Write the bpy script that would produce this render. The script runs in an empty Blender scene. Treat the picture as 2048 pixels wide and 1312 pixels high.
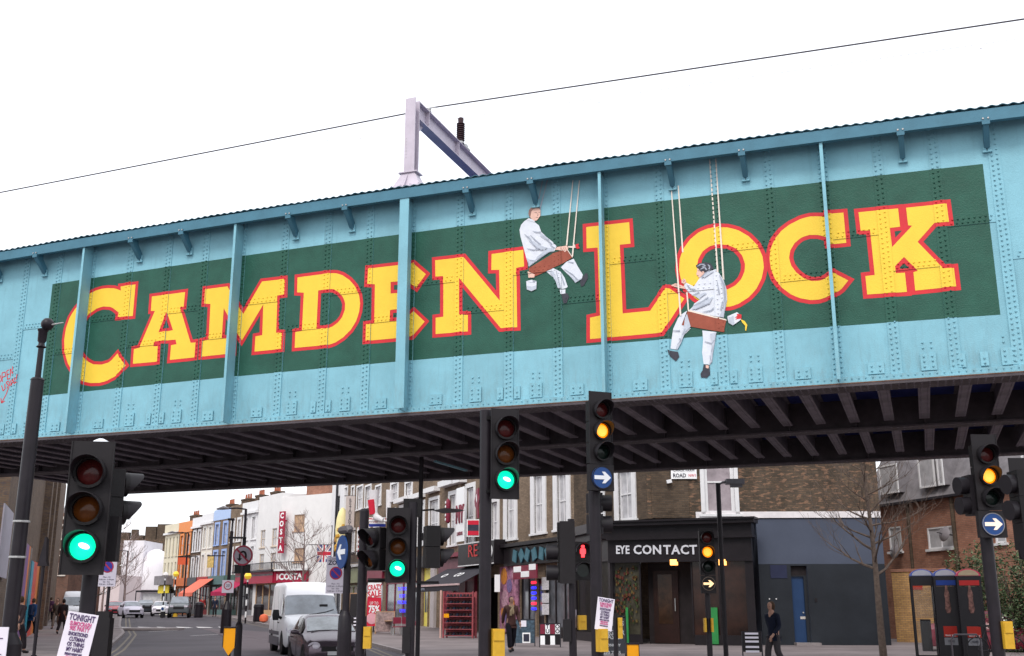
import bpy, bmesh, math, random
from mathutils import Vector, Matrix
from mathutils.geometry import tessellate_polygon
random.seed(7)
R = math.radians
scene = bpy.context.scene
col = scene.collection

# ---------------------------------------------------------------- camera
FPX, PITCH, CZ = 2150.0, R(14.5), 1.6
cam_d = bpy.data.cameras.new('camera')
cam = bpy.data.objects.new('camera', cam_d)
col.objects.link(cam)
cam.location = (0, 0, CZ)
cam.rotation_euler = (R(90) + PITCH, 0, 0)
cam_d.sensor_width = 36.0
cam_d.lens = FPX / 2048 * 36.0
cam_d.clip_start = 0.1
cam_d.clip_end = 2000
scene.camera = cam

# ---------------------------------------------------------------- sky, sun, exposure
SUN_EL, SUN_AZ = R(48), R(200)
world = bpy.data.worlds.new("World")
scene.world = world
world.use_nodes = True
nt = world.node_tree
for n in list(nt.nodes): nt.nodes.remove(n)
wo = nt.nodes.new('ShaderNodeOutputWorld')
bg = nt.nodes.new('ShaderNodeBackground')
sky = nt.nodes.new('ShaderNodeTexSky')
sky.sky_type = 'NISHITA'
sky.sun_disc = False
sky.sun_elevation = SUN_EL
sky.sun_rotation = SUN_AZ
sky.dust_density = 4.0
cl = nt.nodes.new('ShaderNodeMix'); cl.data_type = 'RGBA'
cl.inputs[0].default_value = 0.85
cl.inputs[7].default_value = (8.3, 8.5, 8.9, 1)      # the closed white cloud layer over the blue sky
nt.links.new(sky.outputs[0], cl.inputs[6])
nt.links.new(cl.outputs[2], bg.inputs[0])
bg.inputs[1].default_value = 0.13
nt.links.new(bg.outputs[0], wo.inputs[0])
sd = bpy.data.lights.new('sun', 'SUN')
sd.energy = 1.1
sd.angle = R(16)
sd.color = (1.0, 0.96, 0.9)
sun = bpy.data.objects.new('sun', sd)
col.objects.link(sun)
sdir = Vector((math.sin(SUN_AZ) * math.cos(SUN_EL), math.cos(SUN_AZ) * math.cos(SUN_EL), math.sin(SUN_EL)))
sun.rotation_euler = sdir.to_track_quat('Z', 'Y').to_euler()
sun.location = (0, 0, 60)
scene.view_settings.view_transform = 'Standard'
scene.view_settings.look = 'None'
scene.view_settings.gamma = 1
scene.view_settings.exposure = 0.58
scene.view_settings.use_curve_mapping = False
scene.render.engine = 'CYCLES'
scene.cycles.max_bounces = 6
scene.cycles.diffuse_bounces = 4
scene.cycles.sample_clamp_indirect = 4

# ---------------------------------------------------------------- helpers
cp_, sp_ = math.cos(PITCH), math.sin(PITCH)
def ray(px, py):
    xc = (px - 1024) / FPX; yc = (656 - py) / FPX
    return Vector((xc, cp_ - yc * sp_, sp_ + yc * cp_))
def at(px, py, Y):
    """point at distance Y in front of the viewpoint that is seen at (px, py)"""
    r = ray(px, py); t = Y / r.y
    return Vector((r.x * t, Y, CZ + r.z * t))
def gz(y):
    """the street climbs gently towards its far end"""
    t = min(1, max(0, (y - 45) / 60)); return 0.62 * t * t * (3 - 2 * t)
def onground(px, py, z0=0.0):
    r = ray(px, py); z = z0
    for _ in range(12):
        if r.z >= -1e-4: return Vector((r.x * 400, 400, z))
        t = (z - CZ) / r.z
        z = gz(r.y * t) + z0
    return Vector((r.x * t, r.y * t, z))
def gx(px, Y):
    return (px - 1024) / (FPX / cp_) * Y * 1.0

def lin(h, k=1.0):
    h = h.lstrip('#'); o = []
    for i in (0, 2, 4):
        c = int(h[i:i + 2], 16) / 255
        o.append((c / 12.92 if c <= .04045 else ((c + .055) / 1.055) ** 2.4) * k)
    return tuple(o)

MATS = {}
def mat(name, color, rough=0.65, metal=0.0, var=0.12, nscale=2.5, bump=0.0, bscale=60, emit=0, ecol=None, spec=0.22, streak=0.0, streak_col=(0.05, 0.04, 0.035), trans=0, chips=None, objrand=0, grime=None):
    if name in MATS: return MATS[name]
    if isinstance(color, str): color = lin(color)
    m = bpy.data.materials.new(name); m.use_nodes = True
    n = m.node_tree.nodes; l = m.node_tree.links; b = n['Principled BSDF']
    b.inputs['Roughness'].default_value = rough
    b.inputs['Metallic'].default_value = metal
    b.inputs['Specular IOR Level'].default_value = spec
    b.inputs['Base Color'].default_value = (*color, 1)
    if trans: b.inputs['Transmission Weight'].default_value = trans; b.inputs['IOR'].default_value = 1.1
    tc = n.new('ShaderNodeTexCoord')
    if var > 0:
        nz = n.new('ShaderNodeTexNoise'); nz.inputs['Scale'].default_value = nscale; nz.inputs['Detail'].default_value = 8; nz.inputs['Roughness'].default_value = .62
        l.new(tc.outputs['Object'], nz.inputs['Vector'])
        rp = n.new('ShaderNodeValToRGB')
        rp.color_ramp.elements[0].position = .3; rp.color_ramp.elements[1].position = .7
        rp.color_ramp.elements[0].color = (*[c * (1 - var) for c in color], 1)
        rp.color_ramp.elements[1].color = (*[min(1, c * (1 + var)) for c in color], 1)
        l.new(nz.outputs[0], rp.inputs[0]); src = rp.outputs[0]
        if streak > 0:
            mp = n.new('ShaderNodeMapping'); mp.inputs['Scale'].default_value = (7, 7, .5)
            l.new(tc.outputs['Object'], mp.inputs[0])
            n2 = n.new('ShaderNodeTexNoise'); n2.inputs['Scale'].default_value = 1.3; n2.inputs['Detail'].default_value = 9; n2.inputs['Roughness'].default_value = .7
            l.new(mp.outputs[0], n2.inputs['Vector'])
            r2 = n.new('ShaderNodeValToRGB'); r2.color_ramp.elements[0].position = .55; r2.color_ramp.elements[1].position = .8
            r2.color_ramp.elements[0].color = (0, 0, 0, 1); r2.color_ramp.elements[1].color = (streak,) * 3 + (1,)
            l.new(n2.outputs[0], r2.inputs[0])
            mx = n.new('ShaderNodeMix'); mx.data_type = 'RGBA'
            l.new(r2.outputs[0], mx.inputs[0]); l.new(src, mx.inputs[6]); mx.inputs[7].default_value = (*streak_col, 1)
            src = mx.outputs[2]
        if objrand:
            oi = n.new('ShaderNodeObjectInfo'); mr = n.new('ShaderNodeMapRange'); mr.inputs[3].default_value = 1 - objrand; mr.inputs[4].default_value = 1 + objrand
            l.new(oi.outputs['Random'], mr.inputs[0]); mo = n.new('ShaderNodeMix'); mo.data_type = 'RGBA'; mo.blend_type = 'MULTIPLY'; mo.inputs[0].default_value = 1
            l.new(src, mo.inputs[6]); l.new(mr.outputs[0], mo.inputs[7]); src = mo.outputs[2]
        if grime:
            sz_ = n.new('ShaderNodeSeparateXYZ'); l.new(tc.outputs['Object'], sz_.inputs[0])
            mg = n.new('ShaderNodeMapRange'); mg.inputs[1].default_value = grime[0]; mg.inputs[2].default_value = grime[1]; mg.inputs[3].default_value = .42; mg.inputs[4].default_value = 0
            l.new(sz_.outputs[2], mg.inputs[0])
            mpg = n.new('ShaderNodeMapping'); mpg.inputs['Scale'].default_value = (5, 5, 1.2); l.new(tc.outputs['Object'], mpg.inputs[0])
            ng = n.new('ShaderNodeTexNoise'); ng.inputs['Scale'].default_value = 2.2; ng.inputs['Detail'].default_value = 9; ng.inputs['Roughness'].default_value = .75; l.new(mpg.outputs[0], ng.inputs['Vector'])
            rg = n.new('ShaderNodeValToRGB'); rg.color_ramp.elements[0].position = .46; rg.color_ramp.elements[1].position = .68; l.new(ng.outputs[0], rg.inputs[0])
            mm = n.new('ShaderNodeMath'); mm.operation = 'MULTIPLY'; l.new(mg.outputs[0], mm.inputs[0]); l.new(rg.outputs[0], mm.inputs[1])
            mx2 = n.new('ShaderNodeMix'); mx2.data_type = 'RGBA'; l.new(mm.outputs[0], mx2.inputs[0]); l.new(src, mx2.inputs[6]); mx2.inputs[7].default_value = (*grime[2], 1); src = mx2.outputs[2]
        if chips:
            n4 = n.new('ShaderNodeTexNoise'); n4.inputs['Scale'].default_value = 9; n4.inputs['Detail'].default_value = 6; n4.inputs['Roughness'].default_value = .75
            l.new(tc.outputs['Object'], n4.inputs['Vector'])
            r4 = n.new('ShaderNodeValToRGB'); r4.color_ramp.elements[0].position = .66; r4.color_ramp.elements[1].position = .74
            r4.color_ramp.elements[0].color = (0, 0, 0, 1); r4.color_ramp.elements[1].color = (.75, .75, .75, 1)
            l.new(n4.outputs[0], r4.inputs[0])
            m4 = n.new('ShaderNodeMix'); m4.data_type = 'RGBA'
            l.new(r4.outputs[0], m4.inputs[0]); l.new(src, m4.inputs[6]); m4.inputs[7].default_value = (*chips, 1)
            src = m4.outputs[2]
        l.new(src, b.inputs['Base Color'])
    if bump > 0:
        nb = n.new('ShaderNodeTexNoise'); nb.inputs['Scale'].default_value = bscale; nb.inputs['Detail'].default_value = 4
        l.new(tc.outputs['Object'], nb.inputs['Vector'])
        bp = n.new('ShaderNodeBump'); bp.inputs['Strength'].default_value = bump; bp.inputs['Distance'].default_value = .02
        l.new(nb.outputs[0], bp.inputs['Height']); l.new(bp.outputs[0], b.inputs['Normal'])
    if emit:
        b.inputs['Emission Color'].default_value = (*(ecol or color), 1)
        b.inputs['Emission Strength'].default_value = emit
    MATS[name] = m
    return m

def brick_mat(name, c1, c2, mortar, bw=.225, bh=.075, patch=None, rough=.85):
    """brick courses laid in the wall's own x-z plane"""
    if name in MATS: return MATS[name]
    m = bpy.data.materials.new(name); m.use_nodes = True
    n = m.node_tree.nodes; l = m.node_tree.links; b = n['Principled BSDF']
    b.inputs['Roughness'].default_value = rough; b.inputs['Specular IOR Level'].default_value = .2
    tc = n.new('ShaderNodeTexCoord'); sx = n.new('ShaderNodeSeparateXYZ'); cb = n.new('ShaderNodeCombineXYZ')
    l.new(tc.outputs['Object'], sx.inputs[0])
    ad = n.new('ShaderNodeMath'); ad.operation = 'ADD'
    l.new(sx.outputs[0], ad.inputs[0]); l.new(sx.outputs[1], ad.inputs[1])
    l.new(ad.outputs[0], cb.inputs[0]); l.new(sx.outputs[2], cb.inputs[1])
    bt = n.new('ShaderNodeTexBrick'); bt.inputs['Scale'].default_value = 1
    bt.inputs['Brick Width'].default_value = bw; bt.inputs['Row Height'].default_value = bh
    bt.inputs['Mortar Size'].default_value = .008; bt.inputs['Mortar Smooth'].default_value = .2
    bt.inputs['Color1'].default_value = (*c1, 1); bt.inputs['Color2'].default_value = (*c2, 1); bt.inputs['Mortar'].default_value = (*mortar, 1)
    l.new(cb.outputs[0], bt.inputs['Vector'])
    nz = n.new('ShaderNodeTexNoise'); nz.inputs['Scale'].default_value = .9; nz.inputs['Detail'].default_value = 9; nz.inputs['Roughness'].default_value = .7
    l.new(tc.outputs['Object'], nz.inputs['Vector'])
    rp = n.new('ShaderNodeValToRGB'); rp.color_ramp.elements[0].position = .3; rp.color_ramp.elements[1].position = .72
    rp.color_ramp.elements[0].color = (.42, .40, .38, 1); rp.color_ramp.elements[1].color = (1.1, 1.08, 1.05, 1)
    l.new(nz.outputs[0], rp.inputs[0])
    mx = n.new('ShaderNodeMix'); mx.data_type = 'RGBA'; mx.blend_type = 'MULTIPLY'; mx.inputs[0].default_value = .85
    l.new(bt.outputs[0], mx.inputs[6]); l.new(rp.outputs[0], mx.inputs[7])
    src = mx.outputs[2]
    if patch:
        mp = n.new('ShaderNodeMapping'); mp.inputs['Scale'].default_value = (4.4, 4.4, 13)
        l.new(tc.outputs['Object'], mp.inputs[0])
        n3 = n.new('ShaderNodeTexNoise'); n3.inputs['Scale'].default_value = .8; n3.inputs['Detail'].default_value = 3; n3.inputs['Roughness'].default_value = .6
        l.new(mp.outputs[0], n3.inputs['Vector'])
        r3 = n.new('ShaderNodeValToRGB'); r3.color_ramp.elements[0].position = .53; r3.color_ramp.elements[1].position = .62
        r3.color_ramp.elements[0].color = (0, 0, 0, 1); r3.color_ramp.elements[1].color = (.55, .55, .55, 1)
        l.new(n3.outputs[0], r3.inputs[0])
        m3 = n.new('ShaderNodeMix'); m3.data_type = 'RGBA'
        l.new(r3.outputs[0], m3.inputs[0]); l.new(src, m3.inputs[6]); m3.inputs[7].default_value = (*patch, 1)
        src = m3.outputs[2]
    l.new(src, b.inputs['Base Color'])
    bp = n.new('ShaderNodeBump'); bp.inputs['Strength'].default_value = .6; bp.inputs['Distance'].default_value = .01
    iv = n.new('ShaderNodeMath'); iv.operation = 'SUBTRACT'; iv.inputs[0].default_value = 1
    l.new(bt.outputs['Fac'], iv.inputs[1]); l.new(iv.outputs[0], bp.inputs['Height']); l.new(bp.outputs[0], b.inputs['Normal'])
    MATS[name] = m
    return m

def tag(o, label=None, cat=None, group=None, kind=None):
    if label: o['label'] = label
    if cat: o['category'] = cat
    if group: o['group'] = group
    if kind: o['kind'] = kind
    return o
def empty(name, loc=(0, 0, 0), rz=0, label=None, cat=None, group=None):
    o = bpy.data.objects.new(name, None); col.objects.link(o)
    o.location = loc; o.rotation_euler = (0, 0, rz); o.empty_display_size = .3
    return tag(o, label, cat, group)
def put(name, mesh, parent=None, loc=None, rot=None, scale=None):
    o = bpy.data.objects.new(name, mesh); col.objects.link(o)
    if parent: o.parent = parent
    if loc is not None: o.location = loc
    if rot is not None: o.rotation_euler = rot
    if scale is not None: o.scale = scale
    return o
def copy_tree(o, parent=None):
    c = o.copy(); col.objects.link(c)
    if parent: c.parent = parent
    for ch in [x for x in o.children]: copy_tree(ch, c)
    return c

class MB:
    def __init__(s): s.v = []; s.f = []; s.m = []
    def add(s, vs, fs, m=0, T=None):
        b = len(s.v)
        for p in vs:
            p = Vector(p); s.v.append(T @ p if T else p)
        for f in fs: s.f.append([b + i for i in f]); s.m.append(m)
        return s
    def box(s, x0, y0, z0, x1, y1, z1, m=0, T=None):
        if x0 > x1: x0, x1 = x1, x0
        if y0 > y1: y0, y1 = y1, y0
        if z0 > z1: z0, z1 = z1, z0
        return s.add([(x0, y0, z0), (x1, y0, z0), (x1, y1, z0), (x0, y1, z0), (x0, y0, z1), (x1, y0, z1), (x1, y1, z1), (x0, y1, z1)],
                     [(0, 3, 2, 1), (4, 5, 6, 7), (0, 1, 5, 4), (1, 2, 6, 5), (2, 3, 7, 6), (3, 0, 4, 7)], m, T)
    def cbox(s, c, d, m=0, T=None):
        return s.box(c[0] - d[0] / 2, c[1] - d[1] / 2, c[2] - d[2] / 2, c[0] + d[0] / 2, c[1] + d[1] / 2, c[2] + d[2] / 2, m, T)
    def cyl(s, p0, p1, r0, r1=None, n=10, m=0, caps=True, T=None):
        r1 = r0 if r1 is None else r1
        p0 = Vector(p0); p1 = Vector(p1); d = (p1 - p0).normalized()
        a = d.orthogonal().normalized(); b = d.cross(a)
        vs = []
        for i in range(n):
            t = 2 * math.pi * i / n; q = a * math.cos(t) + b * math.sin(t)
            vs.append(p0 + q * r0); vs.append(p1 + q * r1)
        fs = [(2 * i, 2 * ((i + 1) % n), 2 * ((i + 1) % n) + 1, 2 * i + 1) for i in range(n)]
        if caps: fs += [tuple(2 * i for i in reversed(range(n))), tuple(2 * i + 1 for i in range(n))]
        return s.add(vs, fs, m, T)
    def tube(s, pts, r, n=6, m=0, T=None):
        if not isinstance(r, (list, tuple)): r = [r] * len(pts)
        pts = [Vector(p) for p in pts]; vs = []; prev = None
        for i, p in enumerate(pts):
            d = (pts[min(i + 1, len(pts) - 1)] - pts[max(i - 1, 0)]).normalized()
            if prev is None: a = d.orthogonal().normalized()
            else: a = (prev - d * prev.dot(d)).normalized()
            prev = a; b = d.cross(a)
            for k in range(n):
                t = 2 * math.pi * k / n; vs.append(p + (a * math.cos(t) + b * math.sin(t)) * r[i])
        fs = []
        for i in range(len(pts) - 1):
            for k in range(n):
                k2 = (k + 1) % n; fs.append((i * n + k, i * n + k2, (i + 1) * n + k2, (i + 1) * n + k))
        fs.append(tuple(reversed(range(n)))); fs.append(tuple((len(pts) - 1) * n + k for k in range(n)))
        return s.add(vs, fs, m, T)
    def lathe(s, prof, n=16, m=0, T=None, c=(0, 0, 0), ring=False):
        """profile of (radius, z) turned about z"""
        vs = []
        for r, z in prof:
            for k in range(n):
                t = 2 * math.pi * k / n; vs.append((c[0] + r * math.cos(t), c[1] + r * math.sin(t), c[2] + z))
        fs = []
        for i in range(len(prof) - 1):
            for k in range(n):
                k2 = (k + 1) % n; fs.append((i * n + k, i * n + k2, (i + 1) * n + k2, (i + 1) * n + k))
        if ring:
            L = (len(prof) - 1) * n
            fs += [(L + k, L + (k + 1) % n, (k + 1) % n, k) for k in range(n)]
        else:
            fs.append(tuple(reversed(range(n)))); fs.append(tuple((len(prof) - 1) * n + k for k in range(n)))
        return s.add(vs, fs, m, T)
    def prism(s, poly, y0, y1, m=0, T=None):
        """polygon of (x, z) extruded from y0 to y1"""
        n = len(poly); a = sum(poly[i][0] * poly[(i + 1) % n][1] - poly[(i + 1) % n][0] * poly[i][1] for i in range(n))
        if a < 0: poly = poly[::-1]
        if y0 > y1: y0, y1 = y1, y0
        vs = [(x, y0, z) for x, z in poly] + [(x, y1, z) for x, z in poly]
        tris = tessellate_polygon([[Vector((x, z, 0)) for x, z in poly]])
        fs = []
        for t in tris:
            q = [poly[i] for i in t]
            ar = (q[1][0] - q[0][0]) * (q[2][1] - q[0][1]) - (q[2][0] - q[0][0]) * (q[1][1] - q[0][1])
            t = tuple(t) if ar > 0 else tuple(reversed(t))
            fs.append(t); fs.append(tuple(n + i for i in reversed(t)))
        for i in range(n):
            j = (i + 1) % n; fs.append((j, i, n + i, n + j))
        return s.add(vs, fs, m, T)
    def build(s, name, mats, parent=None, loc=None, rot=None, smooth=False):
        return put(name, s.mesh(name, mats, smooth), parent, loc, rot)
    def mesh(s, name, mats, smooth=False):
        me = bpy.data.meshes.new(name)
        me.from_pydata([tuple(p) for p in s.v], [], s.f)
        if not isinstance(mats, (list, tuple)): mats = [mats]
        for m in mats: me.materials.append(m)
        me.polygons.foreach_set('material_index', s.m)
        if smooth:
            me.polygons.foreach_set('use_smooth', [True] * len(s.f))
            me.update()
            try: me.set_sharp_from_angle(angle=R(40))
            except Exception: pass
        me.update()
        return me

_txt = {}
def text_mesh(txt, size, mat_, ext=.004, bold=0.0, sx=1.0, align='CENTER'):
    key = (txt, size, mat_.name, ext, bold, sx, align)
    if key in _txt: return _txt[key]
    c = bpy.data.curves.new('text', 'FONT'); c.body = txt; c.size = size; c.align_x = align; c.align_y = 'CENTER'
    c.extrude = ext; c.offset = bold; c.resolution_u = 2
    o = bpy.data.objects.new('text', c); col.objects.link(o)
    dg = bpy.context.evaluated_depsgraph_get()
    me = bpy.data.meshes.new_from_object(o.evaluated_get(dg))
    bpy.data.objects.remove(o); bpy.data.curves.remove(c)
    for v in me.vertices: v.co = Vector((v.co.x * sx, -v.co.z, v.co.y))   # stand it up in x-z, facing -y
    me.materials.clear(); me.materials.append(mat_)
    me.flip_normals() if False else None
    _txt[key] = me
    return me
def text(txt, size, m, parent, loc, rot=(0, 0, 0), ext=.004, bold=0.0, sx=1.0, name='lettering', align='CENTER'):
    return put(name, text_mesh(txt, size, m, ext, bold, sx, align), parent, loc, rot)

class Frame:
    """a vertical plane seen from its -y side: local x along it, local y away from the street"""
    def __init__(s, p0, ang):
        s.o = Vector((p0[0], p0[1], 0)); s.a = ang
        s.X = Vector((math.cos(ang), math.sin(ang), 0)); s.N = Vector((-math.sin(ang), math.cos(ang), 0))
    def sz(s, px, py, d=0.0):
        r = ray(px, py); c = Vector((0, 0, CZ))
        t = ((s.o - c).dot(s.N) + d) / r.dot(s.N)
        p = c + r * t
        return ((p - s.o).dot(s.X), p.z)
    def world(s, x, y, z): return s.o + s.X * x + s.N * y + Vector((0, 0, z))
def frame2(a, b):
    """frame through two ground points, a left and b right"""
    return Frame(a, math.atan2(b[1] - a[1], b[0] - a[0]))
# ================================================================ THE RAILWAY BRIDGE
M_blue = mat('bridge_blue_paint', (.212, .447, .535), rough=.55, objrand=.045, grime=(5.15, 6.2, (.16, .15, .13)), chips=(.13, .20, .22), var=.11, nscale=1.6, bump=.25, bscale=45, streak=.5, streak_col=(.12, .25, .31))
M_blue_shade_dirt = mat('bridge_blue_shade_and_dirt', (.065, .18, .25), rough=.5, var=.12, bump=.2)  # bridge blue with the shade and dirt of coping and brackets put into its colour
M_green = mat('mural_green_paint', (.020, .088, .062), rough=.45, chips=(.035, .06, .05), var=.2, nscale=2.2, bump=.35, bscale=40)
M_yel = mat('mural_yellow_paint', (.84, .56, .055), rough=.5, var=.05, nscale=2, bump=.25, bscale=45)
M_red = mat('mural_red_paint', (.60, .030, .040), rough=.5, var=.08, nscale=4, bump=.2)
M_wht = mat('mural_white_paint', (.66, .69, .76), rough=.5, var=.07, nscale=9, bump=.15)
M_gry = mat('mural_grey_paint', (.33, .36, .43), rough=.5, var=.1, nscale=9)
M_skin = mat('mural_flesh_paint', (.72, .46, .38), rough=.5, var=.1, nscale=9)
M_hair = mat('mural_brown_paint', (.24, .14, .12), rough=.5, var=.2, nscale=12)
M_dark = mat('mural_dark_grey_paint', (.045, .045, .06), rough=.5, var=.2, nscale=12)
M_pgr = mat('mural_pale_grey_paint', (.46, .50, .58), rough=.5, var=.12, nscale=14)
M_plank = mat('mural_plank_paint', (.30, .075, .045), rough=.5, var=.12, nscale=6, bump=.2)
M_cream = mat('mural_rope_paint', (.75, .66, .58), rough=.5, var=.08)
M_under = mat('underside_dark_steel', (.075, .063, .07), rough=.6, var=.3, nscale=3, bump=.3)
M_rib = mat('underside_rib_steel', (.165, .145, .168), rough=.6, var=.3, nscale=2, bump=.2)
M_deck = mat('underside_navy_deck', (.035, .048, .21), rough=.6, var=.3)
M_rust = mat('rusty_bottom_edge', (.14, .075, .05), rough=.7, var=.4, nscale=6, bump=.4)
M_lilac = mat('galvanised_steel', (.50, .45, .52), rough=.5, var=.1, nscale=3, metal=.1, streak=.3, streak_col=(.25, .15, .12))
M_corr = mat('corrugated_edge', (.06, .15, .19), rough=.6, var=.2)
M_zinc = mat('bolt_zinc', (.4, .4, .4), rough=.4, metal=.4)

BF = Frame((0, 19.7), R(-20.5))
bridge = empty('railway_bridge', (0, 19.7, 0), BF.a, 'turquoise riveted steel railway bridge with a green panel lettered Camden Lock across the street', 'bridge')
Z0, Z1 = 5.19, 9.66
def ond(px, py, z):
    lo_, hi_ = -1, 9
    for _ in range(40):
        md = (lo_ + hi_) / 2
        if BF.sz(px, py, md)[1] < z: lo_ = md
        else: hi_ = md
    return BF.world(BF.sz(px, py, lo_)[0], lo_, z)
FINS = [-18.15, -14.15, -10.15, -6.15, -2.15, 1.85, 5.85, 9.85, 13.85]
STR = []
for f in FINS[:-1]:
    offs = (.92, 1.83, 2.76) if f == 5.85 else (1.06, 2.09, 3.06)
    STR += [f + o for o in offs]
ALL = sorted(FINS + STR)
HW = .09
PAN = []                                   # (left, right, seam height)
for i in range(len(ALL) - 1):
    PAN.append((ALL[i], ALL[i + 1], 7.73 if i % 2 == 0 else 7.06))
def hgt(s, z):
    for c in ALL:
        if abs(s - c) < HW: return .024
    for a, b, zz in PAN:
        if a <= s < b: return .012 if z > zz else 0.0
    return 0.0

for k, (a, b, zz) in enumerate(PAN):
    lo = MB().box(a + HW, 0, Z0, b - HW, .02, zz - .0, 0); lo.build('web_plate', M_blue, bridge)
    up = MB().box(a + HW, -.012, zz, b - HW, .02, Z1, 0); up.build('web_plate', M_blue, bridge)
stm = MB().box(-HW, -.024, Z0 + .02, HW, .02, Z1 - .02, 0).mesh('cover_strip', M_blue)
for c in STR: put('cover_strip', stm, bridge, (c, 0, 0))
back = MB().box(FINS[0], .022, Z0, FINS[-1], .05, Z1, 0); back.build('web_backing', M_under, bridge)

# fins (vertical stiffeners) standing out from the web
def fin(flange):
    m = MB()
    m.box(-.011, -.35, Z0 + .02, .011, -.0, Z1 - .17)
    m.box(-HW, -.024, Z0 + .02, -.011, .02, Z1 - .02); m.box(.011, -.024, Z0 + .02, HW, .02, Z1 - .02)
    if flange: m.box(-.10, -.372, Z0 + .04, .10, -.35, Z1 - .17)
    else: m.box(.011, -.35, Z0 + .02, .045, -.338, Z1 - .17)
    return m.mesh('stiffener_fin', M_blue)
fm, ff = fin(False), fin(True)
for f in FINS:
    put('stiffener_fin', ff if abs(f + 2.15) < .1 else fm, bridge, (f, 0, 0))

# coping with its lip, corrugated edge and knee brackets
L0, L1 = FINS[0], FINS[-1]
def camb(x): return -.001 * (x + 1.5) ** 2 if x > -14 else -.156
cpm = MB(); xx_ = [L0 + (L1 - L0) * i / 60 for i in range(61)]
for i in range(60):
    a_, b_ = xx_[i], xx_[i + 1]; za, zb_ = camb(a_), camb(b_)
    for y0_, z0_, y1_, z1_ in ((-.36, 9.655, .5, 9.70), (-.39, 9.47, -.3601, 9.68), (-.36, 9.47, -.30, 9.49)):
        cpm.add([(a_, y0_, z0_ + za), (b_, y0_, z0_ + zb_), (b_, y1_, z0_ + zb_), (a_, y1_, z0_ + za), (a_, y0_, z1_ + za), (b_, y0_, z1_ + zb_), (b_, y1_, z1_ + zb_), (a_, y1_, z1_ + za)], [(0, 3, 2, 1), (4, 5, 6, 7), (0, 1, 5, 4), (2, 3, 7, 6)])
cpm.build('coping', M_blue_shade_dirt, bridge)
cm = MB(); n = int((L1 - L0) / .02); pts = []
for i in range(n + 1):
    x = L0 + (L1 - L0) * i / n; pts.append((x, 9.712 + camb(x) + .012 * math.sin(2 * math.pi * x / .165) + .006 * math.sin(x * 1.7) + .004 * math.sin(x * 7.3)))
for i in range(n):
    (xa, za), (xb, zb) = pts[i], pts[i + 1]
    cm.add([(xa, -.41, za - .006), (xb, -.41, zb - .006), (xb, -.41, zb + .006), (xa, -.41, za + .006), (xa, .7, za - .006), (xb, .7, zb - .006), (xb, .7, zb + .006), (xa, .7, za + .006)],
           [(0, 1, 2, 3), (3, 2, 6, 7), (1, 0, 4, 5)])
cm.build('corrugated_cover', M_corr, bridge)
kb = MB()
prof = [(-.375, 9.47), (-.375, 9.40), (-.07, 9.11), (-.026, 9.11), (-.026, 9.24), (-.17, 9.42), (-.18, 9.50)]
for dx in (-.045,):
    vs = [(dx, y, z) for y, z in prof] + [(dx + .09, y, z) for y, z in prof]
    n = len(prof); kb.add(vs, [tuple(range(n)), tuple(reversed(range(n, 2 * n)))] + [(i, n + i, n + (i + 1) % n, (i + 1) % n) for i in range(n)])
kb.box(-.062, -.40, 9.40, .062, -.372, 9.52)
kb_d = kb.mesh('knee_bracket', M_blue_shade_dirt)
kf = MB().box(-.07, -.045, 9.05, -.01, -.026, 9.20).box(.01, -.045, 9.05, .07, -.026, 9.20).box(-.075, -.08, 9.037, .075, -.026, 9.048, 0)
for sx in (-.04, .04): kf.cyl((sx, -.062, 9.11), (sx, -.045, 9.11), .018, .018, 6)
kf_d = kf.mesh('foot_plate', M_blue)
bm_ = MB()
for sx in (-.04, .04): bm_.cyl((sx, -.415, 9.50), (sx, -.40, 9.50), .016, .016, 6)
bo_d = bm_.mesh('bolt', M_zinc)
for f in FINS[:-1]:
    for o in (1.33, 2.66):
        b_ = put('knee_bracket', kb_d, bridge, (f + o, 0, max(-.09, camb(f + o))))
        put('foot_plate', kf_d, b_); put('bolt', bo_d, b_)

# small gusset plates along the bottom edge
g1 = MB().box(-.13, -.032, 5.32, .13, -.013, 5.52); g2 = MB().box(-.12, -.032, 5.32, .12, -.013, 5.60); g3 = MB().box(-.06, -.032, 5.33, .06, -.013, 5.56)
gm = [g.mesh('gusset_plate', M_blue) for g in (g1, g2, g3)]
GUS = []
for f in FINS[:-1]:
    for o, k in ((.60, 0), (1.42, 1), (1.92, 2), (2.26, 2), (2.63, 1), (3.42, 0)):
        GUS.append((f + o, k)); put('gusset_plate', gm[k], bridge, (f + o, 0, 0))

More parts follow.
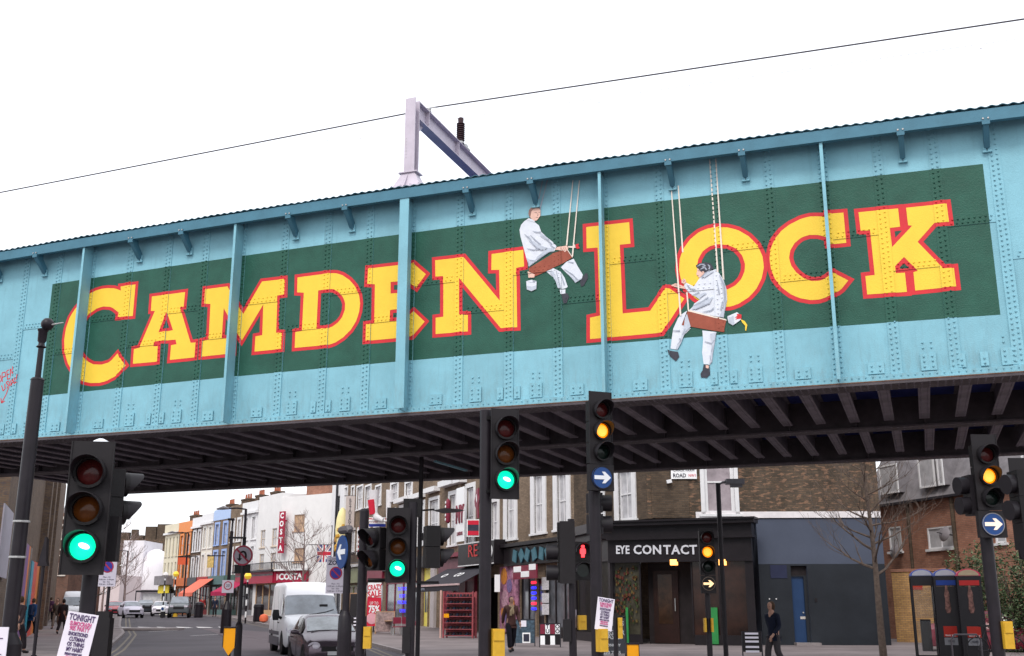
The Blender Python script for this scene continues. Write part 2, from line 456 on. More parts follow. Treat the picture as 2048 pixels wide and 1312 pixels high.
# ---- flat paint: polygons split where the steel steps, so that the paint lies on each plate
SLx = sorted([c - HW for c in ALL] + [c + HW for c in ALL]); SLz = [7.06, 7.73]
def paint(name, polys, m, parent, lift, group=None):
    """polys: list of [outer, hole, hole...] in wall coordinates (s, z)"""
    bm = bmesh.new()
    for loops in polys:
        vv = [Vector((x, z, 0)) for lp in loops for x, z in lp]
        bv = [bm.verts.new((v.x, 0, v.y)) for v in vv]
        for t in tessellate_polygon([[Vector((x, z, 0)) for x, z in lp] for lp in loops]):
            try: bm.faces.new([bv[i] for i in t])
            except ValueError: pass
    xs = [v.co.x for v in bm.verts]; lo, hi = min(xs), max(xs)
    for c in SLx:
        if lo < c < hi:
            bmesh.ops.bisect_plane(bm, geom=bm.verts[:] + bm.edges[:] + bm.faces[:], dist=1e-5, plane_co=(c, 0, 0), plane_no=(1, 0, 0))
    for c in SLz:
        bmesh.ops.bisect_plane(bm, geom=bm.verts[:] + bm.edges[:] + bm.faces[:], dist=1e-5, plane_co=(0, 0, c), plane_no=(0, 0, 1))
    mb = MB()
    for f in bm.faces:
        if f.calc_area() < 1e-7: continue
        c = f.calc_center_median(); h = hgt(c.x, c.z) + lift
        vs = [(v.co.x, -h, v.co.z) for v in f.verts]
        if f.normal.y > 0: vs = vs[::-1]
        mb.add(vs, [tuple(range(len(vs)))])
    bm.free()
    return mb.build(name, m, parent)

def Zm(x0, y0, k, pts):          # outlines measured on the photograph -> coordinates on the girder's face
    return [BF.sz(x0 + x / k, y0 + y / k) for x, y in pts]

def offset(poly, w):
    """grow a closed outline by w with mitred corners"""
    n = len(poly); a = sum(poly[i][0] * poly[(i + 1) % n][1] - poly[(i + 1) % n][0] * poly[i][1] for i in range(n))
    if a < 0: poly = poly[::-1]
    out = []
    for i in range(n):
        p = Vector(poly[i - 1]); q = Vector(poly[i]); r = Vector(poly[(i + 1) % n])
        e1 = (q - p).normalized(); e2 = (r - q).normalized()
        n1 = Vector((e1.y, -e1.x)); n2 = Vector((e2.y, -e2.x))
        b = n1 + n2
        if b.length < 1e-4: b = n1.copy()
        b.normalize(); c = max(.45, b.dot(n1))
        out.append(tuple(q + b * (w / c)))
    return out
def smoothpoly(p, it=1, corners=()):
    return p

MURAL = []       # (polygon, material index) for painting rivets
gp = [BF.sz(103, 570), BF.sz(1962, 333), BF.sz(2005, 632), BF.sz(84, 793)]
GX0, GX1, GZ0, GZ1 = -11.25, 8.42, 6.17, 8.78
gxs = [GX0 + (GX1 - GX0) * i / 24 for i in range(25)]
paint('green_panel', [[[(x, 6.235 - .0009 * (x + 1) ** 2) for x in gxs] + [(x, 8.865 - .0011 * (x + 1) ** 2) for x in reversed(gxs)]]], M_green, bridge, .002)

LET = {}
z1 = lambda p: Zm(80, 540, 5.047, p)
LET['C'] = [z1([(970,148),(942,465),(790,478),(800,432),(745,388),(680,372),(610,380),(545,415),(480,475),(430,570),(400,680),(405,790),(440,870),(495,930),(590,955),(660,945),(720,915),(785,842),(868,965),(790,1050),(720,1095),(640,1130),(560,1140),(480,1135),(420,1112),(370,1065),(310,990),(265,880),(252,770),(260,640),(285,540),(330,440),(400,350),(470,275),(540,225),(600,200),(660,188),(720,186),(780,194),(822,210),(820,168)])]
LET['A'] = [z1([(1135,270),(1470,225),(1455,372),(1415,380),(1522,735),(1578,732),(1568,882),(1312,908),(1325,760),(1380,750),(1370,703),(1165,722),(1145,770),(1197,770),(1190,925),(940,947),(950,800),(1008,785),(1165,415),(1125,415)]), z1([(1283,425),(1345,608),(1205,632)])]
z2 = lambda p: Zm(380, 520, 6.246, p)
LET['M'] = [z2([(200,368),(475,332),(668,675),(905,272),(1190,240),(1185,435),(1095,448),(1078,915),(1155,915),(1145,1112),(808,1145),(820,955),(905,940),(918,555),(650,1005),(428,605),(402,985),(562,968),(552,1165),(148,1207),(160,1015),(240,992),(262,552),(188,548)])]
z3 = lambda p: Zm(570, 500, 5.965, p)
LET['D'] = [z3([(155,330),(460,290),(580,280),(650,290),(730,330),(810,400),(865,490),(893,600),(893,680),(870,790),(820,900),(740,1000),(640,1080),(560,1120),(490,1135),(118,1168),(125,980),(208,965),(230,512),(150,508)]), z3([(402,485),(560,468),(620,490),(670,535),(708,600),(718,670),(700,760),(655,840),(600,890),(530,930),(450,942),(380,942)])]
LET['E'] = [z3([(1000,225),(1535,162),(1685,292),(1570,450),(1450,368),(1265,385),(1265,522),(1350,516),(1345,708),(1258,718),(1252,855),(1430,838),(1540,735),(1668,855),(1515,1035),(970,1085),(975,890),(1070,878),(1078,412),(990,408)])]
z4 = lambda p: Zm(840, 470, 5.9625, p)
LET['N'] = [z4([(185,305),(525,268),(955,785),(948,418),(855,420),(858,230),(1235,180),(1245,378),(1150,395),(1160,1100),(965,1112),(472,515),(472,950),(572,955),(572,1150),(188,1182),(188,988),(280,975),(280,492),(188,498)])]
z5 = lambda p: Zm(1150, 420, 4.685, p)
LET['L'] = [z5([(108,163),(510,117),(522,318),(422,328),(447,970),(705,945),(850,735),(885,737),(1025,830),(815,1150),(142,1210),(142,1010),(235,990),(215,355),(112,362)])]
LET['O'] = [z5([(1385,165),(1480,178),(1580,220),(1670,290),(1735,385),(1765,490),(1760,590),(1725,690),(1665,780),(1580,850),(1490,895),(1420,908),(1330,908),(1240,890),(1160,850),(1090,790),(1020,700),(985,610),(980,510),(1000,410),(1050,320),(1120,245),(1210,190),(1300,168)]),
            z5([(1390,328),(1470,345),(1540,395),(1582,470),(1592,540),(1575,610),(1530,680),(1470,725),(1400,750),(1320,748),(1230,705),(1175,640),(1152,570),(1150,500),(1175,430),(1230,365),(1310,332)])]
z6 = lambda p: Zm(1340, 420, 5.389, p)
LET['C2'] = [z6([(1695,45),(1870,32),(1900,355),(1712,375),(1702,305),(1640,283),(1550,272),(1460,285),(1380,330),(1320,400),(1290,480),(1295,560),(1335,640),(1400,705),(1480,752),(1570,765),(1650,750),(1720,710),(1765,680),(1922,760),(1850,850),(1760,905),(1660,950),(1560,970),(1460,962),(1360,935),(1250,870),(1165,790),(1110,690),(1082,580),(1080,480),(1105,380),(1160,280),(1250,190),(1350,130),(1460,85),(1560,72),(1640,76),(1692,84)])]
z7 = lambda p: Zm(1690, 380, 5.4654, p)
LET['K'] = [z7([(148,247),(580,205),(602,405),(490,418),(515,628),(735,393),(690,390),(668,198),(1110,152),(1137,352),(975,365),(793,570),(1075,862),(1190,853),(1215,1055),(768,1100),(748,900),(795,885),(645,735),(548,835),(555,910),(655,905),(677,1115),(243,1143),(223,942),(325,930),(275,445),(172,447)])]

OW = .070
REDL = []
from mathutils.geometry import delaunay_2d_cdt
def outline_tris(loops, w):
    """a mitred band of width w along both sides of every outline, merged into one flat sheet"""
    V, F = [], []
    def addp(pts):
        a = sum(pts[i][0] * pts[(i + 1) % len(pts)][1] - pts[(i + 1) % len(pts)][0] * pts[i][1] for i in range(len(pts)))
        if abs(a) < 1e-7: return
        if a < 0: pts = pts[::-1]
        b = len(V); V.extend(Vector(p) for p in pts); F.append(list(range(b, b + len(pts))))
    for lp in loops:
        n = len(lp)
        a = sum(lp[i][0] * lp[(i + 1) % n][1] - lp[(i + 1) % n][0] * lp[i][1] for i in range(n))
        if a < 0: lp = lp[::-1]
        sgn = 1 if lp is loops[0] or len(loops) == 1 else 1
        for i in range(n):
            p, q, r = Vector(lp[i - 1]), Vector(lp[i]), Vector(lp[(i + 1) % n])
            e1 = (q - p).normalized(); e2 = (r - q).normalized()
            n1 = Vector((e1.y, -e1.x)); n2 = Vector((e2.y, -e2.x))
            addp([tuple(q + n2 * w), tuple(r + n2 * w), tuple(r - n2 * w), tuple(q - n2 * w)])
            for s in (1, -1):
                b = n1 + n2
                if b.length < 1e-3: continue
                b.normalize(); c = b.dot(n1)
                if c > .42: addp([tuple(q), tuple(q + n1 * w * s), tuple(q + b * (w / c) * s), tuple(q + n2 * w * s)])
    vs, es, fs, ov, oe, of = delaunay_2d_cdt(V, [], F, 0, 1e-5)
    return [[[tuple(vs[i]) for i in f]] for f, o in zip(fs, of) if o]
def near_edge(pt, loops, w):
    P = Vector(pt)
    for lp in loops:
        for i in range(len(lp)):
            a, b = Vector(lp[i - 1]), Vector(lp[i]); d = b - a; t = max(0, min(1, (P - a).dot(d) / max(1e-9, d.dot(d))))
            if (a + d * t - P).length < w: return True
    return False
def subdiv_curve(p):
    """round the runs of short edges, keep the long straight edges and their corners"""
    n = len(p); out = []
    L = [math.dist(p[i], p[(i + 1) % n]) for i in range(n)]
    for i in range(n):
        a, b = Vector(p[i]), Vector(p[(i + 1) % n]); o, c = Vector(p[i - 1]), Vector(p[(i + 2) % n])
        out.append(tuple(a))
        def turn(u, v): return abs(u.angle(v)) if u.length > 1e-6 and v.length > 1e-6 else 9
        t1, t2 = turn(a - o, b - a), turn(b - a, c - b)
        if L[i] < .42 and t1 < R(36) and t2 < R(36) and t1 + t2 > R(8):
            mid = (a + b) / 2 + ((a - o).normalized() - (c - b).normalized()) * (L[i] * .11)
            out.append(tuple(mid))
    return out
for key in ('C', 'A', 'M', 'D', 'E', 'N', 'L', 'O', 'C2', 'K'):
    loops = [subdiv_curve(l) for l in LET[key]]
    red = [offset(loops[0], OW)]
    for h in loops[1:]:
        sh = offset(h, -OW)
        if key == 'A':
            c = [sum(q[i] for q in h) / 3 for i in (0, 1)]
            sh = [(c[0] + (x - c[0]) * .42, c[1] + (z - c[1]) * .42) for x, z in h]
        red.append(sh)
    lift = .0035
    if key in ('A', 'O'): lift = .0040
    if key in ('L', 'N'): lift = .0045
    o = paint('painted_letter', [loops], M_yel, bridge, .0065)
    paint('letter_outline', outline_tris(loops, OW), M_red, o, lift)
    MURAL.append((loops, 3)); REDL.append(loops)

# ---- the two painted decorators on their swings
f1 = lambda p: Zm(1020, 380, 5.467, p)
f2 = lambda p: Zm(1320, 500, 4.685, p)
pxs = lambda p: [BF.sz(x, y) for x, y in p]
def strip(p, q, w0, w1=None):
    w1 = w0 if w1 is None else w1
    p, q = Vector(p), Vector(q); d = (q - p).normalized(); n_ = Vector((-d.y, d.x))
    return [tuple(p + n_ * w0 / 2), tuple(q + n_ * w1 / 2), tuple(q - n_ * w1 / 2), tuple(p - n_ * w0 / 2)]
def strokes(z, segs, w):
    out = []
    for sg in segs:
        pts = z(sg)
        for i in range(len(pts) - 1):
            t0 = min(1, .35 + .65 * i / max(1, len(pts) - 1)); out.append([strip(pts[i], pts[i + 1], w * t0, w)])
    return out
_lv = [0.0085]
def fig(parent, name, poly, m, idx, z):
    _lv[0] += .0008
    o = paint(name, [[z(poly)]], m, parent, _lv[0]); MURAL.append(([z(poly)], idx)); return o
def figs(parent, name, polys, m):
    _lv[0] += .0008; return tag(paint(name, polys, m, parent, _lv[0]), kind='stuff' if len(polys) > 1 else None)
WH, GR, SK, HA, DK, PL, CR, RD, YE = 4, 5, 6, 7, 8, 9, 10, 2, 3
# upper man, seated sideways
_lv[0] = .0085
coat = fig(bridge, 'painted_decorator', [(190,325),(275,355),(320,390),(345,460),(395,510),(470,570),(515,620),(490,680),(440,685),(400,705),(330,760),(270,800),(215,845),(180,740),(145,610),(120,520),(108,440),(125,385),(160,345)], M_wht, WH, f1)
tag(coat, 'painted man in a white coat sitting on a plank and looking out')
figs(coat, 'swing_rope', [[strip(*pxs([(1098, 352), (1079, 425)]), .022)], [strip(*pxs([(1088, 352), (1076, 410)]), .018)]], M_gry)
fig(coat, 'trouser_leg', [(400,895),(480,860),(560,900),(600,960),(635,1060),(620,1075),(580,1085),(530,1080),(510,1010),(480,960),(430,920)], M_wht, WH, f1)
fig(coat, 'trouser_leg', [(560,850),(620,790),(700,755),(740,830),(800,930),(790,975),(720,1020),(680,970),(620,910)], M_wht, WH, f1)
fig(coat, 'shoe', [(790,970),(830,910),(852,920),(855,970),(810,1050),(780,1060),(770,1010)], M_dark, DK, f1)
fig(coat, 'sock', [(550,1095),(610,1090),(610,1140),(560,1145)], M_wht, WH, f1)
fig(coat, 'shoe', [(565,1142),(630,1130),(650,1170),(622,1240),(590,1242)], M_dark, DK, f1)
fig(coat, 'plank_seat', [(210,860),(480,695),(630,655),(690,740),(560,820),(280,945),(210,885)], M_plank, PL, f1)
fig(coat, 'collar', [(185,330),(210,312),(275,335),(277,358)], M_wht, WH, f1)
fig(coat, 'face', [(228,230),(262,200),(310,190),(338,225),(337,285),(300,337),(270,342),(235,315),(213,280)], M_skin, SK, f1)
fig(coat, 'hair', [(206,265),(212,225),(236,198),(278,183),(322,190),(337,215),(300,198),(262,212),(240,240),(232,275),(226,308),(211,285)], M_hair, HA, f1)
figs(coat, 'brow_and_mouth', strokes(f1, [[(272,250),(298,254)], [(314,248),(332,250)], [(284,303),(312,305)], [(309,258),(312,284),(304,288)]], .014), M_hair)
fig(coat, 'hand', [(500,660),(520,632),(580,620),(630,612),(642,650),(605,685),(590,668),(560,668)], M_skin, SK, f1)
figs(coat, 'finger_line', strokes(f1, [[(585,632),(606,672)], [(604,626),(622,662)], [(560,640),(585,668)]], .009), M_hair)
fig(coat, 'paintbrush', [(640,620),(690,618),(715,598),(722,640),(690,638),(642,634)], M_cream, CR, f1)
fig(coat, 'brush_tip', [(722,600),(760,592),(752,612),(768,640),(745,650),(724,638)], M_red, RD, f1)
fig(coat, 'hand', [(200,893),(275,928),(270,960),(205,962)], M_skin, SK, f1)
fig(coat, 'paint_bucket', [(182,1000),(240,985),(295,1000),(293,1085),(240,1110),(188,1090)], M_wht, WH, f1)
figs(coat, 'bucket_rim', strokes(f1, [[(184,1002),(240,1016),(294,1002)], [(188,1078),(240,1090),(292,1074)]], .012) + [[f1([(250,990),(280,1000),(275,1018),(255,1012)])]], M_gry)
figs(coat, 'coat_shade', [[f1(q)] for q in ([(400,640),(480,640),(488,676),(440,682),(390,705),(330,757),(285,787),(300,740),(360,690)], [(205,500),(250,560),(330,610),(420,640),(400,665),(330,650),(260,610),(215,560)], [(215,842),(185,745),(210,760),(240,800),(290,770),(270,798)], [(330,470),(395,512),(440,548),(390,545),(340,510)], [(440,905),(480,890),(520,1000),(560,1078),(530,1078),(510,1010),(480,955)], [(620,905),(680,950),(740,995),(790,965),(788,978),(722,1018),(680,968)], [(188,1050),(240,1062),(293,1045),(292,1083),(240,1107),(190,1088)])], M_pgr)
figs(coat, 'coat_fold', strokes(f1, [[(165,490),(215,530),(250,585),(300,640),(360,665)], [(255,455),(300,468),(345,466)], [(230,500),(290,560),(340,600)], [(190,645),(260,662),(330,652)], [(360,505),(420,560),(470,600)], [(215,770),(270,780),(330,750),(420,690)], [(205,780),(213,838)], [(440,600),(490,640)],
    [(510,880),(540,1000),(560,1075)], [(600,870),(690,930),(760,1000)], [(560,920),(600,1040)], [(640,790),(700,800)]], .022), M_gry)
figs(coat, 'swing_rope', [[strip(*pxs([(1147, 362), (1134.5, 492)]), .016, .028)], [strip(*pxs([(1160, 362), (1146, 514)]), .016, .028)], [strip(*(f1([(630, 655), (690, 742)])), .014)]], M_cream)
# lower man, seen from behind
_lv[0] = .0085
figb = fig(bridge, 'painted_decorator', [(420,215),(525,185),(560,225),(600,290),(625,370),(630,470),(612,570),(600,640),(270,570),(310,530),(320,505),(370,470),(368,425),(318,432),(270,400),(225,345),(240,305),(270,320),(320,345),(360,285),(385,250)], M_wht, WH, f2)
tag(figb, 'painted man in a white hooded overall seen from behind, reaching over his plank')
figs(figb, 'swing_rope', [[strip(*pxs([(1357, 372), (1366, 505)]), .02, .028)], [strip(*pxs([(1374, 584), (1377, 620)]), .026)], [strip(*pxs([(1420, 320), (1436, 545)]), .02, .03)], [strip(*pxs([(1432, 318), (1447.7, 560)]), .02, .03)]], M_cream)
fig(figb, 'trouser_leg', [(255,570),(205,700),(290,735),(225,800),(200,870),(165,935),(100,925),(110,840),(125,740),(170,640),(200,605)], M_wht, WH, f2)
fig(figb, 'trouser_leg', [(398,755),(530,770),(515,870),(495,990),(490,1050),(470,1075),(410,1070),(395,960),(405,850)], M_wht, WH, f2)
fig(figb, 'shoe', [(75,935),(95,945),(170,955),(182,1000),(150,1045),(110,1010),(85,985)], M_dark, DK, f2)
fig(figb, 'shoe', [(410,1075),(465,1080),(472,1165),(440,1200),(385,1195),(380,1160),(400,1130)], M_dark, DK, f2)
fig(figb, 'ankle', [(430,1078),(460,1085),(455,1112),(430,1105)], M_skin, SK, f2)
fig(figb, 'plank_seat', [(265,565),(625,660),(600,775),(205,705)], M_plank, PL, f2)
figs(figb, 'plank_edge', [[f2([(265,560),(627,655),(627,666),(262,575)])]], M_cream)
fig(figb, 'face', [(350,175),(395,190),(425,215),(385,255),(370,265),(352,242),(343,232),(350,205)], M_skin, SK, f2)
fig(figb, 'hair', [(338,150),(365,130),(430,118),(480,132),(508,180),(440,208),(425,228),(410,200),(388,210),(362,180),(345,165)], M_dark, DK, f2)
figs(figb, 'hair_shine', strokes(f2, [[(352,158),(385,138),(420,140)], [(380,185),(420,165),(440,190)], [(450,140),(470,160),(462,185)], [(395,160),(430,150)]], .028), M_gry)
fig(figb, 'ear', [(388,215),(402,203),(414,215),(404,240),(392,240)], M_skin, SK, f2)
figs(figb, 'brow_and_mouth', strokes(f2, [[(356,195),(374,200)], [(352,240),(364,244)], [(390,212),(408,212)]], .012), M_hair)
fig(figb, 'hand', [(105,335),(150,315),(190,330),(235,345),(240,370),(190,360),(140,350)], M_skin, SK, f2)
fig(figb, 'hand', [(205,290),(225,272),(242,280),(250,300),(232,322),(205,312)], M_skin, SK, f2)
figs(figb, 'finger_line', strokes(f2, [[(135,330),(178,346)], [(150,322),(196,350)], [(212,290),(228,304)], [(222,282),(238,298)]], .010), M_hair)
fig(figb, 'paint_bucket', [(632,625),(725,585),(760,620),(760,655),(685,710),(645,685)], M_wht, WH, f2)
figs(figb, 'bucket_rim', strokes(f2, [[(634,626),(660,640),(684,708)]], .014), M_gry)
fig(figb, 'spilt_red_paint', [(722,600),(765,607),(766,645),(735,650),(705,655),(728,635),(700,640),(724,620)], M_red, RD, f2)
fig(figb, 'paint_drip', [(758,652),(795,668),(820,705),(810,760),(800,757),(800,712),(772,682)], M_yel, YE, f2)
figs(figb, 'coat_shade', [[f2(q)] for q in ([(560,235),(598,292),(622,370),(628,470),(610,568),(598,635),(560,630),(590,560),(600,450),(585,340)], [(325,512),(365,490),(440,470),(500,440),(470,500),(400,530),(345,555),(300,560),(312,535)], [(320,430),(370,425),(420,400),(440,410),(380,450),(372,465)], [(400,250),(450,215),(520,200),(470,230),(420,265)], [(255,600),(290,720),(240,770),(205,860),(170,930),(150,925),(190,850),(225,740),(235,640)], [(470,790),(528,775),(512,870),(494,985),(488,1048),(465,1070),(480,960),(488,860)], [(645,640),(690,620),(700,700),(686,708),(647,683)])], M_pgr)
figs(figb, 'coat_fold', strokes(f2, [[(470,195),(420,230),(395,265)], [(560,240),(600,330),(612,450),(595,560)], [(310,530),(380,500),(455,445)], [(330,560),(420,520),(470,500)], [(300,430),(370,400)], [(255,330),(290,370),(335,375)], [(400,585),(480,570),(505,545)], [(590,480),(575,570)], [(540,300),(560,420)],
    [(165,890),(200,850),(185,830)], [(125,760),(190,760)], [(240,740),(215,800)], [(420,860),(490,880),(510,850)], [(470,990),(480,1040)], [(500,900),(485,960)]], .026), M_gry)
figs(figb, 'swing_rope', [[strip(*pxs([(1341.5, 350), (1361.8, 632)]), .018, .03)]], M_cream)

# ---- red graffiti beside the lamp post
def gline(segs): return [[strip(a, b, .022)] for sg in segs for a, b in zip(pxs(sg)[:-1], pxs(sg)[1:])]
gx_ = lambda p: [(x / 2.915, 450 + y / 2.915) for x, y in p]
G = []
G += [gx_([(-10,875),(-20,905),(-8,925),(8,905),(4,880),(-10,875)]), gx_([(14,915),(12,862),(30,858),(34,880),(15,888)]),
      gx_([(52,845),(40,850),(44,900),(60,893)]), gx_([(42,874),(56,868)]), gx_([(64,888),(60,838),(80,868),(78,825)])]
G += [gx_([(10,935),(18,968),(30,955),(28,925)]), gx_([(50,908),(36,918),(50,935),(40,952)]), gx_([(52,912),(58,942),(70,932),(66,905)]),
      gx_([(72,940),(76,898),(90,928)]), gx_([(76,922),(86,916)]), gx_([(86,890),(94,922),(102,916)]), gx_([(105,870),(98,905)]), gx_([(94,912),(96,914)])]
G += [gx_([(52,945),(35,990),(10,1036)]), gx_([(6,1010),(9,1038),(28,1026)])]
paint('red_graffiti', gline(G), M_red, bridge, .0035)
tag(bpy.data.objects['red_graffiti'], 'red hand-painted graffiti reading open as usual with an arrow')

# ---- rivets, each taking the colour of the paint it stands in
def inside(pt, poly):
    x, y = pt; c = False; n = len(poly)
    for i in range(n):
        x1, y1 = poly[i]; x2, y2 = poly[i - 1]
        if (y1 > y) != (y2 > y) and x < (x2 - x1) * (y - y1) / (y2 - y1) + x1: c = not c
    return c
MBX = []
for loops, idx in MURAL:
    xs = [q[0] for q in loops[0]]; zs = [q[1] for q in loops[0]]
    MBX.append((min(xs), max(xs), min(zs), max(zs)))
def colour_at(s, z):
    best = 1 if (GX0 < s < GX1 and 6.235 - .0009 * (s + 1) ** 2 < z < 8.865 - .0011 * (s + 1) ** 2) else 0
    fg = None
    for (loops, idx), (a, b, c, d) in zip(MURAL, MBX):
        if a <= s <= b and c <= z <= d and inside((s, z), loops[0]) and not any(inside((s, z), h) for h in loops[1:]):
            if idx >= 4: fg = idx
            elif fg is None and (best < 2 or idx == 3): best = idx
            if idx in (2, 3) and fg is not None: fg = idx if idx == 3 and best != 3 else fg
    if fg is None and best == 1 and any(near_edge((s, z), l, OW) for l in REDL): best = 2
    return fg if fg is not None else best
RM = [M_blue, M_green, M_red, M_yel, M_wht, M_gry, M_skin, M_hair, M_dark, M_plank, M_cream]
rv = MB()
def rivet(s, z, y, r=.020, h=.025):
    m = colour_at(s, z); n = 6
    ring1 = [(s + r * math.cos(t * math.pi / 3), y, z + r * math.sin(t * math.pi / 3)) for t in range(n)]
    ring2 = [(s + r * .62 * math.cos(t * math.pi / 3), y - h * .8, z + r * .62 * math.sin(t * math.pi / 3)) for t in range(n)]
    rv.add(ring1 + ring2 + [(s, y - h, z)], [(i, (i + 1) % n, n + (i + 1) % n, n + i) for i in range(n)] + [(n + i, n + (i + 1) % n, 2 * n) for i in range(n)], m)
VIS = (-13.3, 11.0)
for c in ALL:
    if not VIS[0] < c < VIS[1]: continue
    isfin = c in FINS
    z = Z0 + .09
    k = 0
    while z < Z1 - .05:
        for dx in ((-.06, .06) if isfin else (-.042, .038)):
            zz = z + (.02 if dx > 0 else 0)
            rivet(c + dx, zz, -.024)
        z += .088; k += 1
for a, b, zz in PAN:
    if not VIS[0] - 1 < a < VIS[1]: continue
    n = 8; w = (b - a - 2 * HW - .05)
    for i in range(n):
        for dz in (.045, .115):
            rivet(a + HW + .025 + w * (i + .5 + (.25 if dz > .1 else 0)) / (n + .2), zz + dz, -.012)
for s, k in GUS:
    if not VIS[0] < s < VIS[1]: continue
    for dx in ((-.065, .065) if k < 2 else (0,)):
        for dz in ((5.37, 5.45) if k != 1 else (5.38, 5.47, 5.55)): rivet(s + dx, dz, -.032)
        if k == 1:
            rivet(s + dx, 5.70, -.0); rivet(s + dx, 5.79, -.0)
x = VIS[0]
while x < VIS[1]:
    rivet(x, 5.255, -.10, .014, .012); x += .11
o = rv.build('rivet', RM, bridge, smooth=True); tag(o, kind='stuff')

# bottom angle, rusty edge and bottom flange
MB().box(L0, -.085, 5.215, L1, -.024, 5.29).box(L0, -.12, 5.185, L1, .0, 5.213).build('bottom_angle', M_blue, bridge)
MB().box(L0, -.135, 5.165, L1, .3, 5.183).build('rust_strip', M_rust, bridge)
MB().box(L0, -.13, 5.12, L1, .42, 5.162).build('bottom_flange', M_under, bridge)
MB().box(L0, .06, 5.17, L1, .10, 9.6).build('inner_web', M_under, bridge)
# longitudinal girders further back
def lgird(y, w, zb, zt):
    m = MB(); m.box(L0, y - w / 2, zb, L1, y + w / 2, zb + .035); m.box(L0, y - .012, zb + .036, L1, y + .012, zt)
    m.box(L0, y - .10, zb + .037, L1, y - .013, zb + .055); m.box(L0, y + .013, zb + .037, L1, y + .10, zb + .055)
    x = L0
    while x < L1:
        m.box(x, y - .14, zb + .06, x + .03, y - .014, zt - .02); x += 1.333
    return m
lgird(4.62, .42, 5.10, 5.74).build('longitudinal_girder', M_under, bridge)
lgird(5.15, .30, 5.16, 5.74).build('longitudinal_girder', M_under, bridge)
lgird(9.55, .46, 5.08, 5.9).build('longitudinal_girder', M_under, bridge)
MB().box(L0, 9.30, 5.9, L1, 9.70, 9.4).build('rear_girder_web', M_blue_shade_dirt, bridge)
# rivet heads under the flanges
ur = MB()
def udot(x, y, z, r=.021):
    ur.add([(x - r, y, z), (x, y - r, z), (x + r, y, z), (x, y + r, z), (x, y, z - .016)], [(0, 4, 1), (1, 4, 2), (2, 4, 3), (3, 4, 0)])
x = -13.5
while x < 11.5:
    for y in (-.08, .02, .16, .33): udot(x, y, 5.12)
    for y in (4.46, 4.78): udot(x, y, 5.10)
    for y in (9.38, 9.5, 9.72): udot(x, y, 5.08)
    x += .12
tag(ur.build('flange_rivet', M_rib, bridge), kind='stuff')
# cross girders: riveted ribs running straight back under the deck
def rib(y0, y1):
    m = MB(); m.box(-.10, y0, 5.235, .10, y1, 5.262); m.box(-.011, y0, 5.263, .011, y1, 5.70); m.box(-.08, y0, 5.70, .08, y1, 5.72)
    m.box(-.075, y0, 5.264, -.012, y1, 5.278); m.box(.012, y0, 5.264, .075, y1, 5.278)
    y = y0 + .06
    while y < y1:
        for x in (-.06, .06):
            r = .020; m.add([(x - r, y, 5.234), (x, y - r, 5.234), (x + r, y, 5.234), (x, y + r, 5.234), (x, y, 5.216)], [(0, 4, 1), (1, 4, 2), (2, 4, 3), (3, 4, 0)])
        y += .115
    return m.mesh('cross_girder', M_rib)
r1, r2 = rib(.12, 4.40), rib(5.31, 9.30)
x = -17.5
while x < 13.4:
    put('cross_girder', r1, bridge, (x, 0, 0)); put('cross_girder', r2, bridge, (x + .1, 0, 0)); x += .667
pa, pb_ = ond(870, 922, 5.22), ond(938, 940, 5.22)
la, lb = [((q - BF.o).dot(BF.X), (q - BF.o).dot(BF.N)) for q in (pa, pb_)]
MB().box(la[0] - .04, la[1], 5.19, la[0] + .04, lb[1], 5.232).build('turquoise_splice', M_blue, bridge)
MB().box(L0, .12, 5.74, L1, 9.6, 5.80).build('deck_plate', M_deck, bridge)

# ---- overhead line portal on the bridge
gant = empty('overhead_line_portal', tuple(BF.world(-2.17, -.06, 9.74)), BF.a, 'grey steel portal frame of the overhead railway line standing on the bridge', 'gantry')
g = MB()
g.box(-.115, -.11, .38, .115, -.092, 2.02).box(-.115, .082, .38, .115, .10, 2.02).box(-.012, -.081, .38, .012, .081, 2.02)
g.build('column', M_lilac, gant)
g = MB().box(-.22, -.15, .36, .19, .15, .385)
g.add([(-.16, -.11, .36), (.13, -.11, .36), (.13, .11, .36), (-.16, .11, .36), (-.33, -.22, .02), (.30, -.22, .02), (.30, .22, .02), (-.33, .22, .02)], [(0, 1, 5, 4), (1, 2, 6, 5), (2, 3, 7, 6), (3, 0, 4, 7)])
g.add([(-.03, -.115, .36), (-.01, -.115, .36), (-.01, -.30, .02), (-.03, -.30, .02), (-.03, -.2, .02), (-.01, -.2, .02)], [(0, 1, 2, 3), (0, 3, 4), (1, 5, 2)])
g.box(-.38, -.27, -.012, .35, .27, .02)
for bx in (-.32, -.12, .1, .29):
    g.cyl((bx, -.235, .02), (bx, -.235, .065), .022, .022, 6)
g.build('column_base', M_lilac, gant)
g = MB(); bl = 9.2
g.box(-.11, .101, 2.0, .11, bl, 2.02).box(-.11, .101, 1.62, .11, bl, 1.64).box(-.008, .101, 1.64, .008, bl, 2.0)
g.build('portal_beam', M_lilac, gant)
MB().prism([(.105, 1.618), (.105, 1.25), (.50, 1.618)], -.008, .008, T=Matrix.Rotation(R(90), 4, 'Z')).build('knee_plate', M_lilac, gant)
for yy in (.60, 2.2): MB().box(.009, yy, 1.64, .10, yy + .015, 2.0).build('stiffening_plate', M_lilac, gant)
g = MB()
for q in range(7): g.cyl((-.07, -.101, .7 + q * .07), (-.07, -.11, .7 + q * .07), .012, .012, 6)
g.build('bolt', M_zinc, gant)
MB().box(-.10, bl - .1, 0, .08, bl + .08, 1.61).build('column', M_lilac, gant)
M_brn = mat('insulator_glaze', (.05, .025, .03), rough=.25, var=.1)
pr = [(.04, 0)]
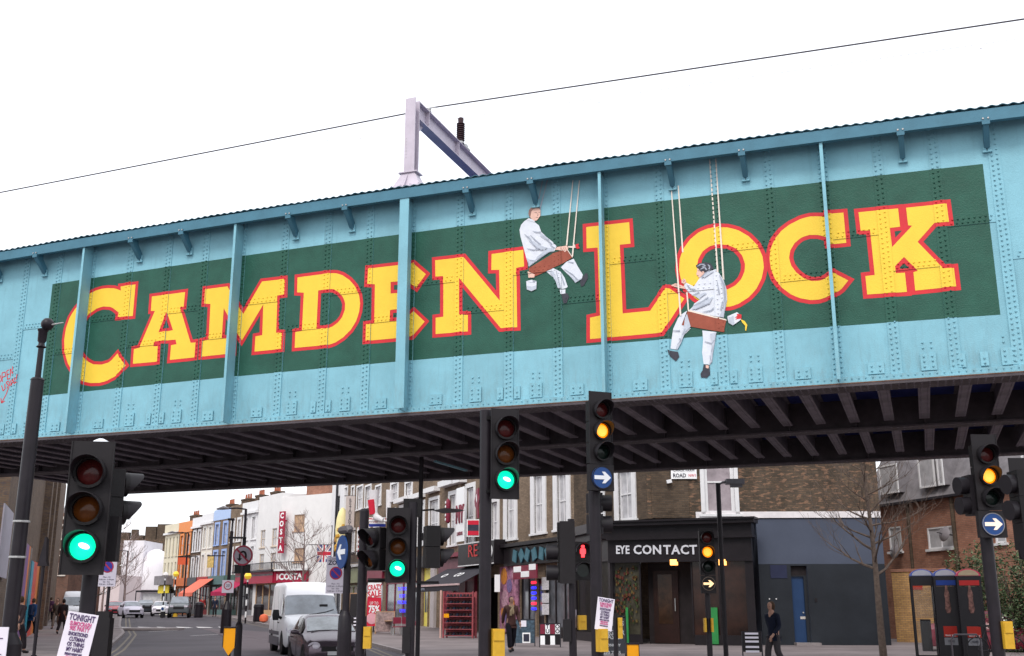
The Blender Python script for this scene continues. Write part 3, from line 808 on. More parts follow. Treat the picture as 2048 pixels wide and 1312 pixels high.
for q in range(9): pr += [(.045, q * .045), (.078, q * .045 + .012), (.078, q * .045 + .022), (.045, q * .045 + .036)]
pr += [(.05, .42), (.055, .50), (.02, .53)]
ins = empty('insulator', tuple(ond(921, 288, 11.78)), BF.a, 'ribbed brown insulator standing on the portal beam', 'insulator')
MB().lathe(pr, 12, T=Matrix.Translation((0, 0, .06))).build('ribbed_body', M_brn, ins, smooth=True); ins.scale = (1.25, 1.25, 1.12)
MB().lathe([(.075, 0), (.075, .03), (.05, .05), (.05, .06)], 10).box(-.05, .05, -.02, .06, .32, .015).box(-.02, .2, .015, .03, .3, .09).build('clamp', M_zinc, ins)
ins2 = empty('wire_clamp', tuple(ond(858, 226, 11.78)), BF.a, 'small white clamp carrying the upper wire near the portal column', 'clamp')
MB().lathe([(.04, 0), (.06, .02), (.04, .05), (.05, .08), (.02, .11)], 10).cyl((-.14, 0, .13), (.16, 0, .10), .014, .012, 6).build('clamp_body', M_zinc, ins2)
M_wirel = mat('thin_wire_steel', (.80, .78, .80), rough=.5, var=.05)
M_wire = mat('wire_steel', (.07, .06, .07), rough=.5, var=.05)
def wire(y, pts, r, label, sag=.0):
    root = MB(); P = []
    for a, b in zip(pts[:-1], pts[1:]):
        for k in range(12):
            t = k / 12; p = [a[0] + (b[0] - a[0]) * t, y, a[1] + (b[1] - a[1]) * t - sag * math.sin(math.pi * t)]
            P.append(BF.world(*p))
    P.append(BF.world(pts[-1][0], y, pts[-1][1]))
    root.tube(P, r, 6)
    return tag(root.build('overhead_wire', M_wire if r > .01 else M_wirel), label, 'wire')
def yat(d, px, py): return BF.sz(px, py, d)
def seg(d, L):
    q = [yat(d, *p) for p in L]; return q
a = seg(1.07, [(0, 385), (818, 226), (860, 216), (2048, 38)])
s0 = a[0]; s3 = a[3]
a = [(s0[0] - 6, s0[1] - .1), s0, a[1], a[2], s3, (s3[0] + 6, s3[1] - .05)]
wire(1.07, a, .016, 'thick dark overhead wire crossing the white sky from the portal clamp')
b = seg(2.48, [(0, 398), (720, 269), (918, 236), (2048, 76)])
b = [(b[0][0] - 6, b[0][1])] + b + [(b[-1][0] + 6, b[-1][1])]
wire(2.48, b, .0072, 'faint thin overhead wire running from the brown insulator top')
for px_, py_ in ((722, 268), (1198, 194), (1960, 86)):
    s_, z_ = BF.sz(px_, py_, 2.48)
    o = MB().cyl(BF.world(s_, 2.48, z_ - .02), BF.world(s_, 2.48, z_ - .12), .008, .008, 5).cyl(BF.world(s_ - .02, 2.48, z_ - .12), BF.world(s_ + .02, 2.48, z_ - .12), .014, .014, 5).build('wire_dropper', M_wirel)
    tag(o, {722: 'tiny dropper hanging from the thin wire left of the portal', 1198: 'tiny dropper hanging from the thin wire above the letter L', 1960: 'tiny dropper hanging from the thin wire near the right edge'}[px_], 'dropper')
# ================================================================ GROUND
M_asph = mat('asphalt', (.062, .054, .064), rough=.8, var=.22, nscale=.35, bump=.4, bscale=8)
M_pave = mat('paving', (.185, .155, .155), rough=.85, var=.25, nscale=.5, bump=.3, bscale=5)
M_kerb = mat('granite_kerb', (.24, .21, .21), rough=.8, var=.2)
M_line = mat('road_paint', (.62, .60, .60), rough=.7, var=.15, nscale=3)
M_yl = mat('yellow_line', (.14, .115, .085), rough=.7, var=.2)
M_band = mat('buff_surfacing', (.10, .080, .090), rough=.85, var=.15, nscale=.8)

def sheet(name, xs0, xs1, ys, z, m):
    mb = MB()
    for i, y in enumerate(ys):
        a, b = xs0[i], xs1[i]
        mb.v += [Vector((a, y, gz(y) + z)), Vector((b, y, gz(y) + z))]
    for i in range(len(ys) - 1):
        mb.f.append([2 * i, 2 * i + 1, 2 * i + 3, 2 * i + 2]); mb.m.append(0)
    return mb.build(name, m)
YS = [-60, 0, 20, 40, 45, 50, 55, 60, 65, 70, 75, 80, 85, 90, 95, 100, 105, 130, 180, 300, 900]
tag(sheet('ground', [-900] * len(YS), [900] * len(YS), YS, 0, M_asph), kind='structure')

def interp(pts, y):
    if y <= pts[0][1]: return pts[0][0]
    for (xa, ya), (xb, yb) in zip(pts[:-1], pts[1:]):
        if y <= yb: return xa + (xb - xa) * (y - ya) / (yb - ya)
    return pts[-1][0]
def pavement(name, kerb, far_x, side, y0, y1):
    """kerb: (x, y) points in order of y; side=+1: pavement lies to the right of the kerb"""
    ys = sorted(set([y0, y1] + [k[1] for k in kerb if y0 < k[1] < y1] + [y for y in range(int(y0), int(y1), 4)]))
    mb = MB(); kb_ = MB(); n = len(ys)
    for y in ys:
        k = interp(kerb, y); z = gz(y)
        mb.v += [Vector((k + .16 * side, y, z + .12)), Vector((far_x, y, z + .12))]
        kb_.v += [Vector((k, y, z - .02)), Vector((k, y, z + .125)), Vector((k + .16 * side, y, z + .125)), Vector((k + .16 * side, y, z - .02))]
    for i in range(n - 1):
        q = [2 * i, 2 * i + 1, 2 * i + 3, 2 * i + 2]; mb.f.append(q if side > 0 else q[::-1]); mb.m.append(0)
        for j in range(3):
            q = [4 * i + j, 4 * i + j + 1, 4 * i + 5 + j, 4 * i + 4 + j]; kb_.f.append(q if side < 0 else q[::-1]); kb_.m.append(0)
    o = mb.build(name, M_pave); tag(o, kind='structure')
    k = kb_.build('kerb', M_kerb, o)
    return o
KR = [(-6, -40), (-5.5, 9), (-3.6, 16), (-3.2, 24), (-3.4, 37), (-6.1, 47.5), (-11, 62), (-16.2, 74), (-25, 97), (-34, 119), (-75, 210)]
KL = [(-19, -40), (-17, 10), (-12.5, 30), (-13.6, 37), (-21, 60.6), (-25.4, 72.4), (-34, 97), (-44.3, 123), (-75, 180)]
pavement('pavement', KR, 90, 1, -40, 170)
pavement('pavement', KL, -120, -1, -40, 170)
def lineon(name, pts, w, m, z=.004, kind='structure'):
    mb = MB()
    for i in range(len(pts) - 1):
        a = Vector(pts[i]); b = Vector(pts[i + 1]); n = max(1, int((b - a).length / 3))
        for k in range(n):
            p = a.lerp(b, k / n); q = a.lerp(b, (k + 1) / n); d = (b - a).normalized(); nn = Vector((-d.y, d.x)) * w / 2
            mb.add([(p.x - nn.x, p.y - nn.y, gz(p.y) + z), (p.x + nn.x, p.y + nn.y, gz(p.y) + z), (q.x + nn.x, q.y + nn.y, gz(q.y) + z), (q.x - nn.x, q.y - nn.y, gz(q.y) + z)], [(0, 3, 2, 1)])
    return tag(mb.build(name, m), kind=kind)
yk = [y for y in range(30, 100, 6)]
for off in (.35, .62):
    lineon('yellow_line', [(interp(KL, y) + off, y) for y in yk], .10, M_yl)
    lineon('yellow_line', [(interp(KR, y) - off, y) for y in yk], .10, M_yl)
# turning strip of buff surfacing and the zebra crossing
mb = MB(); P = [onground(*p) for p in [(395, 1252), (545, 1264), (640, 1300), (470, 1312), (480, 1285), (420, 1262)]]
tag(MB().add([(p.x, p.y, gz(p.y) + .004) for p in P], [tuple(range(5, -1, -1))]).build('buff_road_surface', M_band), kind='structure')
for a, b in ((231, 262), (275, 302), (313, 330), (352, 378), (392, 420), (436, 462)):
    q = [onground(a, 1245.5), onground(b, 1246.5), onground(b + 7, 1249.5), onground(a + 5, 1248.5)]
    tag(MB().add([(p.x, p.y, gz(p.y) + .009) for p in q], [(3, 2, 1, 0)]).build('zebra_stripe', M_line), kind='structure')
for x_, y_ in ((330, 1262), (365, 1256), (300, 1257), (415, 1270)):
    p = onground(x_, y_); lineon('road_dash', [(p.x - .5, p.y - 1.4), (p.x + .4, p.y + 1.0)], .12, M_line, .010)

# ================================================================ BUILDINGS
M_win = mat('white_window_paint', (.72, .71, .72), rough=.4, var=.06, nscale=4)
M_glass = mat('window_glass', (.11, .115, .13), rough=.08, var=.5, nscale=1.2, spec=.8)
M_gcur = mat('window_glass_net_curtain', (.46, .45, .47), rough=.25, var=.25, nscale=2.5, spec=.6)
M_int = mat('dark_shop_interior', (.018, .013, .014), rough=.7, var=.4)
M_roof = mat('grey_slate', (.20, .185, .195), rough=.7, var=.3, nscale=2, bump=.4, bscale=12)
M_bstock = brick_mat('stock_brick', (.23, .165, .115), (.32, .235, .165), (.15, .13, .115))
M_bdark = brick_mat('sooty_brick', (.085, .066, .050), (.15, .105, .072), (.085, .075, .065), patch=(.34, .19, .12))
M_bred = brick_mat('red_brick', (.40, .185, .125), (.50, .25, .17), (.24, .17, .15))
M_byel = brick_mat('yellow_brick', (.70, .42, .17), (.52, .30, .13), (.28, .2, .15))
M_bbrn = brick_mat('brown_brick', (.085, .060, .044), (.14, .098, .068), (.085, .075, .062))
M_blkp = mat('black_shop_paint', (.014, .011, .013), rough=.35, var=.2)
M_maro = mat('maroon_shop_paint', (.20, .022, .045), rough=.4, var=.2, nscale=4)
M_marod = mat('dull_maroon_board', (.16, .07, .085), rough=.5, var=.2)
M_let = mat('white_lettering', (.85, .85, .86), rough=.4, var=0)
M_letd = mat('dark_lettering', (.03, .03, .05), rough=.5, var=0)
M_letr = mat('red_lettering', (.6, .03, .06), rough=.5, var=0)
M_costa = mat('costa_maroon', (.36, .012, .045), rough=.4, var=.06)
def wallmat(n, c): return mat('render_' + n, c, rough=.75, var=.05, nscale=1.2, bump=.1, bscale=4, streak=.18, streak_col=(.4, .36, .34))

class Bld:
    def __init__(s, fr, x0, x1, h, wm, label, cat='building', name='terraced_house', depth=8, zb=0, roof=None, group=None, y0=0.0):
        s.fr = fr; s.x0, s.x1, s.h, s.wm, s.depth, s.zb, s.y0 = x0, x1, h, wm, depth, zb, y0
        s.root = empty(name, tuple(fr.world(x0, y0, 0)), fr.a, label, cat, group)
        s.holes = []; s.roofm = roof or M_roof
    def lx(s, x): return x - s.x0
    def pxx(s, px, py=1100): return s.fr.sz(px, py, s.y0)[0]
    def z(s, px, py): return s.fr.sz(px, py, s.y0)[1]
    def window(s, x0, x1, z0, z1, fm=None, pm=None, bars=(1, 1), fw=.09, sill=True, rec=.12, surround=0, tilt=0):
        s.holes.append((x0, x1, z0, z1)); fm = fm or M_win; pm = pm or M_gcur
        X0, X1 = s.lx(x0), s.lx(x1); m = MB()
        m.box(X0, rec - .05, z0, X0 + fw, rec + .05, z1).box(X1 - fw, rec - .05, z0, X1, rec + .05, z1)
        m.box(X0 + fw, rec - .05, z0, X1 - fw, rec + .05, z0 + fw).box(X0 + fw, rec - .05, z1 - fw, X1 - fw, rec + .05, z1)
        nx, nz = bars
        for i in range(1, nx + 1):
            xx = X0 + (X1 - X0) * i / (nx + 1); m.box(xx - .02, rec - .03, z0 + fw, xx + .02, rec + .03, z1 - fw)
        for i in range(1, nz + 1):
            zz = z0 + (z1 - z0) * i / (nz + 1); m.box(X0 + fw, rec - .04, zz - .03, X1 - fw, rec + .04, zz + .03)
        if surround:
            w = surround
            m.box(X0 - w, -.06, z0, X0, rec + .04, z1 + w).box(X1, -.06, z0, X1 + w, rec + .04, z1 + w).box(X0, -.06, z1, X1, rec + .04, z1 + w)
        o = m.build('window', fm, s.root)
        MB().box(X0 + fw, rec, z0 + fw, X1 - fw, rec + .02, z1 - fw).build('pane', pm, o)
        if sill: MB().box(X0 - .1 - surround, -.10, z0 - .10, X1 + .1 + surround, rec + .05, z0 - .002).build('sill', fm, o)
        return o
    def opening(s, x0, x1, z0, z1): s.holes.append((x0, x1, z0, z1))
    def wall(s, parapet=.0, name='wall', wm=None, h=None):
        h = h or s.h
        hs = [(s.lx(a), s.lx(b), c, d) for a, b, c, d in s.holes]
        W = s.x1 - s.x0; th = .3
        xs = sorted(set([0, W] + [min(W, max(0, v)) for q in hs for v in q[:2]])); zs = sorted(set([s.zb, h] + [min(h, max(s.zb, v)) for q in hs for v in q[2:]]))
        m = MB()
        for j in range(len(zs) - 1):
            run = None; zc = (zs[j] + zs[j + 1]) / 2
            for i in range(len(xs)):
                solid = i < len(xs) - 1 and not any(a < (xs[i] + xs[i + 1]) / 2 < b and c < zc < d for a, b, c, d in hs)
                if solid and run is None: run = xs[i]
                if not solid and run is not None: m.box(run, 0, zs[j], xs[i], th, zs[j + 1]); run = None
        s.wallobj = m.build(name, wm or s.wm, s.root)
        MB().box(0, th + .001, s.zb, th, s.depth, h).box(W - th, th + .001, s.zb, W, s.depth, h).box(th, s.depth - th, s.zb, W - th, s.depth, h).build('side_wall', wm or s.wm, s.root)
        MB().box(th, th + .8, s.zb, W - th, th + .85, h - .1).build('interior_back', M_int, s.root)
        MB().box(th + .001, th + .001, h - .35, W - th - .001, s.depth - th - .001, h - .2).build('roof', s.roofm, s.root)
        return s
    def band(s, x0, x1, z0, z1, d, m, name='cornice', y0=0):
        return MB().box(s.lx(x0), -d, z0, s.lx(x1), -.002 - y0, z1).build(name, m, s.root)
def shopglass(b, x0, x1, z0, z1, fm, n=3, pm=None, rec=.1, riser=.5, name='shop_window'):
    """a glazed shopfront: riser, mullions and panes"""
    b.opening(x0, x1, z0, z1); X0, X1 = b.lx(x0), b.lx(x1); m = MB()
    m.box(X0, rec - .04, z0, X1, rec + .06, z0 + riser)
    m.box(X0, rec - .05, z1 - .12, X1, rec + .05, z1)
    for i in range(n + 1):
        xx = X0 + (X1 - X0 - .09) * i / n; m.box(xx, rec - .06, z0 + riser, xx + .09, rec + .04, z1 - .12)
    o = m.build(name, fm, b.root)
    for i in range(n):
        xa = X0 + (X1 - X0 - .09) * i / n + .09; xb = X0 + (X1 - X0 - .09) * (i + 1) / n
        MB().box(xa, rec, z0 + riser, xb, rec + .02, z1 - .12).build('pane', pm or M_glass, o)
    return o
def door(b, x0, x1, z0, z1, m, rec=.12, glass=False, hm=None):
    b.opening(x0, x1, z0, z1); X0, X1 = b.lx(x0), b.lx(x1); w = X1 - X0; h = z1 - z0
    o = MB().box(X0, rec, z0, X1, rec + .06, z1).build('door', m, b.root)
    p = MB()
    if glass:
        for a, c in ((.14, .46), (.54, .86)): MB().box(X0 + w * a, rec - .01, z0 + h * .35, X0 + w * c, rec - .002, z0 + h * .9).build('pane', M_glass, o)
    else:
        for a, c in ((.12, .46), (.54, .88)):
            for e, f in ((.08, .42), (.5, .92)): p.box(X0 + w * a, rec - .015, z0 + h * e, X0 + w * c, rec - .002, z0 + h * f)
        p.build('door_panel', m, o)
    MB().cyl((X1 - .1, rec - .05, z0 + h * .46), (X1 - .1, rec, z0 + h * .46), .03, .03, 8).build('handle', hm or M_zinc, o)
    return o
def chimney(b, x, y, z, w, d, h, m, pots):
    o = MB().box(x, y, z, x + w, y + d, z + h).box(x - .06, y - .06, z + h, x + w + .06, y + d + .06, z + h + .15).build('chimney', m, b.root)
    pm = mat('terracotta', (.35, .12, .07), rough=.8, var=.15)
    for i in range(pots):
        MB().lathe([(.14, 0), (.12, .1), (.10, .45), (.13, .5)], 8, c=(x + w * (i + .5) / pots, y + d / 2, z + h + .15)).build('chimney_pot', pm, o)

# ---------------- long brick row of shops on the right, running up the street
pA = (5.47, 44.0); pF = (gx(655, 95), 95.0)
FR = frame2(pF, pA)
LR = math.dist(pA, pF)
sx_ = lambda px, py=1150: FR.sz(px, py)[0]
row_secs = [  # px0, px1, height, material, label
    (655, 684, 12.6, wallmat('white', (.72, .71, .72)), 'narrow white house with black framed windows at the far end of the brick row', 'narrow'),
    (684, 770, 12.4, M_bstock, 'brick restaurant house with hanging banners between the white house and the signals', 'rest'),
    (770, 886, 12.2, M_bstock, 'brick house with pedimented windows over the yellow shop door', 'yellow'),
    (886, 1000, 12.0, M_bstock, 'brick shop house with maroon front and boot shaped signs on its windows', 'maroon'),
    (1000, 1150, 11.8, M_bstock, 'brick house over the dark tattoo shop with a red lettered fascia', 'tattoo'),
    (1150, 1300, 11.6, M_bbrn, 'brown brick corner house above the black optician shop', 'corner')]
SEC = {}
for a, b, h, m, lab, key in row_secs:
    x0, x1 = sx_(a) if a > 655 else 0.0, sx_(b) if b < 1300 else LR
    SEC[key] = Bld(FR, x0, x1, h, m, lab, 'shop house' if key != 'narrow' else 'house', 'shop_house', depth=9, zb=5.02 if key == 'corner' else 0)
M_blkf = mat('black_window_frame', (.03, .028, .035), rough=.4, var=.1)
def winpx(b, a, c, yt, yb, **k):
    """window whose edges are seen at px a..c; yt, yb are its top and sill at the middle"""
    mid = (a + c) / 2
    x0 = b.fr.sz(a, (yt + yb) / 2, b.y0)[0]; x1 = b.fr.sz(c, (yt + yb) / 2, b.y0)[0]
    return b.window(x0, x1, b.z(mid, yb), b.z(mid, yt), **k)
b = SEC['narrow']
for yt, yb in ((992, 1038), (1052, 1140)): winpx(b, 657, 663.5, yt, yb, fm=M_blkf, pm=M_glass, sill=False)
winpx(b, 674, 679, 992, 1045, fm=M_blkf, pm=M_glass, sill=False); winpx(b, 674, 679, 1060, 1120, fm=M_blkf, pm=M_glass, sill=False)
MB().cyl((b.lx(sx_(670)), -.12, .1), (b.lx(sx_(670)), -.12, 12.4), .10, .10, 8).build('drainpipe', M_blkf, b.root)
shopglass(b, b.x0 + .5, b.x1 - .3, .15, 3.3, M_blkf, 3)
b.band(b.x0, b.x1, 3.5, 4.2, .25, M_blkf, 'fascia'); b.wall()
M_olive = mat('olive_shop_paint', (.20, .21, .12), rough=.5, var=.15)
b = SEC['rest']
for a, c, yt, yb in ((689, 694.5, 976, 1040), (703, 708, 975, 1040), (714.5, 725.5, 974, 1018), (731, 742, 973, 1014), (752, 762, 973, 1010), (688, 694, 1062, 1105), (702, 709, 1060, 1104), (716, 723, 1058, 1102), (731, 739, 1056, 1100), (748, 757, 1055, 1098)):
    winpx(b, a, c, yt, yb, surround=.14)
x = b.x0 + .4
shopglass(b, b.x0 + .4, sx_(716), .15, 3.2, M_olive, 3, pm=mat('warm_dim_glass', (.09, .075, .045), rough=.12, var=.5, nscale=.8))
door(b, sx_(718), sx_(727), .15, 2.9, M_olive, glass=True)
shopglass(b, sx_(729), b.x1 - .5, .15, 3.2, M_maro, 2)
b.band(b.x0 + .1, sx_(727), 3.35, 4.5, .25, M_olive, 'fascia'); b.band(sx_(728), b.x1 - .1, 3.35, 4.5, .2, M_maro, 'fascia')
b.band(b.x0, b.x1, 4.55, 4.75, .45, M_win, 'cornice')
# iron balcony
m = MB(); X0, X1 = b.lx(b.x0 + .3), b.lx(sx_(748)); m.box(X0, -.62, 5.62, X1, -.56, 5.68).box(X0, -.62, 4.80, X1, -.56, 4.85); x = X0
while x < X1: m.box(x, -.60, 4.85, x + .04, -.57, 5.62); x += .28
m.build('balcony_railing', M_blkf, b.root)
b.wall()
b = SEC['yellow']
M_yd = mat('yellow_door_paint', (.72, .62, .13), rough=.45, var=.06)
for a, c, yt, yb in ((783, 796, 968, 1000), (812, 824, 966, 992), (831, 848, 1008, 1090), (860, 877, 1000, 1092), (800, 812, 1015, 1090), (782, 790, 1022, 1092)):
    winpx(b, a, c, yt, yb, surround=.2)
for a, c, y in ((798, 826, 1004), (828, 851, 997), (857, 880, 985)):
    xa, xb, z = sx_(a, y), sx_(c, y), b.z((a + c) / 2, y)
    if xa < b.x0: xa = b.x0 + .05
    b.band(xa, xb, z, z + .3, .42, M_win, 'pediment')
door(b, sx_(846), sx_(856), .2, 3.1, M_yd, glass=True); door(b, sx_(856.6), sx_(865), .2, 3.1, M_yd, glass=True)
b.opening(sx_(846), sx_(865), 3.1, 4.0)
MB().box(b.lx(sx_(846)), .1, 3.1, b.lx(sx_(865)), .16, 4.0).build('door_head', M_yd, b.root)
shopglass(b, b.x0 + .3, sx_(842), .15, 3.2, M_maro, 4, pm=M_glass)
b.band(b.x0, sx_(866), 4.0, 4.7, .25, M_blkp, 'fascia')
b.band(sx_(866), sx_(874), .0, 4.0, .18, mat('grey_pilaster', (.42, .38, .38), rough=.6), 'pilaster')
# blue neon lettering behind the glass
M_neon = mat('blue_neon', (.05, .05, .8), emit=.9, ecol=(.03, .03, 1.0), var=0)
for i, y in enumerate((1178, 1192, 1205, 1222)):
    text(('OPEN', 'TAROT', 'PSYCHIC', 'CARD')[i] if False else ('TATTOO', 'BODY', 'PIERCING', 'OPEN')[i] , .34, M_neon, b.root, (b.lx(sx_(806, y)), -.05, b.z(806, y)), name='neon_lettering', sx=1.5)
b.wall()
b = SEC['maroon']
for a, c, yt, yb in ((900, 912, 990, 1090), (934, 948, 975, 1088), (984, 996, 1004, 1082)):
    winpx(b, a, c, yt, yb, surround=.26)
for a, c, y in ((890, 918, 972), (921, 934, 966)):
    b.band(sx_(a, y), sx_(c, y), b.z((a + c) / 2, y), b.z((a + c) / 2, y) + .35, .5, M_win, 'pediment')
b.band(b.x0, sx_(940), 4.38, 4.62, .5, M_maro, 'cornice'); b.band(b.x0, sx_(940), 3.45, 4.36, .3, M_marod, 'fascia')
MB().box(b.lx(b.x0), -.32, 3.22, b.lx(sx_(936)), -.1, 3.32).box(b.lx(b.x0), -.34, 3.33, b.lx(sx_(936)), -.1, 3.43).build('fascia_moulding', mat('pink_moulding', (.55, .4, .4), rough=.5), b.root)
door(b, sx_(878), sx_(905), .15, 3.1, M_maro); shopglass(b, sx_(907), sx_(952), .15, 3.1, M_maro, 2, riser=1.6, pm=M_marod)
b.opening(sx_(956), b.x1 - .3, .15, 3.1)
b.band(sx_(952), sx_(955), .1, 3.4, .2, M_maro, 'pilaster')
# lit box sign with red letters
x0, x1 = sx_(941, 1110), b.x1
o = MB().box(b.lx(x0), -.75, 3.75, b.lx(x1) + 1.0, -.05, 5.0).build('box_sign', M_blkp, b.root)
MB().box(b.lx(x0), -.77, 3.75, b.lx(x1) + 1.0, -.752, 3.80).box(b.lx(x0), -.77, 4.95, b.lx(x1) + 1.0, -.752, 5.0).build('sign_trim', M_win, o)
b.wall()
# awning with white emblems
xa, xb = sx_(905, 1150), sx_(985, 1150)
aw = MB(); A0, A1 = b.lx(xa), b.lx(sx_(1000, 1150))
M_awn = mat('black_awning_cloth', (.035, .032, .04), rough=.8, var=.15)
aw.add([(A0, -.35, 3.72), (A1, -.35, 3.72), (A1, -2.3, 2.72), (A0, -2.3, 2.72), (A0, -.35, 3.69), (A1, -.35, 3.69), (A1, -2.3, 2.69), (A0, -2.3, 2.69)], [(0, 1, 2, 3), (7, 6, 5, 4), (0, 3, 7, 4), (1, 5, 6, 2)])
aw.box(A0, -2.32, 2.38, A1, -2.3, 2.66)
o = aw.build('awning', M_awn, b.root)
MB().box(A0, -2.36, 2.66, A1, -2.28, 2.76).build('awning_bar', mat('pink_moulding', (.5, .3, .28)), o)
for xx in (.3, .62):
    c = A0 + (A1 - A0) * xx
    e = text_mesh('CO', .6, M_let, .003, .02, 1.3) if xx > .5 else text_mesh('◇' if False else 'O', .6, M_let, .003, .02, 1.6)
    put('awning_emblem', e, o, (c, -1.3, 3.27), (R(-62.8), 0, 0))
text('SHOE CITY' if False else 'LONDON', .2, M_gry, o, (A0 + 1.3, -2.33, 2.52), name='valance_lettering', sx=1.2)

b = SEC['tattoo']
for a, c, yt, yb in ((1007, 1035, 960, 1078), (1062, 1092, 950, 1066), (1108, 1140, 945, 1058)):
    winpx(b, a + 7, c - 6, yt, yb, surround=.42)
b.band(b.x0, b.x1, 4.55, 4.72, .45, M_blkp, 'cornice'); b.band(b.x0 + 1.2, b.x1, 3.6, 4.5, .28, M_blkp, 'fascia')
for i, (sxx, rz) in enumerate(((.2, 10), (.34, -25), (.46, 18), (.6, -12), (.74, 8), (.86, -20))):
    xx = b.lx(b.x0) + 1.6 + (b.x1 - b.x0 - 3) * sxx
    MB().box(-.24, -.06, -.28, .24, 0, .3).build('metal_scrap_letter', M_corr, b.root, (xx, -.30, 4.05), (0, R(rz * 1.5), 0))
shopglass(b, sx_(1042), sx_(1070), .15, 3.3, M_blkp, 2); door(b, sx_(1073), sx_(1088), .2, 2.9, M_blkp, glass=True); shopglass(b, sx_(1090), sx_(1148), .15, 3.3, M_blkp, 3)
# painted panel by the door
M_p1 = mat('poster_pink', (.30, .13, .20), rough=.6, var=.8, nscale=5); M_p2 = mat('poster_orange', (.50, .19, .04), rough=.6, var=.3, nscale=7)
o = MB().box(b.lx(sx_(1003)), -.10, .3, b.lx(sx_(1040)), -.03, 3.6).build('mural_board', M_p1, b.root)
xm0, xm1 = b.lx(sx_(1003)), b.lx(sx_(1040))
for i, (u, v, r) in enumerate(((.25, .85, .42), (.55, .7, .34), (.3, .5, .46), (.7, .42, .3), (.45, .22, .38), (.8, .88, .28), (.2, .3, .22))):
    MB().lathe([(r * .55, 0), (r, 0), (r, .02), (r * .55, .02)], 14, T=Matrix.Translation((xm0 + (xm1 - xm0) * u, -.105 - i * .003, .3 + 3.3 * v)) @ Matrix.Rotation(R(90), 4, 'X')).build('painted_ring', (M_p2, mat('poster_violet', (.16, .11, .24), var=.4, nscale=9), mat('poster_rose', (.42, .24, .30), var=.5, nscale=11))[i % 3], o)
o = MB().box(b.lx(sx_(1044)), -.5, 2.9, b.lx(sx_(1092)), -.44, 3.55).build('hanging_sign', M_maro, b.root)
for a, z, w in ((.04, 3.24, .32), (.70, 3.30, .27), (.36, 2.98, .34)):
    W = b.lx(sx_(1092)) - b.lx(sx_(1044)); X = b.lx(sx_(1044)) + W * a
    q = MB().box(X, -.52, z, X + W * w, -.502, z + .28).build('sign_card', M_let, o)
M_nr = mat('red_neon', (.8, .03, .08), emit=1.0, ecol=(1, .03, .06), var=0)
for i in range(6):
    MB().cyl((b.lx(sx_(1068)) - .1, -.06, 2.72 - i * .25), (b.lx(sx_(1068)) + .30, -.06, 2.72 - i * .25), .07, .07, 8).build('neon_lettering', (M_nr, M_neon)[i not in (0, 4)], b.root)
for z0_, z1_ in ((2.35, 2.95), (1.75, 2.2), (1.2, 1.7)):
    MB().box(b.lx(sx_(1085)), -.05, z0_, b.lx(sx_(1099)), -.035, z1_).build('window_poster', mat('paper_print', (.55, .53, .55), var=.35, nscale=14), b.root)
b.wall()
b = SEC['corner']
for a, c in ((1190, 1206), (1233, 1268)):
    winpx(b, a + 4, c - 3, 936, 1040, surround=.34)
b.wall()

# box sign letters, street things fixed to the row
SM = SEC['maroon']
t = text('RE', 0.95, mat('sign_red', (.5, .02, .02), rough=.4, var=0), SM.root, (SM.lx(sx_(972, 1107)), -.79, SM.z(972, 1107) + .1), sx=1.5)
o = MB().lathe([(.38, 0), (.38, .03)], 18, T=Matrix.Translation((SM.lx(SM.x1) + .45, -.76, 4.4)) @ Matrix.Rotation(R(90), 4, 'X')).build('round_emblem', M_let, SM.root)
MB().lathe([(.26, 0), (.26, .01)], 18, T=Matrix.Translation((SM.lx(SM.x1) + .45, -.795, 4.4)) @ Matrix.Rotation(R(90), 4, 'X')).build('emblem_centre', mat('emblem_blue', (.05, .1, .3), var=0), o)

def facing(name, p, label, cat, rz=0, group=None): return empty(name, tuple(p), rz, label, cat, group)
def fr_thing(name, px, py, d, label, cat, fr=FR, group=None):
    """something fixed in front of a facade, d metres off the wall"""
    s, z = fr.sz(px, py, -d); return empty(name, tuple(fr.world(s, -d, z)), fr.a, label, cat, group)
def wallthing_rect(name, label, cat, px0, px1, py0, py1, Y, m, th=.06, rz=0, frame=None, parts=None):
    c = at((px0 + px1) / 2, (py0 + py1) / 2, Y); w = (px1 - px0) * Y / (FPX / cp_) ; h = (py1 - py0) * Y / 2294.0 * 1.0
    w = w / max(.35, math.cos(rz))
    r = empty(name, tuple(c), rz, label, cat)
    MB().box(-w / 2, 0, -h / 2, w / 2, th, h / 2).build('panel', m, r)
    return r, w, h
# signs sticking out from the row face the viewer
def YR(px): # distance of the row's face at this px
    r = ray(px, 1150); t = (FR.o - Vector((0, 0, 0))).dot(FR.N) / r.dot(FR.N); return r.y * t
r, w, h = wallthing_rect('hanging_banner', 'tall beige restaurant banner hanging in front of the brick row', 'banner', 691, 709, 990, 1062, YR(700) - 1.2, mat('beige_banner', (.50, .43, .40), var=.06))
for i, ch in enumerate('RESTAURANT'): text(ch, .34, M_letd, r, (0, -.01, h / 2 - .35 - i * (h - .6) / 10))
for zz in (h / 2, -h / 2): MB().cyl((-w / 2 - .15, .03, zz), (w / 2 + 1.2, .03, zz), .035, .035, 6).build('bracket_rod', M_blkf, r)
r = facing('giant_ice_cream', at(684, 1060, YR(684) - 1.3), 'giant yellow fairground cone with gold spots behind the blue arrow sign', 'shop figure')
hh = 95 * YR(684) / 2294 * .5
MB().lathe([(.30, -2.0), (.42, -1.4), (.52, -.6), (.55, .1), (.48, .9), (.32, 1.5), (.1, 1.8)], 14).build('body', mat('pale_yellow_plastic', (.80, .70, .36), var=.05), r, smooth=True)
gm_ = mat('gold_spots', (.50, .27, .04), rough=.4, var=.2); sp = MB().lathe([(.02, -.17), (.13, -.1), (.15, 0), (.12, .12), (.02, .18)], 8).mesh('gold_spot', gm_)
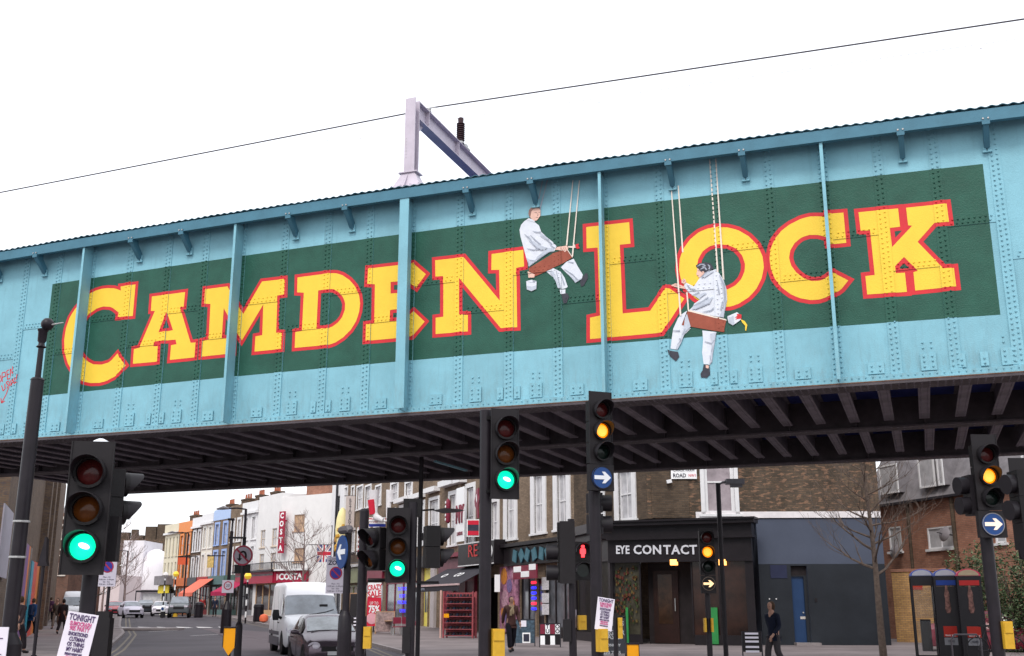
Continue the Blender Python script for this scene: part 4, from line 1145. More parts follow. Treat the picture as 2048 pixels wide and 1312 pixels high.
for i in range(20):
    a = R(180 + 20 + 140 * random.random()); z = -1.8 + 2.2 * random.random(); put('gold_spot', sp, r, (.47 * math.cos(a), .47 * math.sin(a), z))
r, w, h = wallthing_rect('agent_board', 'white estate agent board with a blue stripe reading offices to let', 'board', 738, 773, 1034, 1048, YR(755) - 1.6, M_let)
text('OFFICES TO LET', h * .85, M_letr, r, (0, -.008, 0), sx=.62, bold=.01)
MB().box(-w / 2, -.012, -h / 2 - .2, w / 2, .05, -h / 2 - .005).build('blue_stripe', mat('agent_blue', (.02, .04, .3), var=0), r)
r, w, h = wallthing_rect('sale_banner', 'red and white crazy sale banner on the pavement beside the pole', 'banner', 734.5, 762, 1165, 1252, 60, mat('banner_red', (.60, .02, .05), var=.05))
MB().box(-w / 2, -.008, h * .16, w / 2, -.002, h / 2).build('white_panel', M_let, r)
text('CRAZY', h * .17, M_letr, r, (0, -.015, h * .385), bold=.012, sx=.62, rot=(0, R(-6), 0)); text('SALE', h * .2, M_letr, r, (0, -.015, h * .23), bold=.015, sx=.75, rot=(0, R(-6), 0))
text('UP TO', h * .10, M_let, r, (0, -.015, .05), sx=.7); text('75%', h * .22, M_let, r, (0, -.015, -h * .12), bold=.02, sx=.7)
MB().lathe([(.3, 0), (.28, .012)], 12, T=Matrix.Translation((-.1, -.004, -h * .33)) @ Matrix.Rotation(R(90), 4, 'X')).build('splash', mat('banner_pink', (.7, .35, .4)), r)
MB().cyl((0, .05, -h / 2), (0, .05, -h / 2 - .25), .04, .04, 6).box(-.35, -.1, -h / 2 - .3, .35, .2, -h / 2 - .25).build('banner_foot', M_blkf, r)
# white boot figures standing over a shop
r = facing('giant_boots', at(764, 1012, YR(764) - 1.5), 'pair of giant white and red boots mounted over a shop behind the signals', 'shop figure')
wp = mat('white_plastic', (.72, .70, .72), rough=.3, var=.08)
for dx, s in ((-.9, 1), (.9, -1)):
    MB().tube([(dx, 0, 1.4), (dx * .9, 0, .5), (dx * .8, 0, -.6), (dx * .7 + .1, -.1, -1.0), (dx * .7 + .8, -.3, -1.3)], [.52, .42, .3, .34, .2], 10).build('boot', wp, r, smooth=True)
MB().tube([(-1.0, -.03, .55), (-.85, -.03, -.75)], [.46, .36], 10).build('boot_cuff', mat('banner_red', (.6, .02, .05)), r, smooth=True)
MB().tube([(-1.35, .2, -1.3), (1.3, .2, -1.3)], .1, 6).build('shelf', M_win, r)
r = facing('giant_sneaker', at(723, 1085, YR(723) - 1.3), 'giant red and white shoe standing on end left of the dark pole', 'shop figure')
MB().tube([(-.1, 0, 1.9), (.1, 0, 1.2), (.25, 0, .2), (.1, 0, -.9), (-.1, 0, -1.8)], [.25, .5, .6, .55, .3], 10).build('shoe_body', mat('shoe_red', (.55, .05, .07), var=.1), r, smooth=True)
for i in range(6): MB().box(-.55, -.45, 1.2 - i * .5, -.1, .2, 1.42 - i * .5).build('shoe_lace', wp, r)
r.scale = (.62, .62, .7)
r = bpy.data.objects['giant_boots']; r.scale = (.72, .72, .8)
# signs on the maroon shop
r = fr_thing('word_sign', 920, 1030, .8, 'white painted window sign with the large dark red letters NY', 'sign')
MB().box(-.95, 0, -2.2, .95, .06, 2.3).build('panel', M_let, r)
text('NY', 2.0, M_maro, r, (0, -.03, .0), bold=.08, sx=.68, ext=.05)
text('LONDON', .40, M_maro, r, (0, -.03, -1.55), bold=.02, sx=.8)
r.scale = (.68,) * 3
r = fr_thing('boot_sign', 896, 1022, .9, 'long dark red vertical sign with round white letters left of the NY sign', 'sign')
MB().lathe([(.1, -1.6), (.3, -1.4), (.34, -.5), (.26, 0), (.34, .6), (.3, 1.3), (.1, 1.6)], 12).build('panel', M_maro, r, smooth=True)
for i in range(5): MB().lathe([(.18, 0), (.16, .05)], 10, T=Matrix.Translation((0, -.33, 1.1 - .55 * i)) @ Matrix.Rotation(R(90), 4, 'X')).build('white_dot', M_let, r)
r.scale = (.45,) * 3
r = fr_thing('guitar_sign', 953, 1007, .9, 'dark red guitar shaped sign fixed right of the NY sign', 'sign')
MB().prism([(-.15, 1.5), (.5, 1.6), (.45, .9), (.75, .4), (.45, -.1), (.35, -.4), (.5, -1.5), (.1, -1.6), (-.1, -.6), (-.5, -.2), (-.65, .3), (-.4, .8)], 0, .12).build('panel', M_maro, r)
MB().prism([(-.2, .8), (0, 1.0), (.1, .3), (0, .1)], -.02, -.002).build('white_mark', M_let, r)
r.scale = (.52,) * 3
r, w, h = wallthing_rect('poster_board', 'dark framed advertising board with red bands above the black box sign', 'sign', 933, 960, 1038, 1074, YR(946) - 1.0, M_let)
MB().box(-w / 2 + .06, -.008, -h / 2 + .06, w / 2 - .06, -.002, h / 2 - .06).build('dark_print', mat('poster_dark', (.04, .045, .07), var=.3, nscale=5), r)
for z in (h / 2 - .18, -h / 2 + .2): MB().box(-w / 2 + .06, -.014, z - .12, w / 2 - .06, -.009, z + .12).build('red_band', mat('banner_red', (.6, .02, .05)), r)
r, w, h = wallthing_rect('key_sign', 'white key shaped sign hanging beside the mural board', 'sign', 989, 1000, 1149, 1184, YR(1000) - 1.0, M_let)
# ---------------- the black optician's shop at the corner and the flank wall behind it
FC = frame2((5.47, 44.0), (14.86, 43.6))
cw = Bld(FC, 0.01, 9.3, 11.6, M_bdark, 'dark brick flank wall with a big white window above the grey painted ground floor', 'building', 'corner_house', depth=10, zb=5.02)
cx = lambda px, py=1000: FC.sz(px, py)[0]
winpx(cw, 1408, 1468, 900, 1028, surround=.16, bars=(0, 1), pm=mat('curtained_glass', (.33, .28, .30), rough=.3, var=.3, nscale=2), fw=.14)
cw.band(1.95 + .0, 9.3, 5.03, 5.28, .06, mat('white_coping', (.72, .68, .69), rough=.6, streak=.4, streak_col=(.4, .36, .33)), 'coping')
cw.band(0.2, 1.7, 5.05, 9.5, .05, M_bbrn, 'brick_pier')
cw.wall()
MB().box(5.0 - .2, -.3, 5.42, 5.0, -.02, 5.56).build('security_camera', M_win, cw.root, (-2.75, 0, .1), (0, R(-12), 0))
M_gband = mat('blue_grey_render', (.068, .080, .115), rough=.6, var=.12, nscale=.7, streak=.2, streak_col=(.05, .055, .07))
M_dgrey = mat('dark_grey_render', (.018, .021, .027), rough=.5, var=.25, nscale=.8)
lo = Bld(FC, 4.35, 9.31, 5.0, M_gband, 'blue grey and black painted ground floor wall with a narrow blue door', 'wall', 'painted_wall', depth=4, zb=0)
M_bdoor = mat('blue_door_paint', (.018, .045, .115), rough=.35, var=.1)
dx0, dx1 = cx(1585, 1200), cx(1618, 1200)
zb_ = .22; zt_ = lo.z(1600, 1153)
lo.opening(dx0, dx1, zb_, 3.15)
X0, X1 = lo.lx(dx0), lo.lx(dx1)
o = MB().box(X0 + .02, .18, zb_, X1 - .14, .23, zt_).build('door', M_bdoor, lo.root)
MB().box(X0 + .30, .165, 1.1, X0 + .55, .178, 1.2).build('letter_plate', mat('brass_plate', (.6, .55, .5), rough=.3, metal=.5), o)
MB().cyl((X1 - .22, .12, 1.35), (X1 - .22, .18, 1.35), .03, .03, 8).build('handle', M_zinc, o)
MB().box(X0, .16, zt_ + .04, X1, .22, 3.13).build('fanlight', M_int, lo.root)
MB().box(X0 + .02, .10, zt_, X1, .26, zt_ + .04).box(X1 - .14, .10, zb_, X1, .26, zt_).build('door_frame', M_dgrey, lo.root)
MB().box(X1 + .22, -.03, 1.75, X1 + .32, -.002, 1.9).build('entry_phone', M_blkp, lo.root)
MB().box(X0 - .05, -.55, .10, X1 + .25, .0, .22).build('door_step', M_kerb, lo.root)
lo.wall()
zj = lo.z(1600, 1128)
m = MB(); W = 4.96
for a, c in ((0, X0), (X1, W)): m.box(a, -.008, 0.0, c, -.0005, zj)
m.box(X0, -.008, 3.15, X1, -.0005, zj)
m.build('dark_dado', M_dgrey, lo.root)
o = MB().box(.45, -.03, zj - .55, 1.1, -.009, zj - .04).build('faded_blue_board', mat('faded_blue', (.022, .026, .06)), lo.root)
for x_ in (.35, .62):
    MB().cyl((x_, -.05, 1.87), (x_, -.01, 1.87), .025, .03, 8).build('wall_fitting', M_win, lo.root)

shop = empty('optician_shop', (0, 0, 0), 0, 'black painted corner shop with white lettering eye contact on its fascia', 'shop')
def plan(px, Y): return Vector((gx(px, Y), Y, 0))
c0 = FR.world(sx_(1150), -.02, 0) ; c1 = plan(1222, 45.2); c2 = plan(1300, 43.3); c3 = plan(1512, 42.9); c4 = plan(1516, 43.7)
plane_pts = [c0, c1, c2, c3]
FE = frame2((c1.x, c1.y), (c3.x, c3.y)); WE = (c3 - c1).length
FE2 = frame2((c0.x, c0.y), (c1.x, c1.y)); WE2 = (c1 - c0).length
sh = Bld(FE, 0, WE, 5.0, M_blkp, '', depth=.5); root = shop
shop.location = FE.world(0, 0, 0); shop.rotation_euler = (0, 0, FE.a)
bpy.data.objects.remove(sh.root); sh.root = shop
e = lambda px, py=1150: FE.sz(px, py)[0]
zf0, zf1 = FE.sz(1350, 1118)[1], FE.sz(1350, 1082)[1]
zc0, zc1 = FE.sz(1350, 1078)[1], FE.sz(1350, 1040)[1]
MB().box(0, -.25, zf0 - .12, WE, .0, zf1 + .06).build('fascia', M_blkp, shop)
m = MB(); m.box(0, -.45, zf1 + .061, WE + .1, .3, zf1 + .14).box(-.3, -.35, zf1 + .141, WE + .05, .3, zc1 - .22).box(-.3, -.62, zc1 - .219, WE + .2, .3, zc1 - .08).box(-.3, -.70, zc1 - .079, WE + .25, .3, zc1)
m.build('cornice', M_blkp, shop)
M_glow = mat('amber_lamp_glass', (.9, .45, .12), emit=2.2, ecol=(1, .42, .1), var=0)
M_eye = mat('pale_lettering', (.62, .62, .66), rough=.4, var=0)
for ch, px_ in zip('EYECONTACT', (1240, 1249, 1259, 1279, 1298, 1318, 1338, 1355, 1373, 1390)):
    text(ch, .50 if px_ > 1265 else .46, M_eye, shop, (e(px_, 1101), -.28, FE.sz(px_, 1101)[1]), sx=1.0 if px_ > 1265 else .78, bold=.012, ext=.02)
xw0, xw1, xd0, xd1, xe0, xe1 = e(1226), e(1262), e(1290), e(1345), e(1385), e(1492)
def epanel(a, c, z0, z1, m, y=-.05, nm='panel', par=None): return MB().box(a, y, z0, c, y + .06, z1).build(nm, m, par or shop)
epanel(0, xw0, .1, zf0 - .12, M_blkp, nm='pilaster'); epanel(xe1, WE, .1, zf0 - .12, M_blkp, y=-.15, nm='pilaster')
# lit display windows full of frames behind the glass
M_disp = mat('dim_window_display', (.05, .045, .03), rough=.3, var=.5, nscale=3)
MB().box(xw0, .12, .5, xw1 + .3, .14, zf0 - .12).build('display_back', M_disp, shop)
bits = [mat('display_red', (.09, .018, .014), var=.3), mat('display_green', (.035, .05, .016), var=.3), mat('display_gold', (.10, .07, .02), var=.3), mat('display_orange', (.10, .04, .015), var=.3)]
bm2 = [MB() for _ in bits]
for i in range(150):
    x = xw0 + .05 + random.random() * (xw1 - xw0 + .15); z = .7 + random.random() * (zf0 - 1.0); s = .03 + random.random() * .05
    bm2[i % 4].box(x, .02, z, x + s, .06, z + s * 1.6)
bm3 = MB()
for k, q in enumerate(bm2): bm3.add(q.v, q.f, k)
tag(bm3.build('display_goods', bits, shop), kind='stuff')
MB().box(xw0, -.045, .1, xw1 + .35, .0, .5).box(xw1 + .35, -.05, .1, xw1 + .42, .02, zf0 - .12).build('stall_riser', M_blkp, shop)
# recessed entrance and door
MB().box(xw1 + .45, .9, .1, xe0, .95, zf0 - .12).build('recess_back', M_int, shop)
o = MB().box(xd0 + .1, .8, .15, xd1, .86, 3.0).build('door', mat('dark_wood_door', (.022, .008, .006), rough=.4, var=.3), shop)
MB().box(xd0 + .3, .785, .9, xd1 - .25, .798, 2.85).build('pane', mat('amber_dim_glass', (.035, .016, .008), rough=.15, var=.8, nscale=1.5), o)
MB().cyl((xd1 - .12, .7, 1.4), (xd1 - .12, .7, 1.9), .02, .02, 6).build('handle', M_zinc, o)
M_dimgl = mat('amber_reflecting_glass', (.022, .009, .006), rough=.12, var=.9, nscale=.9, spec=.25)
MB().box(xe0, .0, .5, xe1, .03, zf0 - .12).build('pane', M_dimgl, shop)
MB().box(xe0, -.05, .1, xe1, .0, .5).box(xe0 - .06, -.05, .5, xe0, .03, zf0 - .12).box((xe0 + xe1) / 2 - .03, -.05, .5, (xe0 + xe1) / 2 + .03, -.002, zf0 - .12).build('window_frame', M_blkp, shop)
for px_ in (1350, 1447):
    X = e(px_, 1125); z = FE.sz(px_, 1125)[1]
    o = MB().box(X - .13, -.28, z - .11, X + .13, -.05, z + .11).build('bulkhead_lamp', M_glow, shop)
for px_, w_ in ((1256, .05), (1429, .16)):
    X = e(px_, 1250); MB().box(X - w_, -.12, FE.sz(px_, 1288)[1], X + w_, -.052, FE.sz(px_, 1215)[1]).build('green_post', mat('green_paint', (.03, .22, .06), rough=.4), shop)
# the shop's side on the brick row
s2 = Bld(FE2, 0, WE2, 5.0, M_blkp, 'black side bay of the optician shop on the brick row', 'shop', 'optician_side_bay', depth=.4)
s2.opening(.15, WE2 - .3, .5, 3.4)
s2.h = 5.0; s2.wall()
MB().box(.15, .1, .5, WE2 - .3, .14, 3.4).build('pane', M_disp, s2.root)
MB().box(-.05, -.55, 4.6, WE2 + .1, -.003, 4.98).box(-.05, -.30, 4.3, WE2 + .1, -.003, 4.599).build('cornice', M_blkp, s2.root)
tag(empty('street_name_sign', tuple(FC.world(cx(1367, 948), -.04, FC.sz(1367, 948)[1] + .05)), FC.a), 'white street name plate reading ROAD NW1 high on the corner wall', 'sign')
ss = bpy.data.objects['street_name_sign']; ss.location = FC.world(cx(1367, 948), -.12, FC.sz(1367, 948)[1] + .05)
MB().box(-.52, 0, -.26, .52, .03, .16).build('plate', M_let, ss)
text('CHALK FARM', .13, M_letd, ss, (0, -.008, .08), sx=1.1); text('ROAD', .22, M_letd, ss, (-.18, -.008, -.13), sx=.85, bold=.004); text('NW1', .17, M_letr, ss, (.34, -.008, -.13), sx=.8)

# ---------------- red brick flats on the right
FM = frame2((gx(1770, 52), 52), (gx(2120, 41.5), 41.5))
LM = math.dist((gx(1770, 52), 52), (gx(2120, 41.5), 41.5))
fl = Bld(FM, -.6, LM + 8, FM.sz(1850, 995)[1], M_bred, 'red brick flats with white windows and a slate mansard behind the phone boxes', 'building', 'brick_flats', depth=9)
winpx(fl, 1778, 1803, 1053, 1103, bars=(0, 0), fw=.07, rec=.06); winpx(fl, 1855, 1908, 1053, 1097, bars=(1, 0), fw=.07, rec=.06)
winpx(fl, 1990, 2012, 1060, 1086, bars=(0, 0), fw=.07, rec=.06); winpx(fl, 2070, 2110, 1050, 1090, bars=(1, 0), fw=.07, rec=.06)
fl.wall()
z0 = fl.h; W = LM + 8.6
m = MB(); m.add([(-.1, -.25, z0 - .05), (W, -.25, z0 - .05), (W, 1.0, z0 + 2.35), (-.1, 1.0, z0 + 2.35), (W, 6, z0 + 3.6), (-.1, 6, z0 + 3.6), (-.1, 6, z0), (W, 6, z0)], [(0, 1, 2, 3), (3, 2, 4, 5), (0, 3, 5, 6), (1, 7, 4, 2)])
m.build('mansard_roof', M_roof, fl.root)
MB().box(-.12, .93, z0 + 2.3, W, 1.03, z0 + 2.4).build('lead_flashing', M_win, fl.root)
MB().box(-.1, -.33, z0 - .16, W, -.02, z0 - .06).build('gutter', M_blkf, fl.root)
for a, c, zz in ((1772, 1810, 975), (1852, 1885, 972), (1889, 1902, 965), (1968, 1984, 950), (2060, 2090, 950)):
    X0, X1 = fl.lx(FM.sz(a, zz)[0]), fl.lx(FM.sz(c, zz)[0])
    o = MB().box(X0, -.30, z0 + .38, X1, .9, z0 + 1.75).build('dormer', M_roof, fl.root)
    MB().box(X0 + .02, -.36, z0 + .36, X1 - .02, -.302, z0 + .44).box(X0 + .02, -.36, z0 + 1.63, X1 - .02, -.302, z0 + 1.71).box(X0 + .02, -.36, z0 + .441, X0 + .1, -.302, z0 + 1.629).box(X1 - .1, -.36, z0 + .441, X1 - .02, -.302, z0 + 1.629).build('window_frame', M_win, o)
    MB().box(X0 + .1, -.33, z0 + .44, X1 - .1, -.303, z0 + 1.63).build('pane', M_gcur, o)
MB().cyl((fl.lx(FM.sz(1822, 1060)[0]), -.09, .3), (fl.lx(FM.sz(1822, 1060)[0]), -.09, z0 - .1), .07, .07, 8).build('drainpipe', M_bbrn, fl.root)
MB().cyl((fl.lx(FM.sz(1912, 1060)[0]), -.09, .3), (fl.lx(FM.sz(1912, 1060)[0]), -.09, z0 - .1), .09, .09, 8).build('drainpipe', M_bbrn, fl.root)
def dish(px, py, label):
    s, z = FM.sz(px, py); r = empty('satellite_dish', tuple(FM.world(s, -.45, z)), FM.a, label, 'satellite dish')
    MB().lathe([(.04, .08), (.16, .06), (.26, .02), (.32, -.04), (.33, -.03), (.27, .05), (.04, .11)], 14, T=Matrix.Rotation(R(75), 4, 'X')).build('dish', mat('dish_grey', (.2, .18, .19), rough=.5), r, smooth=True)
    MB().cyl((0, 0, 0), (0, -.35, .05), .02, .02, 6).cyl((0, .02, 0), (0, .42, -.05), .03, .03, 6).build('arm', M_blkf, r)
dish(1806, 1103, 'grey satellite dish below the narrow window of the flats'); dish(1906, 1068, 'small pale satellite dish on the right edge of the double window')
yb = Bld(frame2((gx(1788, 47.5), 47.5), (gx(1870, 46.2), 46.2)), 0, 2.6, frame2((gx(1788, 47.5), 47.5), (gx(1870, 46.2), 46.2)).sz(1800, 1139)[1], M_byel, 'yellow brick garden wall beside the phone boxes', 'wall', 'yellow_brick_wall', depth=.6)
yb.wall(); yb.band(0, 2.6, yb.h - .10, yb.h + .02, .04, M_bred, 'brick_coping')
o = MB().box(.85, -.03, yb.h - .85, 1.35, -.002, yb.h - .12).build('red_notice', mat('red_notice', (.45, .05, .03), var=.1), yb.root)

# ---------------- far terrace on the other side of the side street, running left from the white cafe house
tA = (gx(320, 127), 127.0); tB = (gx(553, 99), 99.0)
FT = frame2(tA, tB); LT = math.dist(tA, tB)
tx = lambda px: FT.sz(px, 1120)[0]
ter = [(320, 355, 1050, 'cream', (.66, .60, .46), 'cream stucco house at the far left end of the painted terrace', 4, None),
       (355, 382, 1044, 'brownorange', None, 'brown brick house with orange window surrounds and cornice', 2, (.72, .24, .06)),
       (382, 401, 1036, 'darkbrick', None, 'dark brick house with tall white windows next to the orange one', 2, (.72, .71, .72)),
       (401, 423, 1028, 'ivory', (.70, .66, .58), 'ivory rendered house over the salmon awning', 2, (.70, .68, .64)),
       (423, 456, 1019, 'bluebrick', None, 'brick house with pale blue parapet and blue window frames', 2, (.30, .42, .72)),
       (456, 481, 1011, 'brick', None, 'brick house with white windows right of the blue framed one', 2, (.72, .71, .72)),
       (481, 512, 1005, 'white', (.74, .73, .74), 'white rendered house with moulded window surrounds left of the cafe house', 2, (.74, .73, .74)),
       (512, 553, 992, 'whitecafe', (.75, .735, .73), 'long white side of the corner cafe house above the maroon awning', 2, (.62, .52, .42))]
for i, (a, c, top, key, cc, lab, nw, wc) in enumerate(ter):
    x0 = 0 if i == 0 else tx(a); x1 = LT if c == 553 else tx(c)
    h = FT.sz((a + c) / 2, top)[1]
    wm = wallmat(key, cc) if cc else (M_bstock if key != 'darkbrick' else M_bdark)
    if key == 'brownorange': wm = M_bbrn
    b = Bld(FT, x0, x1, h, wm, lab, 'house', 'terraced_house', depth=9)
    fm = mat('frame_' + key, wc, rough=.5, var=.05) if wc else mat('frame_cream', (.5, .46, .36), rough=.5, var=.05)
    w = x1 - x0; ww = min(1.25, w / nw * .42)
    rows = ((h - 3.6, h - 1.5), (h - 6.9, h - 4.3)) if key != 'whitecafe' else ((6.9, 8.5), (4.9, 6.3))
    for z0_, z1_ in rows:
        for k in range(nw):
            xc = x0 + w * (k + .5) / nw
            b.window(xc - ww / 2, xc + ww / 2, z0_, z1_, fm=fm, pm=M_gcur, surround=.0 if key in ('cream', 'whitecafe') else .22, fw=.08)
    if key == 'bluebrick': b.band(x0, x1, h - 1.1, h - .02, .05, mat('pale_blue_render', (.42, .54, .78), var=.05), 'parapet_band')
    if key == 'brownorange': b.band(x0, x1, h - 1.2, h - .02, .10, fm, 'parapet_band')
    if key in ('darkbrick', 'ivory', 'white', 'cream'): b.band(x0, x1, h - .9, h - .02, .12, M_win if key != 'cream' else wm, 'parapet_band'); b.band(x0, x1, h - 1.15, h - .95, .3, M_win, 'cornice')
    fc = [mat('shop_grey', (.25, .25, .27)), mat('shop_orange', (.5, .14, .05)), M_blkp, mat('shop_red', (.35, .05, .05)), mat('shop_teal', (.10, .17, .17)), mat('shop_green', (.06, .12, .10)), mat('shop_grey', (.25, .25, .27)), M_costa][i]
    b.band(x0 + .1, x1 - .1, 3.7, 4.55, .3, fc, 'fascia')
    shopglass(b, x0 + .3, x1 - .35, .75, 3.6, fc if i != 7 else mat('pale_timber', (.55, .35, .2)), 3, pm=mat('shop_glass_dark', (.07, .055, .055), rough=.12, var=.7, nscale=.7))
    b.wall()
    if i in (3, 4, 5, 6, 7, 0):
        ch = 2 if i != 7 else 0
        if ch: chimney(b, w * .72, 1.5, h - .1, min(2.2, w * .4), .8, .9, M_bdark, 3)
    if i == 0:
        o = MB().box(.3, -1.0, 3.9, w - .2, -.35, 4.9).build('dark_canopy', M_roof, b.root)
        MB().box(.4, -.5, 3.0, w - .8, -.42, 3.85).build('yellow_fascia', mat('sign_yellow', (.8, .62, .03), var=.25, nscale=5), b.root)
def sawn(fr, x0, x1, z0, z1, d, m, label):
    r = empty('shop_awning', tuple(fr.world((x0 + x1) / 2, 0, 0)), fr.a, label, 'awning'); w = (x1 - x0) / 2
    MB().add([(-w, -.35, z1), (w, -.35, z1), (w, -d, z0), (-w, -d, z0), (-w, -.35, z1 - .04), (w, -.35, z1 - .04), (w, -d, z0 - .04), (-w, -d, z0 - .04)], [(0, 1, 2, 3), (7, 6, 5, 4), (0, 3, 7, 4), (1, 5, 6, 2)]).box(-w, -d - .02, z0 - .35, w, -d, z0 + .01).build('awning_cloth', m, r)
    for s in (-1, 1): MB().tube([(s * (w - .1), -.1, z0 - .6), (s * (w - .1), -d + .1, z0)], .03, 5).build('awning_arm', M_blkf, r)
    return r
sawn(FT, tx(408), tx(436), 2.9, 4.3, 2.4, mat('salmon_cloth', (.72, .17, .11), rough=.8, var=.08), 'salmon red awning over the shop below the blue framed house')
r = sawn(FT, tx(470), tx(505), 2.9, 3.9, 2.2, mat('cafe_awning_cloth', (.38, .015, .07), rough=.8, var=.08), 'dark red awning of the cafe with a white oval')
# white cafe house: the front facing the street corner
FW = frame2(tB, (gx(657, 95), 95.0)); LW = math.dist(tB, (gx(657, 95), 95.0))
cb = Bld(FW, 0, LW, FW.sz(605, 991)[1], wallmat('whitecafe', None), 'white corner cafe house with maroon fascia lettered Costa and an iron balcony', 'building', 'cafe_house', depth=9)
M_blind = mat('timber_blind', (.52, .36, .24), rough=.6, var=.15)
winpx(cb, 588, 609, 1029, 1062, pm=M_blind, fm=mat('frame_timber', (.5, .34, .24)), bars=(1, 1)); winpx(cb, 588, 609, 1096, 1124, pm=M_blind, fm=mat('frame_timber', (.5, .34, .24)), bars=(1, 1))
cb.opening(.3, FW.sz(616, 1200)[0], .5, 3.5)
MB().box(.3, .1, .5, FW.sz(616, 1200)[0], .14, 3.5).build('pane', M_glass, cb.root)
cb.wall()
xe_ = FW.sz(618, 1150)[0]
MB().box(-.3, -.35, 3.62, xe_, -.02, 4.62).build('fascia', M_costa, cb.root)
MB().box(-.35, -.65, 4.63, xe_ + .2, -.02, 4.78).build('balcony_floor', M_win, cb.root)
m = MB(); m.box(-.3, -.62, 5.35, xe_ + .1, -.58, 5.42); x = -.3
while x < xe_: m.box(x, -.61, 4.79, x + .05, -.58, 5.35); x += .22
m.build('balcony_railing', M_blkf, cb.root)
text('COSTA', .74, M_let, cb.root, (FW.sz(587, 1150)[0], -.37, 4.10), bold=.03, sx=1.25)
MB().lathe([(.3, 0), (.3, .01)], 16, T=Matrix.Translation((FW.sz(546, 1150)[0] + .9, -.36, 4.1)) @ Matrix.Rotation(R(90), 4, 'X')).build('round_logo', mat('pale_pink', (.7, .45, .5)), cb.root)
tb = Bld(FT, LT - 9.5, LT + .3, 4.62, M_costa, 'maroon side fascia of the cafe with its pink logo', 'fascia', 'cafe_side_fascia', depth=.2, zb=3.6, y0=-.42)
tb.wall(); text('COSTA', .5, mat('pale_pink', (.7, .45, .5)), tb.root, (3.2, -.02, 4.1), bold=.02)
m = MB(); m.box(0, -.35, 5.35, 9.8, -.31, 5.42); x = 0.0
while x < 9.8: m.box(x, -.34, 4.79, x + .05, -.31, 5.35); x += .25
m.box(0, -.4, 4.63, 9.8, -.01, 4.78); m.build('balcony_railing', M_blkf, tb.root)
chimney(cb, 1.0, 2.0, cb.h - .05, 3.6, 1.6, 1.3, M_bred, 0)
pm = mat('terracotta', (.35, .12, .07))
chimney(cb, LW - 3.4, 3.5, cb.h - .1, 3.0, .8, .7, M_bred, 5)
bx_ = Bld(Frame(tuple(FW.world(-1.5, 5.0, 0).xy), FW.a), 0, 5.6, 13.1, M_bred, 'red brick upper storey rising behind the white cafe parapet', 'building', 'red_brick_block', depth=5, zb=9)
bx_.window(1.1, 1.6, 12.0, 12.7); bx_.window(3.0, 3.5, 12.0, 12.7); bx_.wall(); bx_.band(0, 5.6, 12.75, 12.95, .2, M_bdark, 'cornice')
r = empty('cafe_sign', tuple(FW.world(FW.sz(572, 1065)[0], -.5, FW.sz(572, 1065)[1])), FW.a, 'tall maroon vertical sign spelling Costa on the white cafe house', 'sign')
MB().box(-.36, -.06, -1.85, .36, .06, 1.85).box(-.1, .06, 1.0, .1, .5, 1.1).box(-.1, .06, -1.1, .1, .5, -1.0).build('panel', M_costa, r)
for i, ch in enumerate('COSTA'): text(ch, .66, M_let, r, (0, -.07, 1.45 - i * .72), bold=.03, sx=1.0)
# the flag beyond the van
r = empty('union_flag', tuple(at(648, 1105, 88)), 0, 'union jack flag hanging from a short pole beside the white house', 'flag')
MB().tube([(-1.3, .1, .62), (.5, .1, .62)], .03, 6).build('flag_pole', M_blkf, r)
fb = mat('flag_blue', (.03, .06, .26), var=.05); m = MB()
def wav(x, z): return .10 * math.sin(x * 6 + z * 2)
def fcell(fn, mt, off, nm):
    m = MB(); N = 20
    for i in range(N):
        for j in range(N):
            x0_, x1_, z0_, z1_ = -.55 + 1.1 * i / N, -.55 + 1.1 * (i + 1) / N, -.75 + 1.35 * j / N, -.75 + 1.35 * (j + 1) / N
            if fn((x0_ + x1_) / 1.1, (z0_ + z1_ + .15) / 1.35):
                m.add([(x0_, wav(x0_, z0_) - off, z0_), (x1_, wav(x1_, z0_) - off, z0_), (x1_, wav(x1_, z1_) - off, z1_), (x0_, wav(x0_, z1_) - off, z1_)], [(0, 1, 2, 3)])
    return m.build(nm, mt, r)
fcell(lambda u, v: True, fb, 0, 'flag_cloth')
fcell(lambda u, v: abs(abs(u) - abs(v)) < .22 or abs(u) < .26 or abs(v) < .3, M_let, .006, 'white_cross')
fcell(lambda u, v: abs(u) < .14 or abs(v) < .16 or abs(abs(u) - abs(v)) < .09, M_letr, .012, 'red_cross')

# ---------------- end of the street, left
wf = wallmat('farwhite', (.72, .69, .72))
def simple_front(px0, px1, ytop, Y, wm, label, cat='building', name='house', depth=8, wins=(), h=None, fm=None, pm=None):
    fr = Frame((gx(px0, Y), Y), 0); hh = h or fr.sz((px0 + px1) / 2, ytop)[1]; w = gx(px1, Y) - gx(px0, Y)
    b = Bld(fr, 0, w, hh, wm, label, cat, name, depth)
    for (a, c, yt, yb_) in wins: winpx(b, a, c, yt, yb_, fm=fm, pm=pm, bars=(0, 1), fw=.08)
    b.wall(); return b
b = simple_front(236, 278, 1081, 150, wf, 'tall white blank sided house at the end of the street', wins=((243, 248, 1105, 1130), (262, 267, 1105, 1130)))
b = simple_front(278, 322, 1165, 151, wf, 'low white building with a domed gable at the end of the street')
MB().lathe([(2.1, -3), (2.1, 0), (1.9, 1.2), (1.2, 2.1), (.3, 2.5)], 16, c=(1.55, .8, b.h + 2.0)).build('dome', wf, b.root, smooth=True)
MB().lathe([(.9, -3), (.9, 0), (.5, .9), (.1, 1.2)], 12, c=(3.6, .6, b.h + 2.0)).build('dome', wf, b.root, smooth=True)
b = simple_front(190, 335, 1078, 172, M_bdark, 'dark brick hall with a battlemented top at the end of the street')
m = MB(); x = 0; k = 0
